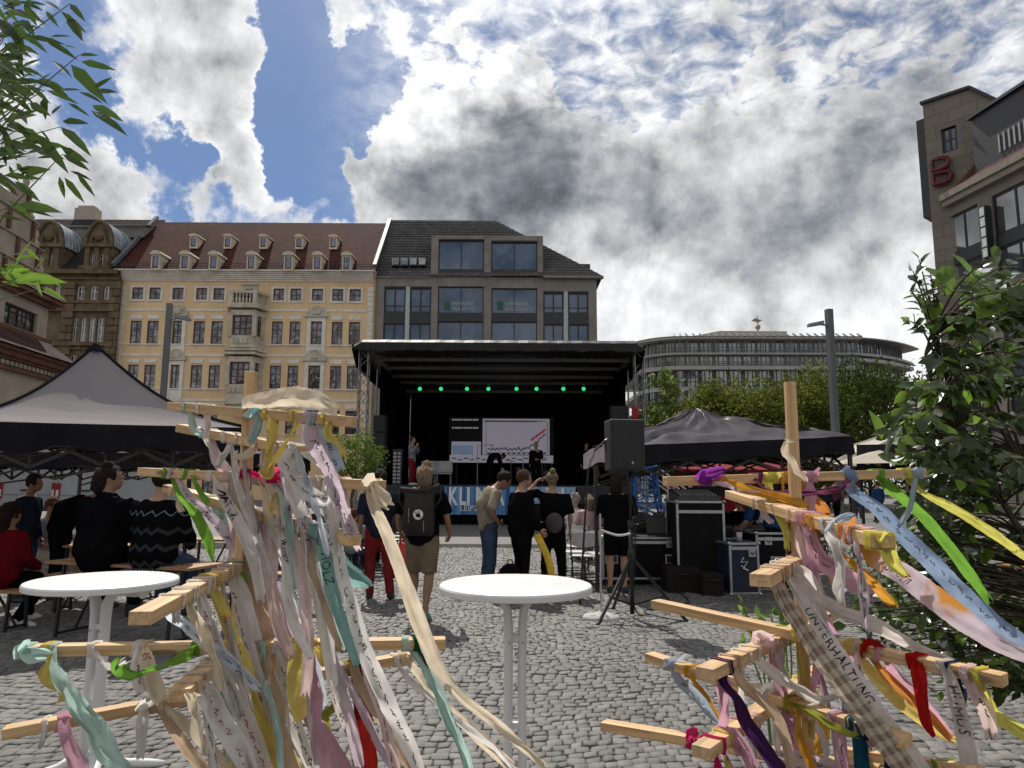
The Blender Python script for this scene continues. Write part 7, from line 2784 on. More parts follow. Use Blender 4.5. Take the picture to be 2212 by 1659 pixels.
def chairs():
 cm = mat('black chair plastic', (.016, .016, .017), .38, .15, 5)
 A = 'rows of black folding chairs'
 lr = 'black folding chair in the rows facing the stage, right of the aisle'
 ll = 'black folding chair in the rows facing the stage, left of the aisle'
 first = chair_proto('folding_chair', lr, cm, DARKM, A)
 used = False
 for r_ in range(8):
  y = 12.6 + r_ * .92
  for k in range(10):
   x = 2.15 + k * .56 + .05 * (r_ % 2)
   if y < 13.2 and 2.9 < x < 5.0 and False:
    continue
   px = 1106 + x / y * PF
   if px > 1760:
    continue
   jx, jy, jr = random.uniform(-.05, .05), random.uniform(-.06, .06), random.uniform(-.08, .08)
   if not used:
    first.location = (x, y, 0)
    used = True
   else:
    dup(first, (x + jx, y + jy, 0), jr, lr, A)
 for r_ in range(6):
  y = 12.4 + r_ * .92
  for k in range(5):
   x = -2.35 - k * .56
   dup(first, (x + random.uniform(-.05, .05), y + random.uniform(-.06, .06), 0), random.uniform(-.08, .08), ll, A)
 B = 'white-seated folding chairs beside the aisle'
 lab = ('white-seated metal folding chair right beside the person with the hair bun', 'white-seated metal folding chair in front, nearest the speaker tripod', 'white-seated metal folding chair between two others, slightly behind', 'white-seated metal folding chair farthest back behind the bun wearer')
 w = None
 for i, (px, y) in enumerate(((1236, 12.0), (1262, 11.4), (1284, 11.75), (1245, 13.0))):
  x, _ = pos(px, y)
  if w is None:
   w = chair_proto('metal_chair', lab[0], mat('white chair seat', (.62, .62, .63), .35, .05), mat('dark chair tube', (.04, .04, .042), .35, metal=.6), B, True)
   w.location = (x, y, 0)
  else:
   dup(w, (x, y, 0), random.uniform(-.3, .3), lab[i], B)
chairs()
def beer_sets():
 tw = wood('beer table wood', (.36, .19, .08))
 def plank(name, label, p, q, wd, z, cat, grp):
  p, q = V((*p, 0)), V((*q, 0))
  ax = (q - p)
  a = math.atan2(ax.y, ax.x)
  c = (p + q) / 2
  root = thing(name, label, cat, (c.x, c.y, 0), a, grp)
  m = MB()
  L = ax.length
  m.box((0, 0, z - .014), (L, wd, .028))
  m.build('top', tw, root, local=True, bevel=.004)
  for s in (-1, 1):
   l = MB()
   for sy in (-1, 1):
    l.bar((s * L * .38, sy * wd * .38, z - .03), (s * L * .38, sy * wd * .46, 0), .028, .028)
   l.bar((s * L * .38, -wd * .45, .05), (s * L * .38, wd * .45, .05), .024, .024)
   l.bar((s * L * .38, 0, .06), (s * L * .2, 0, z - .03), .02, .02)
   l.build('folding_leg', DARKM, root, local=True)
  return root
 T, B = 'beer tables under the pointed gazebo', 'beer benches under the pointed gazebo'
 plank('beer_table', 'wooden beer table on which the hoodie and zigzag sweater wearers perch', (-4.75, 7.75), (-3.0, 7.2), .5, .76, 'table', T)
 plank('beer_bench', 'wooden beer bench under the red jersey wearer', (-6.7, 8.2), (-5.05, 7.75), .26, .43, 'bench', B)
 plank('beer_table', 'wooden beer table the balding man in black leans on', (-6.1, 9.95), (-4.6, 9.7), .5, .72, 'table', T)
 plank('beer_bench', 'short wooden bench with dark legs behind the left white table', (-5.6, 8.95), (-4.3, 8.65), .26, .46, 'bench', B)
 plank('beer_table', 'beer table in sunlight beyond the zigzag sweater wearer', (-4.7, 10.7), (-2.9, 10.5), .5, .75, 'table', T)
 plank('beer_bench', 'wooden bench right of the zigzag sweater wearer', (-3.4, 9.2), (-2.1, 8.9), .26, .46, 'bench', B)
 plank('beer_table', 'wooden beer table at the right edge behind the shrub', (5.3, 7.6), (7.1, 8.0), .5, .75, 'table', 'beer set at the right edge')
 plank('beer_bench', 'wooden beer bench at the right edge behind the shrub', (4.9, 6.7), (6.6, 7.0), .26, .46, 'bench', 'beer set at the right edge')
beer_sets()
def vans():
 g = 'white vans parked behind the left gazebo'
 D = 27.0
 p = P(61, 1050, D)
 root = thing('parked_van', 'white van seen from behind, behind the man in navy sweater', 'van', (p.x, D, 0), R(2), g)
 wm = mat('white van paint', (.38, .39, .40), .3, .06, .8)
 m = MB()
 prof = [(0, .42), (-.03, .9), (.02, 1.4), (.12, 2.35), (.35, 2.5), (3.9, 2.5), (4.3, 2.35), (5.0, 1.5), (5.75, 1.2), (5.9, .75), (5.85, .42)]
 rings = []
 for k, x in enumerate((-1.02, -1.0, -.9, .9, 1.0, 1.02)):
  s_ = (.0, .05, .1, .1, .05, .0)[k]
  rings.append([V((x, y, z if z < 2 else z - .12 + s_)) for y, z in prof])
 m.loft(rings)
 m.build('body', wm, root, local=True, fix=True)
 for sx in (-1, 1):
  d = MB()
  d.obox((sx * .02 if sx > 0 else -.92, -.05, .58), (.90, 0, 0), (0, .03, 0), (0, .13, 1.72))
  do = d.build('rear_door', wm, root, local=True, bevel=.02)
  s_ = MB()
  s_.obox((sx * .06 if sx > 0 else -.88, -.062 + .02, 1.0), (.82, 0, 0), (0, .01, 0), (0, .0, .02))
  s_.build('crease_shade', mat('van shadow line', (.2, .2, .21), .5), do, local=True)  # grey strip: shade of the door crease put in as colour
  h_ = MB()
  h_.box((sx * .12, -.05, 1.18), (.22, .05, .05))
  h_.build('handle', DARKM, do, local=True)
  w_ = MB()
  w_.obox((sx * .14 if sx > 0 else -.80, .035, 1.45), (.66, 0, 0), (0, .01, 0), (0, .06, .62))
  w_.build('window_panel', mat('van grey panel', (.22, .23, .245), .3, .05), do, local=True)
  t = MB()
  t.box((sx * .97, -.03, 1.15), (.13, .1, .6))
  to = t.build('tail_lamp', mat('red lamp plastic', (.28, .008, .012), .25), root, local=True, bevel=.03)
  t = MB()
  t.box((sx * .97, -.085, 1.08), (.09, .02, .24))
  t.build('reversing_lens', mat('clear lens', (.6, .6, .6), .2), to, local=True)
  for y in (.95, 4.8):
   w2 = MB()
   w2.tube([(sx * .78, y, .33), (sx * 1.0, y, .33)], .33, 20)
   wo = w2.build('wheel', mat('tyre rubber', (.01, .01, .01), .8), root, local=True)
   w2 = MB()
   w2.tube([(sx * .99, y, .33), (sx * 1.012, y, .33)], .19, 14)
   w2.build('rim', ALU, wo, local=True)
 b = MB()
 b.box((0, -.08, .5), (2.0, .2, .2))
 b.build('bumper', mat('grey bumper plastic', (.06, .06, .065), .6), root, local=True, bevel=.04)
 n = MB()
 n.box((0, -.07, .92), (.52, .02, .11))
 n.build('number_plate', mat('blank plate', (.6, .6, .58), .5), root, local=True)
 p2 = P(184, 1050, D - .8)
 dup(root, (p2.x, D - .8, 0), R(-2), 'white van seen from behind, behind the balding man in black', g)
 # red stall far right
 p = P(1600, 1060, 30)
 root = thing('market_stall', 'red market stall behind the crumpled gazebo', 'stall', (p.x, 30, 0))
 m = MB()
 m.box((0, 1, 1.0), (5.2, 2, 2.0))
 m.build('counter', mat('red painted panel', (.17, .01, .014), .8, .1, 1), root, local=True)
 m = MB()
 m.obox((-2.8, -.6, 2.05), (5.6, 0, 0), (0, 2.8, .4), (0, 0, .08))
 m.build('awning', mat('red painted panel', (.32, .015, .02), .5), root, local=True)
 m = MB()
 m.box((0, -.02, 1.45), (4.8, .02, .75))
 m.build('opening_shade', mat('stall shade colour', (.02, .015, .015), .8), root, local=True)  # dark panel on the closed front, coloured as the shade inside
 # stage stairs with rail
 p = P(1425, 1100, 25.2)
 root = thing('stage_stairs', 'metal stage stairs with pale hand rails right of the stage', 'stairs', (p.x, 25.2, 0))
 m = MB()
 for k in range(6):
  m.box((1.0 - .28 * k, 0, .22 * (k + 1) - .02), (.3, 1.0, .04))
 m.build('tread', mat('pale metal tread', (.3, .31, .31), .5, metal=.4), root, local=True)
 for sy in (-.5, .5):
  m = MB()
  m.tube([(1.25, sy, 1.0), (-.5, sy, 2.4)], .03, 8)
  m.tube([(1.25, sy, .6), (-.5, sy, 1.95)], .022, 8)
  for x, z in ((1.25, 1.0), (.4, 1.68), (-.5, 2.4)):
   m.tube([(x, sy, 0), (x, sy, z)], .028, 8)
  m.build('hand_rail', mat('pale metal rail', (.5, .52, .52), .4, metal=.4), root, local=True)
 # blue lattice tower
 p = P(1393, 1090, 24.0)
 zt = P(1393, 1018, 24).z
 root = thing('lattice_tower', 'bright blue lattice tower model beside the stage stairs', 'tower model', (p.x, 24.0, 0))
 m = MB()
 bl = mat('bright blue paint', (.015, .085, .27), .6, .15, 4)
 lv = [(.0, .80), (.45, .62), (.9, .46), (1.35, .38), (zt, .34)]
 for (z0, h0), (z1, h1) in zip(lv[:-1], lv[1:]):
  c0 = [V((sx * h0, sy * h0, z0)) for sx, sy in ((-1, -1), (1, -1), (1, 1), (-1, 1))]
  c1 = [V((sx * h1, sy * h1, z1)) for sx, sy in ((-1, -1), (1, -1), (1, 1), (-1, 1))]
  for k in range(4):
   m.bar(c0[k], c1[k], .06, .06)
   m.bar(c1[k], c1[(k + 1) % 4], .05, .05)
   m.bar(c0[k], c1[(k + 1) % 4], .035, .035)
   m.bar(c0[(k + 1) % 4], c1[k], .035, .035)
 m.build('lattice', bl, root, local=True)
 m = MB()
 m.box((0, 0, .25), (1.9, 1.7, .42))
 m.build('base_cover', bl, root, local=True)
 m = MB()
 m.box((0, 0, zt + .1), (.85, .85, .16))
 m.build('platform', bl, root, local=True)
 m = MB()
 m.tube([(0, -.1, .4), (0, -.1, zt)], .03, 6)
 m.build('inner_pipe', mat('pale metal rail', (.5, .52, .52), .4), root, local=True)
 # red banner strip on the right tower
 p0, p1 = P(1365, 930, 25.6), P(1379, 878, 25.6)
 m = MB()
 N = 8
 for k in range(N):
  z0, z1 = p0.z + (p1.z - p0.z) * k / N, p0.z + (p1.z - p0.z) * (k + 1) / N
  o0, o1 = .04 * math.sin(k * .9), .04 * math.sin((k + 1) * .9)
  m.quad((p0.x, 25.6 + o0, z0), (p1.x, 25.6 + o0 + .02, z0), (p1.x, 25.6 + o1 + .02, z1), (p0.x, 25.6 + o1, z1))
 o = m.build('hanging_flag', thinmat('red flag cloth', (.35, .05, .05), .3, .3, 4), None, smooth=True)
 tag(o, 'small red flag hanging on the right stage tower', 'flag')
 # yellow hose and rucksack by the standing group
 q = [G(1163, 1160) + V((0, 0, .75)), G(1172, 1180) + V((0, -.2, .5)), V((G(1186, 1235).x, 10.4, .25)), V((G(1205, 1250).x, 10.2, .03)), V((G(1240, 1255).x, 10.0, .02))]
 q = [P(1160, 1155, 10.0), P(1172, 1180, 10.0), P(1186, 1215, 10.0), V((P(1205, 1250, 10).x, 10.0, .04)), V((P(1248, 1250, 10).x, 9.9, .03))]
 m = MB()
 m.tube(catmull(q, 8), [(.05, .02)] * 33, 8)
 o = m.build('fire_hose', mat('yellow hose cloth', (.65, .42, .03), .6, .15, 20), None, smooth=True)
 tag(o, 'flat yellow hose hanging between the big man in black and the bun wearer', 'hose')
 x, y = pos(1103, 9.95)
 root = thing('rucksack', 'black rucksack standing on the cobbles between the jeans and the big man', 'bag', (x, y, 0), R(10))
 m = MB()
 m.loft([[V((w_ * math.copysign(abs(math.cos(a)) ** .6, math.cos(a)), d_ * math.copysign(abs(math.sin(a)) ** .6, math.sin(a)), z)) for a in [2 * PI * k / 16 for k in range(16)]] for z, w_, d_ in ((0, .12, .08), (.04, .16, .11), (.25, .16, .12), (.42, .13, .09), (.48, .06, .04))])
 m.build('bag_body', BLACK, root, local=True, smooth=True, fix=True)
 m = MB()
 m.tube([(-.05, 0, .46), (-.02, 0, .54), (.02, 0, .54), (.05, 0, .46)], .01, 6)
 m.tube([(-.14, -.02, .42), (-.2, -.08, .25), (-.14, -.06, .06)], .014, 6)
 m.build('strap', mat('red webbing', (.14, .02, .02), .7), root, local=True)
vans()
# ================================================================== ribbon racks
LATH = wood('spruce lath', (.62, .405, .20))
CAMINV = CAMROT.transposed()
def proj(p):
 v = CAMINV @ (V(p) - CAM)
 return PW / 2 + v.x / -v.z * PF, PH / 2 - v.y / -v.z * PF
BARS = {}
def rack(label, bars, pole, key):
 px, py, d = pole
 top = P(px, py, d)
 root = thing('ribbon_rack', label, 'ribbon rack', (top.x, d, 0), 0, 'wooden tree-shaped ribbon racks')
 m = MB()
 m.box((0, 0, 0), (top.z, .030, .030))
 o = m.build('pole', LATH, root, local=True, bevel=.002)
 o.matrix_parent_inverse = root.matrix_basis.inverted()
 o.matrix_basis = Matrix.Translation((top.x, d, top.z / 2)) @ Matrix.Rotation(R(-90), 4, 'Y') @ Matrix.Rotation(R(80), 4, 'X')
 for k in range(2):
  m = MB()
  m.box((0, 0, 0), (.9, .05, .05))
  o = m.build('foot', LATH, root, local=True, bevel=.002)
  o.matrix_parent_inverse = root.matrix_basis.inverted()
  o.matrix_basis = Matrix.Translation((top.x, d, .026 + .05 * k)) @ Matrix.Rotation(R(30 + 90 * k), 4, 'Z')
 for nm, (x0, y0, d0, x1, y1, d1, *rest) in bars.items():
  p, q = P(x0, y0, d0), P(x1, y1, d1)
  ax = q - p
  X = ax.normalized()
  Y = V((0, 0, 1)).cross(X).normalized()
  Z = X.cross(Y)
  if rest:
   rot = Matrix.Rotation(rest[0], 3, X)
   Y, Z = rot @ Y, rot @ Z
  m = MB()
  m.box((0, 0, 0), (ax.length, .046, .028))
  o = m.build('crossbar', LATH, root, local=True, bevel=.002)
  M4 = Matrix((X, Y, Z)).transposed().to_4x4()
  M4.translation = (p + q) / 2
  o.matrix_parent_inverse = root.matrix_basis.inverted()
  o.matrix_basis = M4
  BARS[key + nm] = (p, q, X, Y, Z)
 return root
rack('tree-shaped rack of wooden laths at left, hung with pale ribbons', {
 '1': (374, 878, 2.45, 757, 911, 1.85), '2': (393, 925, 2.5, 655, 975, 2.0), '3': (309, 1019, 2.45, 824, 1049, 2.0), '4': (364, 1055, 2.6, 767, 1168, 1.95),
 '5': (302, 1336, 1.5, 540, 1208, 2.3), '6': (44, 1405, 2.0, 962, 1388, 2.15), '7': (8, 1583, 1.95, 888, 1418, 2.35), '8': (387, 1503, 1.62, 548, 1352, 2.5)}, (543, 803, 2.2), 'L')
rack('tree-shaped rack of wooden laths at right with bare pole top, hung with colourful ribbons', {
 '1': (1437, 1040, 2.15, 1991, 1022, 2.3), '2': (1580, 1068, 2.5, 1906, 1170, 1.5), '3': (1642, 1254, 1.6, 1762, 1190, 2.3), '4': (1415, 1304, 2.45, 2172, 1470, 1.7),
 '5': (1403, 1418, 2.5, 1960, 1602, 1.75), '6': (1522, 1456, 1.75, 1790, 1328, 2.5), '7': (1304, 1566, 2.45, 1900, 1668, 1.95), '8': (1514, 1626, 1.72, 1782, 1440, 2.5), '9': (1820, 1625, 2.2, 2110, 1668, 1.7)}, (1706, 826, 2.08), 'R')
CL = dict(white=(.80, .77, .74), lilac=(.68, .56, .63), pink=(.64, .36, .46), palepink=(.78, .60, .58), cream=(.78, .67, .50), yellow=(.76, .60, .15), lemon=(.66, .62, .12), mint=(.52, .72, .66), teal=(.26, .48, .45), aqua=(.38, .56, .58),
   green=(.20, .44, .05), red=(.48, .02, .02), darkred=(.20, .012, .01), purple=(.06, .022, .09), violet=(.28, .05, .36), denim=(.27, .36, .52), sky=(.42, .50, .60), amber=(.68, .34, .03), orange=(.65, .25, .05), tan=(.58, .43, .29), hot=(.68, .05, .20), magenta=(.50, .03, .13),
   navy=(.02, .03, .09), petrol=(.02, .09, .16), grey=(.66, .60, .56), plum=(.20, .05, .12), olive=(.36, .36, .05), dgreen=(.02, .10, .06), twine=(.60, .50, .38), bluewhite=(.66, .72, .80))
CL = {k: tuple(c * .93 + .07 * (sum(v) / 3) for c in v) if k not in ('red', 'purple', 'hot', 'darkred', 'navy', 'petrol', 'magenta', 'violet', 'dgreen') else v for k, v in CL.items()}
INK = dict(k=mat('black ink', (.02, .02, .022), .7), r=mat('red ink', (.30, .03, .03), .7), b=mat('blue ink', (.05, .07, .16), .7))
def rmat(c):
 if c == 'gingham':
  return thinmat('beige gingham cloth', (.60, .52, .43), .35, .08, 9, check=((.27, .20, .15), 26.0, 3.0))
 if c == 'lilacorange':
  return thinmat('lilac cloth with orange edge', CL['lilac'], .4, .15, 9, second=(.62, .28, .06))
 return thinmat(c + ' ribbon cloth', CL[c], .55, .14, 11)
_rc = [0]
def ribbon(side, bar, col, label, pts, dd=.0, tw=.5, text=None, ink='k', knot=1, lift=0.0, wave=1.0, th=.55, taper=.15, name='ribbon', close=0.0):
 """pts: (x, y, width) in reference pixels, first point lies on the bar"""
 _rc[0] += 1
 rr = random.Random(_rc[0] * 13)
 mb = MB()
 uv = []
 d = 2.1
 if bar:
  p, q, X, Y, Z = BARS[side + bar]
  best = min((abs(proj(p.lerp(q, k / 80))[0] - pts[0][0]) + .5 * abs(proj(p.lerp(q, k / 80))[1] - pts[0][1]), k / 80) for k in range(81))[1]
  at = p.lerp(q, best)
  d = at.y
 d -= close
 n0 = len(pts)
 dep = [d - .04 + dd * (i / (n0 - 1)) ** .8 for i in range(n0)]
 ctr = [P(a, b, z) for (a, b, w), z in zip(pts, dep)]
 if bar:
  ctr[0] = at + (CAM - at).normalized() * (.026 + lift)
 seg = 9
 cs = catmull(ctr, seg)
 ws = []
 for i in range(len(cs)):
  f = min(i / seg, n0 - 1 - 1e-6)
  a = int(f)
  ws.append((pts[a][2] * (1 - f + a) + pts[a + 1][2] * (f - a)) * (dep[a] / PF))
 N = len(cs)
 ph, ph2 = rr.uniform(0, 9), rr.uniform(0, 9)
 nv = 6
 fold = rr.uniform(-.35, .35)
 tw *= 1.2
 Svec, Nvec = [], []
 L = 0
 S = [0.0]
 for i in range(N):
  t = (cs[min(N - 1, i + 1)] - cs[max(0, i - 1)]).normalized()
  vd = (CAM - cs[i]).normalized()
  s_ = t.cross(vd).normalized()
  th_ = tw * (mnoise.noise(V((i * .075, ph, 0))) * 1.9 + .25 * math.sin(ph2 + i * .05))
  s_ = Quaternion(t, th_) @ s_
  nn = s_.cross(t).normalized()
  if nn.dot(vd) < 0:
   nn = -nn
  Svec.append(s_)
  Nvec.append(nn)
  if i:
   L += (cs[i] - cs[i - 1]).length
   S.append(L)
 def surf(i_f, v):
  i = max(0, min(N - 2, int(i_f)))
  f = i_f - i
  c = cs[i].lerp(cs[i + 1], f)
  w_ = ws[i] * (1 - f) + ws[i + 1] * f
  sv = Svec[i].lerp(Svec[i + 1], f)
  nv_ = Nvec[i].lerp(Nvec[i + 1], f)
  s = S[i] * (1 - f) + S[i + 1] * f
  k = (mnoise.noise(V((s * 7, v * 1.3, ph))) * .018 + mnoise.noise(V((s * 19, v * 2.5, ph2))) * .009 + mnoise.noise(V((s * 5, v * 5, ph))) * .007) * wave
  k += -.34 * w_ * (v * v - .3) * math.sin(ph + s * 3) + fold * w_ * abs(v - .3 * math.sin(s * 4 + ph2))
  e = .07 * mnoise.noise(V((s * 60, ph, v))) + .05 * mnoise.noise(V((s * 140, ph2, v)))
  end = 1 - taper * max(0, (i_f / (N - 1) - .8) / .2)
  beg = .55 + .45 * min(1, i_f / 7)
  return c + sv * (v * .5 * w_ * (1 + e) * end * beg) + nv_ * k, nv_
 M_ = N * 2
 vs = []
 for i in range(M_ + 1):
  f = i / M_ * (N - 1)
  for j in range(nv + 1):
   v = j / nv * 2 - 1
   pnt, _ = surf(f - (1e-6 if i == M_ else 0), v)
   if i == M_:
    pnt += (cs[-1] - cs[-2]).normalized() * rr.uniform(-.012, .008)
   vs.append(pnt)
   uv.append((f / (N - 1) * S[-1], (v + 1) / 2))
 fs = []
 for i in range(M_):
  for j in range(nv):
   o = i * (nv + 1) + j
   fs.append((o, o + 1, o + nv + 2, o + nv + 1))
 mb.add(vs, fs)
 if bar and knot:
  # collar round the lath, plus a lump for the knot
  w0 = max(.014, ws[0] * .8)
  rings = []
  for kk in range(5):
   o_ = X * ((kk / 4 - .5) * w0)
   sw = .0025 + .002 * rr.random()
   ring = []
   for a in range(16):
    an = 2 * PI * a / 16
    cy, cz = math.cos(an), math.sin(an)
    m_ = max(abs(cy), abs(cz))
    ring.append(at + o_ + X * (.004 * math.sin(an * 2 + ph)) + Y * (cy / m_ * (.023 + sw)) + Z * (cz / m_ * (.014 + sw)))
   rings.append(ring)
  b0 = len(mb.v)
  mb.loft(rings, cap=False)
  if knot > 1:
   kc = ctr[0] + V((0, -.004, .0))
   mb.sphere(kc, (.016, .012, .014), 9, 6)
   for t_ in range(2):
    e1 = kc + V((rr.uniform(-.03, .05), rr.uniform(-.03, .01), rr.uniform(.0, .035)))
    sd_ = V((.010, 0, .014))
    mb.add([kc - sd_ * .6, kc + sd_ * .6, kc.lerp(e1, .6) + sd_ * 1.3, kc.lerp(e1, .6) - sd_ * 1.3, e1 - sd_, e1 + sd_ * .4], [(0, 1, 2, 3), (3, 2, 5, 4)])
  uv += [(0, 0)] * (len(mb.v) - b0)
 me = mb.mesh(name, rmat(col), True)
 ul = me.uv_layers.new(name='u')
 li = np.empty(len(me.loops), dtype=np.int32)
 me.loops.foreach_get('vertex_index', li)
 ul.data.foreach_set('uv', np.array(uv, dtype=np.float32)[li].ravel())
 o = place(name, me, None, False, 0, tuple(at if bar else ctr[0]))
 tag(o, label, 'ribbon' if name == 'ribbon' else name.replace('_', ' '), 'ribbons on the left rack' if side == 'L' else 'ribbons on the right rack')
 if text:
  tb = MB()
  if text == '~':
   s = .06
   while s < S[-1] * .9:
    f0 = np.interp(s, S, range(N))
    sgm = []
    amp = rr.choice((.16, .24, .36))
    for k in range(9):
     sgm.append((s + k * .003 + rr.uniform(-.002, .003), (rr.uniform(-1, 1) * amp + rr.uniform(-.08, .08))))
    prev = None
    for (sa, va) in sgm:
     if sa >= S[-1]:
      break
     pa, na = surf(float(np.interp(sa, S, range(N))), va)
     pa = pa + na * .0022
     if prev is not None:
      dv = (pa - prev)
      sd_ = dv.cross(na).normalized() * .0011
      tb.add([prev - sd_, prev + sd_, pa + sd_, pa - sd_], [(0, 1, 2, 3)])
     prev = pa
    s += .033 + rr.choice((0, .002, .004, .02))
  else:
   tv, tf = textmesh(text, 1.0, 0, .18, 1.1)
   x0, x1 = min(v.x for v in tv), max(v.x for v in tv)
   y0, y1 = min(v.y for v in tv), max(v.y for v in tv)
   wm_ = sum(ws) / len(ws)
   k = wm_ * th / (y1 - y0)
   s0 = S[-1] * .18
   k = min(k * 1.15, S[-1] * .74 / (x1 - x0))
   out = []
   for v in tv:
    s = s0 + (v.x - x0) * k
    vv = ((v.y - (y0 + y1) / 2) * k / (wm_ * .5)) + .12 * math.sin(v.x * 2.2 + ph)
    pa, na = surf(float(np.interp(s, S, range(N))), vv if (Svec[N // 2].cross(cs[N // 2 + 1] - cs[N // 2])).dot(CAM - cs[N // 2]) < 0 else -vv)
    out.append(pa + na * .0025)
   tb.add(out, tf)
  if tb.v:
   tb.build('handwriting', INK[ink], o)
 return o
def r(*a, **k):
 return ribbon(*a, **k)
# ---------------- left rack
L = 'L'
r(L, '1', 'mint', 'pale mint ribbon hanging from near the left end of the topmost lath', [(412, 884, 15), (419, 925, 17), (446, 950, 16), (470, 988, 13)])
r(L, '1', 'white', 'short white ribbon second from the left on the topmost lath', [(441, 886, 14), (452, 920, 13), (448, 948, 12), (462, 975, 10)])
r(L, '2', 'lilac', 'long pale lilac ribbon falling from the second lath into the middle of the rack', [(452, 940, 18), (470, 985, 24), (498, 1030, 24), (520, 1068, 26), (538, 1096, 20)], dd=-.1)
r(L, '1', 'aqua', 'pale blue ribbon knotted around the topmost lath beside the pole', [(562, 893, 26), (553, 930, 20), (540, 955, 16)], knot=2, dd=-.05)
r(L, '1', 'yellow', 'yellow ribbon hanging in front of the pole below the pale blue knot', [(586, 899, 16), (592, 935, 18), (577, 985, 16), (578, 1022, 20), (560, 1012, 16)], dd=-.1)
r(L, '1', 'yellow', 'narrow yellow ribbon slanting down left from the topmost lath', [(646, 900, 16), (620, 945, 16), (598, 985, 14), (584, 1010, 12)], dd=-.08)
r(L, '2', 'cream', 'cream ribbon slanting across the pole below the second lath', [(560, 955, 16), (535, 980, 16), (508, 990, 13)], dd=-.06)
r(L, '1', 'lilac', 'broad pale lilac ribbon flowing down from the right part of the topmost lath', [(678, 904, 34), (675, 945, 36), (702, 995, 34), (722, 1045, 30), (742, 1100, 28), (768, 1160, 22)], dd=.05, text='~', wave=1.4, tw=.35)
r(L, '1', 'sky', 'pale blue ribbon lying over the broad lilac one on the topmost lath', [(693, 905, 26), (706, 950, 28), (722, 990, 30), (732, 1016, 24)], dd=-.08, text='~')
r(L, '1', 'yellow', 'crumpled yellow ribbon nearest the right end of the topmost lath', [(716, 908, 12), (712, 935, 15), (728, 965, 16), (737, 992, 14)], dd=-.03, tw=1.0)
r(L, '1', 'cream', 'large frayed cream cloth standing up above the topmost lath', [(518, 884, 20), (535, 872, 30), (580, 862, 38), (640, 858, 44), (690, 868, 40), (728, 888, 22)], knot=0, tw=.2, wave=.7, lift=.0, dd=-.55, name='cloth_flag')
r(L, '2', 'white', 'white ribbon with black writing looping out right of the pole', [(645, 970, 26), (618, 990, 32), (630, 1030, 30), (662, 1062, 32), (700, 1080, 30), (708, 1050, 24)], dd=-.05, text='~', wave=1.3)
r(L, '3', 'magenta', 'crimson ribbon twisted around the pole at the third lath', [(520, 1005, 20), (530, 1020, 18), (570, 1036, 14), (604, 1040, 12)], dd=-.1, tw=.9, lift=.03)
r(L, '3', 'hot', 'small bright red knot right of the pole at the third lath', [(592, 1030, 20), (600, 1018, 22), (608, 1035, 18)], knot=2, dd=-.03)
r(L, '3', 'lilac', 'lilac ribbon with writing starting at the crimson twist', [(566, 1034, 14), (600, 1050, 22), (636, 1090, 26), (660, 1140, 26), (672, 1200, 22)], dd=-.15, text='~')
r(L, '3', 'green', 'leaf-green tapered ribbon at the left end of the third lath', [(366, 1026, 12), (392, 1070, 22), (425, 1120, 24), (448, 1170, 20), (460, 1212, 8)], dd=.05, tw=.3, taper=.6)
r(L, '3', 'lilac', 'pale lilac ribbon with writing beside the leaf-green one', [(377, 1026, 14), (405, 1070, 18), (450, 1115, 20), (492, 1160, 22), (530, 1205, 24), (562, 1262, 20)], dd=-.1, text='~')
r(L, '3', 'green', 'short leaf-green ribbon right of the pale lilac one on the third lath', [(412, 1028, 14), (432, 1055, 16), (447, 1088, 12)], dd=-.05, tw=.9)
r(L, '3', 'white', 'white ribbon with large black writing NATUR down the left of the pole', [(466, 1029, 20), (488, 1080, 22), (512, 1125, 25), (535, 1170, 26), (552, 1225, 24), (563, 1300, 20)], dd=-.2, text='NATUR', tw=.2, th=.62)
r(L, '4', 'mint', 'pale mint ribbon behind the NATUR ribbon', [(455, 1080, 24), (480, 1120, 26), (500, 1160, 26), (522, 1210, 22)], dd=-.02, text='~')
r(L, '4', 'cream', 'cream ribbon at the left end of the fourth lath', [(384, 1060, 14), (388, 1085, 14), (395, 1105, 12)], dd=0)
r(L, '4', 'aqua', 'pale blue ribbon with writing right behind the pole', [(553, 1115, 20), (556, 1160, 24), (560, 1230, 26), (556, 1300, 24), (570, 1370, 18)], dd=.0, text='~')
r(L, '4', 'yellow', 'short broad yellow ribbon on the fourth lath right of the pole', [(592, 1112, 24), (594, 1085, 18), (612, 1060, 12)], dd=-.03)
r(L, '4', 'palepink', 'pale pink ribbon hanging straight from the fourth lath', [(578, 1118, 24), (585, 1200, 28), (583, 1270, 24), (600, 1350, 24), (628, 1420, 22)], dd=-.15, tw=.3)
r(L, '4', 'palepink', 'long pale pink ribbon right of the yellow one on the fourth lath', [(626, 1128, 20), (640, 1190, 26), (655, 1260, 28), (662, 1330, 22), (668, 1410, 22), (660, 1500, 24)], dd=-.2, tw=.35)
r(L, '4', 'tan', 'dull beige ribbon next to the long pale pink one', [(652, 1140, 18), (668, 1200, 22), (690, 1270, 22), (712, 1340, 16), (735, 1400, 16)], dd=-.15)
r(L, '4', 'teal', 'broad mint-green ribbon with a flapping end pointing right', [(690, 1146, 30), (702, 1175, 38), (728, 1215, 40), (762, 1245, 44), (800, 1268, 26)], dd=.05, wave=1.6, taper=.5)
r(L, '4', 'teal', 'mint-green ribbon with black writing HOLZ below the flapping one', [(694, 1148, 26), (704, 1210, 30), (720, 1285, 26), (748, 1370, 24), (776, 1440, 20)], dd=-.1, text='HOLZ', tw=.25, th=.6)
r(L, '4', 'white', 'long white ribbon with black handwriting running to the bottom edge', [(725, 1156, 22), (738, 1240, 28), (768, 1330, 32), (800, 1430, 34), (838, 1520, 34), (880, 1600, 32), (912, 1690, 24)], dd=-.1, text='~', tw=.25)
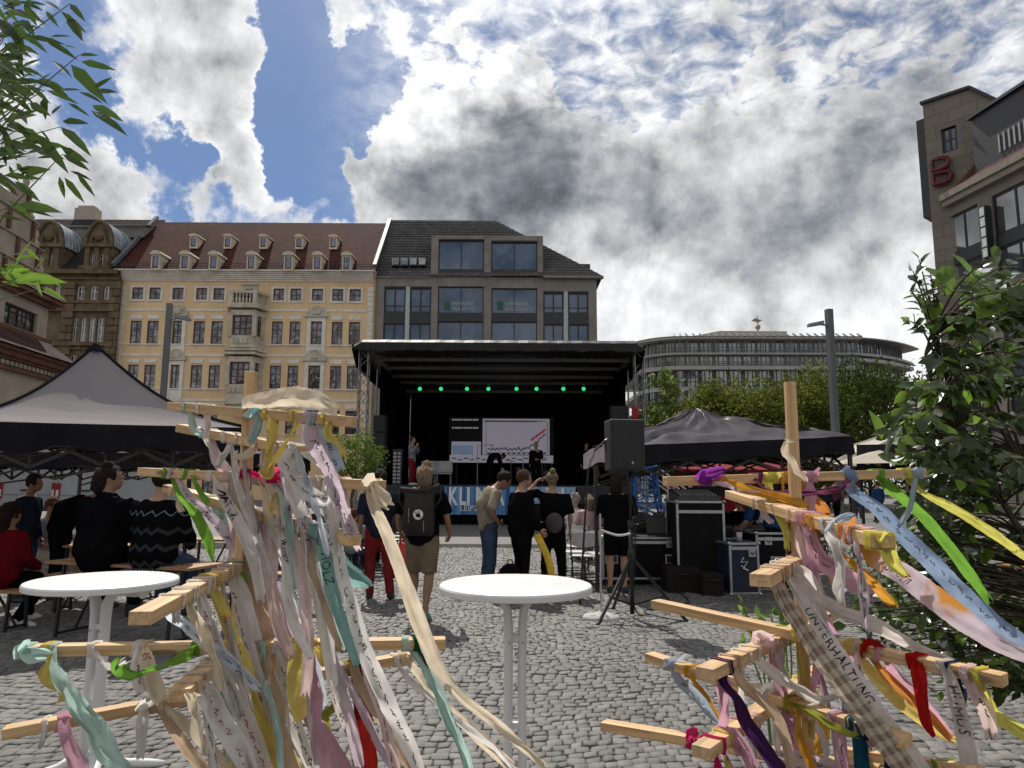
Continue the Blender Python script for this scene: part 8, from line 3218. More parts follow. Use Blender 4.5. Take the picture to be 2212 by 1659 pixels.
r(L, '3', 'cream', 'long cream ribbon blown right from the right end of the third lath', [(801, 1050, 18), (808, 1090, 24), (838, 1160, 26), (868, 1240, 28), (900, 1330, 34), (940, 1430, 32), (990, 1500, 20), (1080, 1570, 22), (1175, 1652, 14)], dd=.1, tw=.25)
r(L, '3', 'cream', 'short cream rag knotted at the right end of the third lath', [(806, 1050, 18), (824, 1072, 34), (838, 1092, 26)], dd=-.03, knot=2, wave=1.8)
r(L, '3', 'palepink', 'pale pink ribbon falling left of the cream knot', [(742, 1045, 22), (745, 1100, 24), (758, 1160, 22), (775, 1190, 14)], dd=.05)
r(L, '5', 'yellow', 'yellow ribbon with red handwriting from the front lath', [(452, 1262, 26), (478, 1315, 26), (505, 1385, 26), (530, 1450, 30), (548, 1520, 24), (572, 1580, 26), (602, 1668, 26)], dd=.1, text='nur Liebe', ink='r', tw=.2, th=.5)
r(L, '5', 'white', 'white ribbon with red writing from the middle of the front lath', [(428, 1275, 24), (446, 1335, 28), (474, 1420, 32), (505, 1500, 36), (545, 1590, 34), (585, 1690, 30)], dd=.12, text='~', ink='r', tw=.2)
r(L, '5', 'bluewhite', 'white ribbon covered in blue handwriting behind the front lath', [(398, 1300, 18), (372, 1325, 24), (400, 1350, 20), (442, 1390, 22), (498, 1430, 24), (560, 1490, 22)], dd=.2, text='~', ink='b', tw=.3)
r(L, '5', 'white', 'loose white wrap around the front lath', [(374, 1300, 22), (382, 1330, 18), (378, 1350, 16)])
r(L, '5', 'tan', 'broad beige ribbon in the centre of the left rack', [(520, 1222, 28), (560, 1300, 36), (592, 1390, 44), (612, 1470, 36), (642, 1560, 24)], dd=.0, tw=.3)
r(L, '8', 'white', 'thick pale ribbon with red marks wrapped over the dark-ended lath', [(420, 1470, 36), (450, 1500, 40), (478, 1560, 42), (520, 1630, 40), (552, 1700, 36)], dd=.15, text='~', ink='r', tw=.3, wave=1.5)
r(L, '8', 'mint', 'mint ribbon right behind the dark-ended lath', [(458, 1430, 24), (470, 1490, 24), (486, 1560, 22), (500, 1640, 20)], dd=.05)
r(L, '6', 'yellow', 'broad yellow ribbon hanging in the middle of the left rack', [(640, 1390, 34), (642, 1440, 40), (641, 1490, 40), (650, 1560, 26)], dd=-.15, tw=.15)
r(L, '6', 'yellow', 'narrow yellow ribbon right of the broad yellow one', [(682, 1388, 14), (690, 1410, 16), (700, 1440, 10)], dd=-.05)
r(L, '6', 'pink', 'pink ribbon right of the broad yellow one', [(662, 1390, 22), (672, 1450, 24), (680, 1520, 26), (690, 1600, 24), (712, 1690, 24)], dd=-.12)
r(L, '6', 'cream', 'cream ribbon with red letters BS hanging from the lowest left lath', [(308, 1398, 28), (322, 1440, 28), (338, 1490, 32), (350, 1510, 32)], dd=-.1, text='BS', ink='r', tw=.1, th=.5)
r(L, '6', 'white', 'white ribbon with scribbles left of the cream BS ribbon', [(296, 1398, 20), (300, 1440, 22), (308, 1496, 22)], dd=-.06, text='~')
r(L, '6', 'green', 'curled leaf-green ribbon swinging left under the lowest left lath', [(428, 1394, 18), (385, 1420, 14), (340, 1448, 14), (285, 1456, 12), (256, 1440, 16), (262, 1425, 18)], dd=-.25, tw=1.3)
r(L, '6', 'white', 'small white ribbon with a loop beside the left table legs', [(205, 1396, 18), (212, 1430, 14), (236, 1446, 18), (272, 1425, 14)], dd=-.05, tw=.8)
r(L, '6', 'mint', 'thick mint rag wound around the left end of the long low lath', [(62, 1403, 32), (85, 1412, 34), (108, 1422, 22)], knot=2, wave=2, dd=-.02)
r(L, '6', 'yellow', 'crumpled yellow ribbon at the left end of the long low lath', [(106, 1402, 22), (98, 1440, 22), (112, 1470, 28), (140, 1490, 22), (132, 1515, 16)], dd=-.05, wave=2, tw=.8)
r(L, '6', 'mint', 'long mint ribbon falling to the bottom edge at the far left', [(122, 1403, 14), (130, 1460, 24), (160, 1515, 30), (205, 1565, 36), (235, 1615, 42), (285, 1690, 40)], dd=-.15, wave=2, tw=.5)
r(L, '7', 'pink', 'pink and white ribbon on the lowest lath at the left edge', [(142, 1558, 28), (150, 1600, 28), (166, 1650, 30), (182, 1700, 30)], dd=-.05)
r(L, '7', 'white', 'thin white tied strip at the left edge of the lowest lath', [(96, 1567, 12), (92, 1600, 10), (84, 1620, 8)])
r(L, '7', 'white', 'white ribbon tied in the middle of the lowest lath', [(316, 1527, 18), (308, 1570, 20), (302, 1640, 16)], dd=-.05, knot=2)
r(L, '7', 'tan', 'tan ribbon blown right from the lowest lath', [(332, 1524, 18), (372, 1580, 22), (410, 1630, 22), (455, 1690, 20)], dd=.05)
r(L, '7', 'cream', 'cream ribbon beside the tan one on the lowest lath', [(345, 1522, 16), (400, 1565, 22), (455, 1620, 22), (510, 1690, 18)], dd=.0)
r(L, '7', 'olive', 'olive-yellow ribbon curling in the gap right of the beige ribbons', [(752, 1444, 14), (742, 1495, 18), (722, 1525, 16), (700, 1545, 16), (712, 1600, 14), (740, 1668, 18)], dd=-.05, tw=.9)
r(L, '7', 'darkred', 'dark red ribbon hanging straight to the bottom edge', [(768, 1440, 30), (780, 1500, 34), (788, 1570, 36), (802, 1690, 36)], dd=-.02, tw=.12)
r(L, '7', 'lilac', 'thin lilac ribbon twisting across the dark red one', [(742, 1446, 14), (772, 1510, 18), (805, 1580, 16), (838, 1640, 20), (870, 1690, 18)], dd=-.12, tw=.8)
r(L, '6', 'tan', 'rust-edged beige ribbon running along the white handwritten one', [(742, 1388, 16), (772, 1460, 20), (820, 1540, 22), (872, 1620, 24), (912, 1690, 20)], dd=-.08)
r(L, '6', 'mint', 'mint ribbon falling right from the right end of the long low lath', [(878, 1390, 18), (905, 1440, 24), (942, 1500, 26), (972, 1560, 24), (1000, 1620, 18), (1015, 1690, 18)], dd=.05)
r(L, '6', 'dgreen', 'dark green ribbon edge beside the mint one at the bottom', [(900, 1390, 10), (935, 1470, 12), (968, 1545, 14), (996, 1610, 16), (1012, 1690, 16)], dd=.1)
r(L, '7', 'cream', 'yellowish cream ribbon blown right from the end of the lowest lath', [(872, 1420, 20), (905, 1470, 18), (962, 1530, 22), (1030, 1590, 24), (1110, 1668, 24)], dd=.15)
r(L, '7', 'white', 'wispy white ribbon tail crossing the cobbles at the bottom', [(852, 1424, 12), (900, 1480, 14), (980, 1550, 14), (1060, 1610, 12), (1140, 1690, 14)], dd=.1, tw=.9)
r(L, '8', 'yellow', 'deep yellow ribbon behind the white one at the bottom of the left rack', [(500, 1400, 22), (540, 1480, 26), (575, 1560, 30), (620, 1640, 34), (650, 1700, 30)], dd=-.1)
r(L, '4', 'white', 'white ribbon with the word Wasser right of the pole', [(605, 1122, 18), (618, 1200, 22), (622, 1290, 22), (640, 1360, 20), (672, 1420, 16)], dd=-.25, text='Wasser', tw=.2, th=.6)
r(L, '5', 'green', 'small leaf-green scrap below the front lath beside the pole', [(510, 1228, 16), (522, 1260, 22), (528, 1282, 14)], dd=.05)
r(L, '7', 'pink', 'pink striped ribbon at the bottom middle of the left rack', [(640, 1465, 20), (668, 1540, 30), (710, 1610, 36), (760, 1690, 34)], dd=-.08)
r(L, '7', 'teal', 'teal ribbon peeping between beige ribbons at the bottom', [(560, 1480, 16), (600, 1560, 22), (650, 1620, 22), (690, 1690, 20)], dd=.03)
for i, (bn, c, x0, y0, x1, y1, w_, lab) in enumerate((
  ('2', 'white', 500, 950, 470, 1010, 16, 'white strip left of the pole under the second lath'), ('2', 'palepink', 605, 965, 560, 1010, 16, 'pale pink strip crossing the pole under the second lath'),
  ('2', 'white', 628, 970, 655, 1120, 30, 'white rag filling the gap right of the pole between second and third lath'), ('3', 'white', 690, 1040, 716, 1190, 30, 'dense white ribbon right of the loop with black writing'),
  ('3', 'cream', 560, 1035, 640, 1200, 24, 'cream ribbon in the core of the rack below the third lath'), ('3', 'grey', 500, 1030, 560, 1260, 26, 'greyish ribbon in the core left of the pole'),
  ('4', 'lilac', 530, 1102, 600, 1420, 26, 'lilac ribbon in the core of the rack below the fourth lath'), ('4', 'white', 660, 1135, 720, 1480, 26, 'white ribbon between the beige and mint ones below the fourth lath'),
  ('4', 'grey', 560, 1110, 640, 1440, 24, 'greyish white ribbon in the centre below the fourth lath'), ('5', 'grey', 490, 1235, 580, 1560, 30, 'grey ribbon behind the yellow one with red handwriting'),
  ('5', 'white', 510, 1226, 620, 1540, 30, 'white ribbon beside the broad beige one'), ('6', 'tan', 560, 1392, 640, 1690, 30, 'beige ribbon from the long low lath behind the yellow ones'),
  ('6', 'white', 600, 1391, 690, 1690, 28, 'white ribbon from the long low lath left of the broad yellow one'), ('6', 'lilac', 712, 1388, 780, 1660, 24, 'lilac ribbon from the long low lath left of the dark red one'),
  ('6', 'grey', 520, 1393, 560, 1640, 26, 'grey ribbon from the long low lath beside the yellow handwriting'), ('6', 'palepink', 780, 1386, 860, 1690, 20, 'pale pink ribbon right of the dark red one'),
  ('4', 'mint', 672, 1140, 745, 1400, 20, 'mint ribbon under the white handwritten one'))):
 mx3 = (x0 + x1) / 2 - 8 + 16 * (i % 2)
 r(L, bn, c, lab, [(x0, y0, w_ * .7), ((x0 + mx3) / 2, y0 + (y1 - y0) * .28, w_), (mx3, y0 + (y1 - y0) * .58, w_ * 1.1), (x1, y1, w_ * .9)], dd=-.02 - .03 * (i % 4), text='~' if i % 3 == 0 else None)
def fill(side, spots, bars, cols, pole):
 k = 0
 for bn, nm, y_, dy in bars:
  for x, wh in spots:
   rr = random.Random(side + bn + wh)
   c = cols[k % len(cols)]
   k += 1
   w_ = rr.uniform(11, 20)
   L_ = dy * rr.uniform(.7, 1.15)
   sl = rr.uniform(.08, .34)
   cn = {'palepink': 'pale pink', 'bluewhite': 'bluish white', 'sky': 'pale blue'}.get(c, c)
   r(side, bn, c, 'thin %s strip on the %s lath, %s' % (cn, nm, wh), [(x, y_, w_ * .7), (x + sl * L_ * .2, y_ + L_ * .3, w_), (x + sl * L_ * .55 + rr.uniform(-8, 8), y_ + L_ * .62, w_ * 1.1), (x + sl * L_, y_ + L_, w_ * .8)],
    dd=rr.uniform(-.16, .1), tw=.7, text='~' if k % 4 == 0 else None, wave=1.4)
fill('L', [(496, 'a hand left of the pole'), (524, 'just left of the pole'), (566, 'just right of the pole'), (612, 'a hand right of the pole'), (648, 'two hands right of the pole'), (700, 'well right of the pole')],
  [('2', 'second left', 955, 260), ('3', 'third left', 1033, 330), ('4', 'fourth left', 1115, 400), ('6', 'long low left', 1394, 300)], ['white', 'grey', 'cream', 'lilac', 'bluewhite', 'white', 'palepink', 'yellow', 'white', 'mint', 'cream'], 540)
fill('L', [(440, 'near its middle'), (480, 'close to the pole'), (402, 'near its front end')], [('5', 'front left', 1262, 260), ('8', 'dark-ended left', 1450, 240)], ['white', 'grey', 'cream'], 540)
fill('R', [(1722, 'at the pole'), (1760, 'just right of the pole'), (1800, 'a hand right of the pole'), (1850, 'two hands right of the pole')],
  [('2', 'second right', 1120, 240), ('4', 'long right', 1380, 230), ('5', 'low right', 1530, 160)], ['palepink', 'amber', 'white', 'lilac', 'yellow', 'pink', 'sky'], 1720)
fill('R', [(1560, 'near its front end'), (1600, 'in its front half'), (1680, 'close to the pole')], [('6', 'front right', 1420, 230), ('8', 'lowest front right', 1590, 110)], ['pink', 'white', 'lilac', 'yellow'], 1720)
# ---------------- right rack
Q = 'R'
r(Q, None, 'twine', 'frayed cream twine wound around the bare pole top', [(1698, 953, 14), (1696, 975, 16), (1708, 1000, 16), (1724, 1022, 14), (1742, 1042, 8)], tw=1.2, wave=.5, close=.06)
r(Q, None, 'twine', 'thin twine loop tied around the pole', [(1696, 948, 5), (1706, 953, 6), (1722, 950, 5)], tw=.1, wave=.1, close=.05)
r(Q, '1', 'violet', 'bright violet ribbon knotted at the left of the top crossbar', [(1520, 1042, 22), (1528, 1026, 24), (1552, 1018, 22), (1566, 1016, 12)], knot=2, wave=1.6, dd=-.02)
r(Q, '1', 'lilac', 'thin mauve ribbon tail trailing right from the violet knot', [(1532, 1042, 10), (1562, 1052, 12), (1600, 1064, 8), (1640, 1062, 5)], dd=-.05)
r(Q, '1', 'amber', 'amber ribbon swinging from the left of the top crossbar to the pole', [(1552, 1040, 18), (1590, 1054, 20), (1650, 1062, 22), (1700, 1078, 18), (1748, 1096, 12)], dd=-.1, knot=2)
r(Q, '1', 'plum', 'twisted plum ribbon strung across the pole below the top crossbar', [(1634, 1038, 8), (1660, 1056, 10), (1710, 1066, 12), (1770, 1064, 10), (1818, 1056, 9), (1832, 1036, 10)], dd=-.12, tw=1.2)
r(Q, '1', 'lemon', 'frayed lemon ribbon on the top crossbar left of the pole', [(1660, 1034, 22), (1662, 1075, 18), (1680, 1110, 16), (1698, 1150, 14), (1702, 1185, 14)], dd=-.15, knot=2)
r(Q, '1', 'amber', 'thin amber strip hanging beside the lemon ribbon', [(1692, 1033, 10), (1691, 1080, 8), (1698, 1140, 9), (1702, 1190, 11)], dd=-.1)
r(Q, '1', 'orange', 'orange ribbon bulging right of the pole below the top crossbar', [(1706, 1034, 18), (1735, 1062, 24), (1768, 1090, 26), (1790, 1110, 18)], dd=.05)
r(Q, '1', 'pink', 'pink ribbon tied at the pole on the top crossbar', [(1744, 1030, 22), (1750, 1070, 24), (1748, 1105, 20)], knot=2, dd=-.05)
r(Q, '1', 'denim', 'long greyish blue ribbon blown right from the top crossbar', [(1832, 1026, 20), (1842, 1060, 22), (1895, 1098, 30), (1945, 1150, 34), (2010, 1210, 38), (2080, 1280, 40), (2150, 1345, 38), (2230, 1400, 30)], dd=.12, text='~', tw=.3, knot=2)
r(Q, '1', 'green', 'leaf-green ribbon blown right from the top crossbar', [(1896, 1026, 16), (1925, 1055, 28), (1985, 1105, 22), (2035, 1160, 22), (2090, 1235, 24), (2140, 1300, 16)], dd=.15, tw=.3)
r(Q, '1', 'lemon', 'lemon-yellow ribbon blown to the right edge from the top crossbar', [(1955, 1024, 18), (1990, 1062, 10), (2050, 1095, 18), (2110, 1130, 20), (2170, 1172, 20), (2235, 1215, 18)], dd=.12, tw=.35)
r(Q, '1', 'sky', 'pale blue ribbon hanging in a curve from the right end of the top crossbar', [(1978, 1023, 14), (1972, 1070, 13), (1962, 1105, 12), (1940, 1138, 10)], dd=.0, knot=2)
r(Q, '2', 'pink', 'pink ribbon with handwriting blown right from the second lath', [(1742, 1118, 26), (1752, 1165, 26), (1768, 1205, 34), (1810, 1235, 38), (1850, 1262, 40), (1884, 1290, 22)], dd=-.1, text='~', tw=.25, wave=1.5)
r(Q, '2', 'pink', 'crumpled pink ribbon falling along the pole', [(1752, 1122, 22), (1757, 1170, 24), (1752, 1215, 30), (1760, 1260, 26)], dd=.1, wave=1.8)
r(Q, '2', 'lilac', 'pale mauve wrap around the second lath', [(1642, 1087, 12), (1655, 1115, 14), (1668, 1130, 12)], dd=.05)
r(Q, '2', 'orange', 'orange ribbon knotted on the second lath', [(1838, 1148, 22), (1832, 1170, 16), (1845, 1160, 14)], knot=2)
r(Q, '2', 'sky', 'pale blue and white ribbon knotted left of the orange knot', [(1802, 1136, 20), (1815, 1120, 14), (1846, 1112, 12)], knot=2)
r(Q, '2', 'lemon', 'yellow ribbon wrapped around the near end of the second lath', [(1900, 1168, 34), (1908, 1196, 40), (1930, 1220, 34), (1962, 1245, 18)], dd=.1, lift=.01)
r(Q, '2', 'lilacorange', 'broad lilac ribbon with orange edge and the word Garten blown to the right', [(1860, 1156, 24), (1892, 1205, 40), (1950, 1240, 46), (2010, 1285, 50), (2075, 1335, 48), (2150, 1385, 40), (2235, 1425, 30)], dd=.2, text='Garten', tw=.2, th=.42)
r(Q, '2', 'amber', 'amber ribbon tail ending in a point right of the pink handwriting', [(1776, 1128, 14), (1800, 1180, 18), (1838, 1215, 20), (1880, 1255, 22), (1932, 1308, 22)], dd=.2, tw=.4)
r(Q, '3', 'gingham', 'beige gingham ribbon falling to the bottom edge', [(1668, 1238, 20), (1700, 1310, 30), (1752, 1390, 38), (1812, 1470, 42), (1872, 1550, 46), (1930, 1625, 48), (1975, 1690, 46)], dd=.1, tw=.15, wave=.7)
r(Q, '3', 'white', 'long white ribbon printed UNTERHALTUNG beside the gingham one', [(1690, 1228, 14), (1745, 1315, 24), (1795, 1390, 32), (1848, 1470, 36), (1905, 1555, 40), (1960, 1625, 42), (2010, 1690, 40)], dd=.02, text='UNTERHALTUNG', tw=.1, th=.5, wave=.7)
r(Q, '3', 'grey', 'long grey-lilac ribbon blown right from the third lath', [(1692, 1228, 20), (1738, 1275, 26), (1810, 1315, 30), (1888, 1350, 30), (1965, 1390, 24), (2060, 1428, 14)], dd=.1, tw=.35)
r(Q, '3', 'white', 'sheer white ribbon looping beside the third lath', [(1700, 1226, 18), (1735, 1238, 28), (1758, 1270, 28), (1770, 1320, 24), (1790, 1370, 12)], dd=.05)
r(Q, '3', 'tan', 'ragged grey-beige strips wound around the third lath', [(1676, 1236, 46), (1682, 1262, 34), (1700, 1320, 22), (1712, 1345, 16)], dd=.02)
r(Q, '6', 'purple', 'dark purple ribbon falling to the bottom edge', [(1560, 1440, 20), (1562, 1470, 18), (1590, 1510, 26), (1612, 1560, 28), (1648, 1610, 32), (1705, 1690, 36)], dd=.0, tw=.3)
r(Q, '6', 'white', 'shiny white ribbon curling right from the front lath', [(1622, 1408, 18), (1670, 1455, 24), (1720, 1485, 20), (1772, 1512, 18), (1800, 1508, 10), (1826, 1496, 14)], dd=.05, tw=.9)
r(Q, '6', 'palepink', 'pale pink knot on top of the front lath', [(1648, 1394, 30), (1640, 1375, 34), (1668, 1385, 24)], knot=2, wave=1.8)
r(Q, '6', 'pink', 'long pink ribbon falling from the front lath', [(1656, 1392, 16), (1672, 1440, 16), (1690, 1500, 20), (1705, 1570, 26), (1720, 1640, 30), (1732, 1700, 28)], dd=.05, text='~')
r(Q, '6', 'tan', 'straw-coloured ribbon falling from the near end of the front lath', [(1575, 1430, 12), (1605, 1475, 16), (1660, 1530, 22), (1695, 1590, 22), (1715, 1690, 22)], dd=-.05)
r(Q, '5', 'sky', 'pale blue ribbon with pink writing at the left end of the low lath', [(1452, 1434, 20), (1466, 1465, 18), (1500, 1500, 22), (1530, 1535, 22), (1555, 1562, 12)], dd=.0, text='~', ink='r', knot=2)
r(Q, '5', 'amber', 'thin amber ribbon beside the pale blue one', [(1494, 1448, 14), (1502, 1470, 9), (1530, 1510, 8), (1556, 1555, 6)], dd=.0)
r(Q, '6', 'green', 'pale green leaf-like knot on the bare long lath', [(1690, 1372, 22), (1682, 1360, 20), (1705, 1362, 14)], knot=2)
r(Q, '6', 'green', 'narrow green ribbon hanging under the pale green knot', [(1697, 1370, 8), (1690, 1400, 10), (1697, 1450, 12), (1703, 1478, 8)], dd=.0)
r(Q, '4', 'red', 'bright red ribbon hanging from the long right lath', [(1982, 1428, 30), (1986, 1465, 28), (1992, 1515, 22), (2000, 1560, 20), (2018, 1595, 6)], dd=-.03, tw=.35, taper=.6)
r(Q, '4', 'grey', 'grey ribbon with the word HUMUS hanging near the right end of the long lath', [(2042, 1440, 22), (2060, 1490, 26), (2078, 1560, 30), (2090, 1625, 34), (2100, 1690, 34)], dd=-.05, text='HUMUS', tw=.15)
r(Q, '4', 'navy', 'short navy ribbon behind the grey HUMUS ribbon', [(2060, 1445, 16), (2076, 1480, 20), (2095, 1502, 12)], dd=.03)
r(Q, '4', 'palepink', 'pale pink ribbon at the right end of the long lath', [(2092, 1452, 20), (2105, 1490, 26), (2132, 1540, 30), (2142, 1600, 24)], dd=.05, text='~')
r(Q, '4', 'yellow', 'straw-yellow ribbon slanting right below the long lath', [(1842, 1396, 22), (1878, 1450, 28), (1945, 1515, 30), (2010, 1565, 26), (2065, 1602, 16)], dd=.15)
r(Q, '4', 'orange', 'orange and pink ribbon slanting right below the long lath', [(1872, 1403, 12), (1925, 1468, 18), (1985, 1525, 20), (2050, 1590, 16)], dd=.08)
r(Q, '4', 'pink', 'pink ribbon slanting right behind the red one', [(1900, 1410, 16), (1955, 1475, 22), (2010, 1540, 24), (2055, 1592, 18)], dd=.2)
r(Q, '4', 'lemon', 'lemon ribbon at the bottom right corner', [(2120, 1458, 16), (2150, 1540, 24), (2190, 1570, 28), (2240, 1600, 28)], dd=.2)
r(Q, '7', 'hot', 'hot-pink ribbon knotted on the lowest left lath', [(1496, 1598, 20), (1493, 1585, 24), (1505, 1575, 18)], knot=2, wave=2)
r(Q, '8', 'pink', 'pink wraps around the near end of the lowest front lath', [(1570, 1588, 34), (1590, 1590, 22), (1610, 1620, 26), (1640, 1690, 24)], dd=.0)
r(Q, '8', 'palepink', 'pink ribbon striped in mauve above the lowest front lath', [(1618, 1553, 34), (1600, 1555, 24), (1640, 1600, 28), (1672, 1650, 30), (1690, 1700, 26)], dd=.02)
r(Q, '8', 'magenta', 'magenta ribbon at the bottom edge below the lowest front lath', [(1542, 1607, 14), (1548, 1640, 14), (1562, 1690, 14)])
r(Q, '8', 'amber', 'broad amber ribbon hanging by the pole near the bottom', [(1752, 1462, 14), (1762, 1520, 22), (1778, 1580, 26), (1768, 1640, 26), (1760, 1690, 24)], dd=-.1)
r(Q, '8', 'yellow', 'straw-yellow ribbon tied around the pole near the bottom', [(1732, 1474, 26), (1752, 1490, 22), (1758, 1530, 16)], dd=-.05)
r(Q, '5', 'petrol', 'petrol-blue ribbon at the bottom middle of the right rack', [(1842, 1564, 22), (1858, 1610, 28), (1864, 1690, 28)], dd=.0, tw=.2)
r(Q, '5', 'navy', 'navy ribbon right of the petrol-blue one', [(1880, 1576, 16), (1900, 1620, 22), (1916, 1690, 24)], dd=.02)
r(Q, '5', 'olive', 'patterned olive ribbon running along the low lath', [(1712, 1520, 14), (1752, 1540, 16), (1800, 1572, 18), (1858, 1590, 12)], dd=-.25, tw=.6)
r(Q, '5', 'pink', 'pink ribbon with dark stripes hanging from the low lath', [(1808, 1552, 18), (1815, 1600, 22), (1822, 1690, 24)], dd=-.02, text='~')
r(Q, '5', 'white', 'white scrunched ribbon where the low lath crosses the front lath', [(1650, 1500, 22), (1668, 1490, 26), (1700, 1520, 18)], knot=2, wave=2)
r(Q, '7', 'lilac', 'lilac ribbon with writing below the lowest left lath', [(1680, 1630, 20), (1740, 1640, 28), (1800, 1670, 30), (1850, 1700, 26)], dd=-.1, text='~')
r(Q, '9', 'green', 'small green ribbon at the bottom right of the lowest lath', [(2040, 1655, 14), (2036, 1680, 16), (2030, 1700, 14)])
r(Q, '4', 'pink', 'mauve-pink ribbon filling the middle between gingham and pole', [(1790, 1386, 24), (1770, 1430, 26), (1752, 1490, 24), (1750, 1560, 22)], dd=.1)
r(Q, '3', 'pink', 'deep pink ribbon behind the gingham one', [(1722, 1212, 22), (1762, 1300, 28), (1800, 1380, 28), (1850, 1440, 20)], dd=.1, text='~')
r(Q, '4', 'red', 'short red scrap left of the long right lath', [(1868, 1402, 12), (1880, 1390, 16), (1905, 1400, 14)], dd=.0)
# ================================================================== foreground plants
def fg():
 bam = thinmat('bamboo leaf', (.055, .098, .02), .5, .3, 3, .5, .7, weave=False)
 bam2 = thinmat('bright bamboo leaf', (.15, .26, .04), .6, .25, 3, .4, .5, weave=False)
 base = V((-2.55, 2.35, 0))
 root = thing('bamboo_plant', 'bamboo with long narrow leaves reaching in from the upper left edge', 'bamboo', tuple(base))
 cz = lambda x, y: (x * .3966, y * .3966)
 hand = [(380, 20, 455, 100), (330, 60, 470, 175), (370, 90, 445, 205), (250, 60, 315, 140), (150, 40, 240, 130), (60, 160, 130, 120), (270, 200, 388, 187), (350, 250, 440, 262), (150, 200, 350, 225), (240, 210, 420, 310), (430, 300, 530, 292),
   (440, 335, 622, 372), (385, 350, 570, 545), (280, 330, 395, 400), (300, 400, 385, 415), (195, 462, 272, 388), (505, 482, 608, 418), (520, 500, 625, 490), (430, 500, 560, 548), (330, 492, 452, 480), (250, 490, 430, 555), (500, 572, 660, 640),
   (495, 602, 692, 712), (370, 560, 490, 625), (340, 660, 468, 660), (330, 690, 495, 825), (240, 530, 242, 640), (280, 625, 335, 560), (80, 640, 215, 585), (90, 660, 190, 800), (120, 690, 260, 800), (200, 730, 320, 850), (210, 740, 370, 930),
   (195, 862, 330, 845), (330, 800, 480, 885), (340, 840, 490, 922), (380, 930, 505, 975), (322, 960, 355, 1085), (350, 965, 458, 1103), (418, 945, 522, 1072), (20, 955, 228, 965), (80, 985, 215, 1088), (110, 940, 195, 975), (0, 770, 115, 785),
   (150, 870, 190, 850), (100, 1112, 322, 1142), (140, 1142, 288, 1170), (50, 1090, 182, 1198), (0, 1172, 130, 1196), (40, 230, 160, 300), (100, 260, 115, 365), (0, 300, 130, 310), (20, 380, 70, 430), (120, 430, 155, 400), (60, 530, 150, 480),
   (0, 600, 60, 540), (20, 820, 30, 900), (20, 880, 110, 810), (0, 990, 95, 1055), (60, 480, 200, 560), (10, 120, 90, 60), (0, 40, 110, 20), (120, 10, 235, 50), (230, 5, 330, 40), (20, 640, 120, 700), (160, 560, 260, 620), (260, 450, 360, 520)]
 low = [(80, 1458, 162, 1288), (140, 1350, 215, 1420), (190, 1475, 248, 1382), (200, 1520, 215, 1612), (0, 1480, 190, 1545), (230, 1565, 362, 1632), (100, 1500, 355, 1540), (20, 1440, 180, 1480), (60, 1540, 250, 1500), (150, 1330, 90, 1400), (0, 1530, 110, 1560), (240, 1490, 330, 1560), (160, 1490, 300, 1500)]
 r0 = np.random.default_rng(5)
 for k in range(130):
  x, y = r0.uniform(-120, 240) * r0.uniform(.3, 1), r0.uniform(-60, 1000)
  a = r0.uniform(-.5, 1.1)
  l = r0.uniform(80, 170)
  hand.append((x, y, x + l * math.cos(a), y + l * math.sin(a)))
 for k in range(10):
  x, y = r0.uniform(-80, 120), r0.uniform(1380, 1560)
  a = r0.uniform(-.6, .5)
  low.append((x, y, x + 130 * math.cos(a), y + 130 * math.sin(a)))
 for nm, lst, m, dd in (('leaves', hand, bam, (2.1, 2.5)), ('young_leaves', low, bam2, (2.2, 2.4))):
  p0, p1, w_ = [], [], []
  for x0, y0, x1, y1 in lst:
   d = r0.uniform(*dd)
   p0.append(P(*cz(x0, y0), d))
   p1.append(P(*cz(x1, y1), d + r0.uniform(-.04, .04)))
   w_.append(r0.uniform(.20, .30))
  p0, p1 = np.array(p0), np.array(p1)
  dv = p1 - p0
  L_ = np.linalg.norm(dv, axis=1)
  nr = np.array([0, -1, .35]) + r0.normal(size=dv.shape) * .3
  leafmesh(nm, p0, dv, nr, L_, L_ * np.array(w_), m, root, fold=.12, curl=.12)
  # twigs that carry the leaves
  t = MB()
  for a in p0[::5]:
   a = V(a)
   b = V((base.x + .25 + .3 * random.random(), base.y + .1, a.z - .25 - .3 * random.random()))
   t.tube([b, b.lerp(a, .5) + V((0, 0, .10)), b.lerp(a, .85) + V((0, 0, .03)), a], [.004, .003, .002, .0012], 5)
  t.build('twig', mat('bamboo twig', (.13, .14, .05), .6), root)
 t = MB()
 for k in range(6):
  x = base.x - .35 + .06 * k
  t.tube([(x, base.y + .05 * k, 0), (x + .02, base.y + .05 * k, 1.6), (x + .05, base.y + .05 * k, 2.6), (x + .15, base.y, 3.3)], [.013, .012, .009, .003], 8)
 t.build('culm', mat('bamboo culm', (.16, .19, .06), .45), root, smooth=True)
 t = MB()
 t.lathe([(.22, 0), (.28, .4), (.30, .42), (.25, .42)], (base.x + .25, base.y + .1, 0), 20)
 t.build('pot', mat('terracotta', (.25, .12, .08), .8), root)
 # leafy shrub at right
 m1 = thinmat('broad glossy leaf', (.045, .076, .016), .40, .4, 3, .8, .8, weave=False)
 m2 = thinmat('leaf tinted as sunlit', (.17, .29, .04), .6, .25, 3, .6, .5, weave=False)  # brighter copy of the leaf green, sunlight put into its colour
 b0 = V((2.75, 3.4, 0))
 root = thing('leafy_shrub', 'tall leafy shrub with broad glossy leaves at the right edge', 'shrub', tuple(b0))
 r1 = np.random.default_rng(9)
 env = [(545, 2100), (600, 2085), (680, 2060), (720, 2010), (800, 1985), (860, 1935), (900, 1900), (960, 1885), (1010, 1925), (1060, 1960), (1110, 1900), (1170, 1840), (1250, 1800), (1330, 1770), (1420, 1900), (1520, 2050)]
 ys_, xs_ = zip(*env)
 tips = []
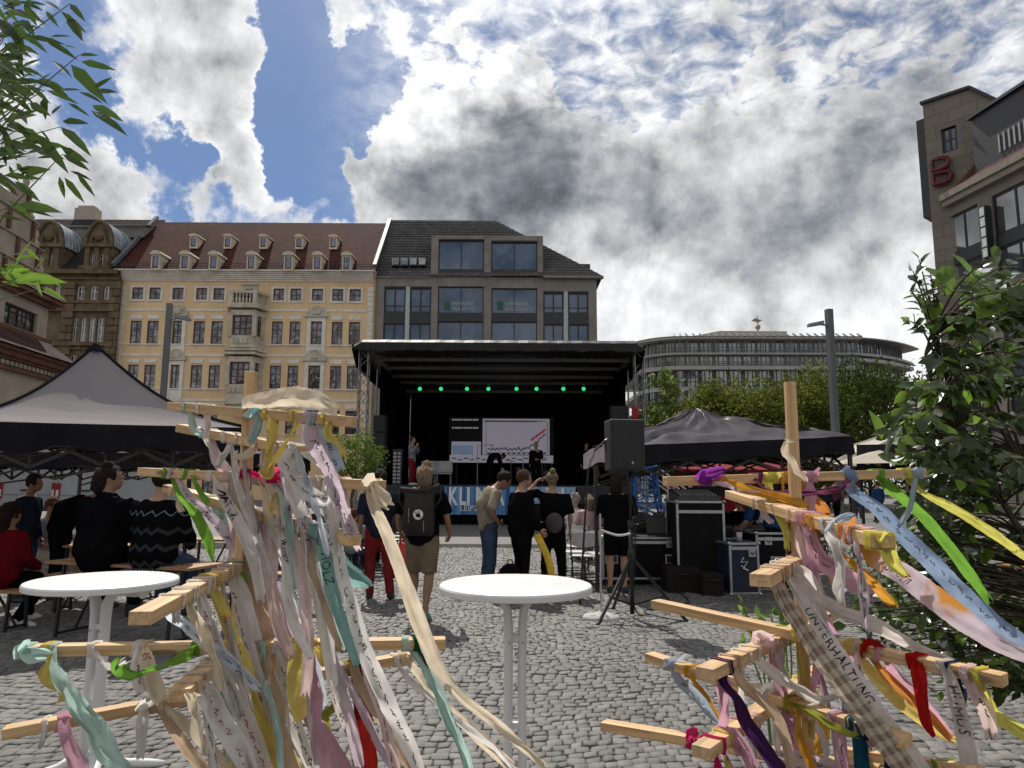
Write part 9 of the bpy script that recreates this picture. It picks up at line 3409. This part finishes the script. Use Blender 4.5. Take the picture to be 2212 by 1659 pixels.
 for k in range(470):
  y = r1.uniform(545, 1500)
  if y < 760 and r1.random() < .45:
   continue
  xl = np.interp(y, ys_, xs_)
  x = xl + abs(r1.normal()) * 130 + r1.uniform(0, 40) if r1.random() < .65 else r1.uniform(xl, 2330)
  d = r1.uniform(2.7, 3.9) if y < 1100 else r1.uniform(3.0, 4.4)
  tips.append((x, y, d))
 for x, y in ((1972, 585), (1958, 690), (1990, 610), (1985, 560), (2005, 640), (1978, 640), (1995, 700), (2010, 590), (1968, 625)):
  tips.append((x, y, 3.0 + r1.uniform(-.1, .1)))
 tw = MB()
 mains = []
 for k in range(9):
  e = P(2030 + 34 * k, 860 + 50 * (k % 3), 3.0 + .12 * k)
  pts = [b0 + V((r1.uniform(-.1, .1), r1.uniform(-.1, .1), 0)), b0.lerp(e, .45) + V((.12, 0, .1)), e, e + V((-.03, 0, .25))]
  cp = catmull(pts, 6)
  tw.tube(cp, [.016 * (1 - i / len(cp)) + .003 for i in range(len(cp))], 6)
  mains += [c for c in cp[4:]]
 pos_, dr, nr, sz_ = [], [], [], []
 bp, bd, bn_, bs = [], [], [], []
 for x, y, d in tips:
  e = P(x, y, d)
  near = min(mains, key=lambda c: (c - e).length + max(0, c.z - e.z) * 2)
  if x < 2030 and y < 720:
   near = P(2035, 800, 3.0)
  mid = near.lerp(e, .5) + V((0, 0, .06))
  cp = catmull([near, mid, e], 5)
  tw.tube(cp, [.005 * (1 - i / len(cp)) + .0014 for i in range(len(cp))], 5)
  small = x < 2030 and y < 720
  ax = (cp[-1] - cp[-4]).normalized()
  for k in range(9 if not small else 8):
   c = cp[-1].lerp(cp[max(0, len(cp) - 7)], k / 9)
   sd_ = 1 if k % 2 else -1
   v = ax * .7 + V((0, 0, 1)).cross(ax).normalized() * sd_ * .8 + V(r1.normal(size=3)) * .35 + V((.25, 0, -.1))
   n_ = V((0, -.5, .8)) + V(r1.normal(size=3)) * .55
   L_ = r1.uniform(.05, .095) * (.8 if small else 1)
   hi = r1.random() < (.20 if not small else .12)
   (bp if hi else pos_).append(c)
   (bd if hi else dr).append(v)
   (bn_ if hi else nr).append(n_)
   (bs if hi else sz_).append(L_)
 for x0, y0, x1, y1, w_, d in ((2065, 640, 2008, 568, .5, 2.9), (2100, 600, 2070, 545, .6, 2.9), (2060, 575, 2025, 610, .4, 2.9), (2030, 660, 2005, 690, .6, 3.0), (2110, 690, 2175, 620, .4, 2.8), (1905, 950, 1890, 890, .6, 2.9), (1925, 900, 1945, 880, .5, 2.9), (2080, 960, 2030, 910, .6, 2.9), (2040, 640, 2062, 600, .4, 2.95)):
  p0, p1 = P(x0, y0, d), P(x1, y1, d - .02)
  bp.append(p0)
  bd.append(p1 - p0)
  bn_.append(V((.1, -.6, .6)))
  bs.append((p1 - p0).length * 1.1)
 tw.build('branch', mat('shrub bark', (.05, .042, .024), .8), root, smooth=True)
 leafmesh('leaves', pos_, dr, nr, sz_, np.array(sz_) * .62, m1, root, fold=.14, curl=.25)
 leafmesh('sun_tinted_leaves', bp, bd, bn_, bs, np.array(bs) * .58, m2, root, fold=.14, curl=.2)
 t = MB()
 t.lathe([(.25, 0), (.32, .45), (.34, .48), (.29, .48), (.28, .42)], tuple(b0), 22)
 t.build('pot', mat('terracotta', (.25, .12, .08), .8), root)
 # small plant among the ribbons
 b1 = P(1665, 1420, 3.4)
 b1 = V((b1.x, b1.y, 0))
 root = thing('seedling', 'small green plant peeping over the bare long lath of the right rack', 'plant', tuple(b1))
 pp, dd_, nn_, ss = [], [], [], []
 st = MB()
 for x, y in ((1602, 1300), (1640, 1335), (1665, 1325), (1700, 1335), (1685, 1310), (1625, 1345), (1605, 1385), (1655, 1350)):
  e = P(x, y, 3.4)
  st.tube(catmull([b1, b1.lerp(e, .6) + V((.04, 0, .1)), e], 5), [.006 - .0003 * i for i in range(11)], 5)
  for k in range(5):
   pp.append(e + V((0, 0, -.02 * k)))
   dd_.append(V(r1.normal(size=3)) + V((0, 0, .8)))
   nn_.append(V((0, -1, .6)) + V(r1.normal(size=3)) * .4)
   ss.append(r1.uniform(.035, .065))
 st.build('stem', mat('green stem', (.10, .14, .04), .6), root)
 leafmesh('leaves', pp, dd_, nn_, ss, np.array(ss) * .5, m2, root, curl=.2)
fg()
for s_ in list(bpy.data.scenes):
 if s_.name == 'workbench':
  bpy.data.scenes.remove(s_)
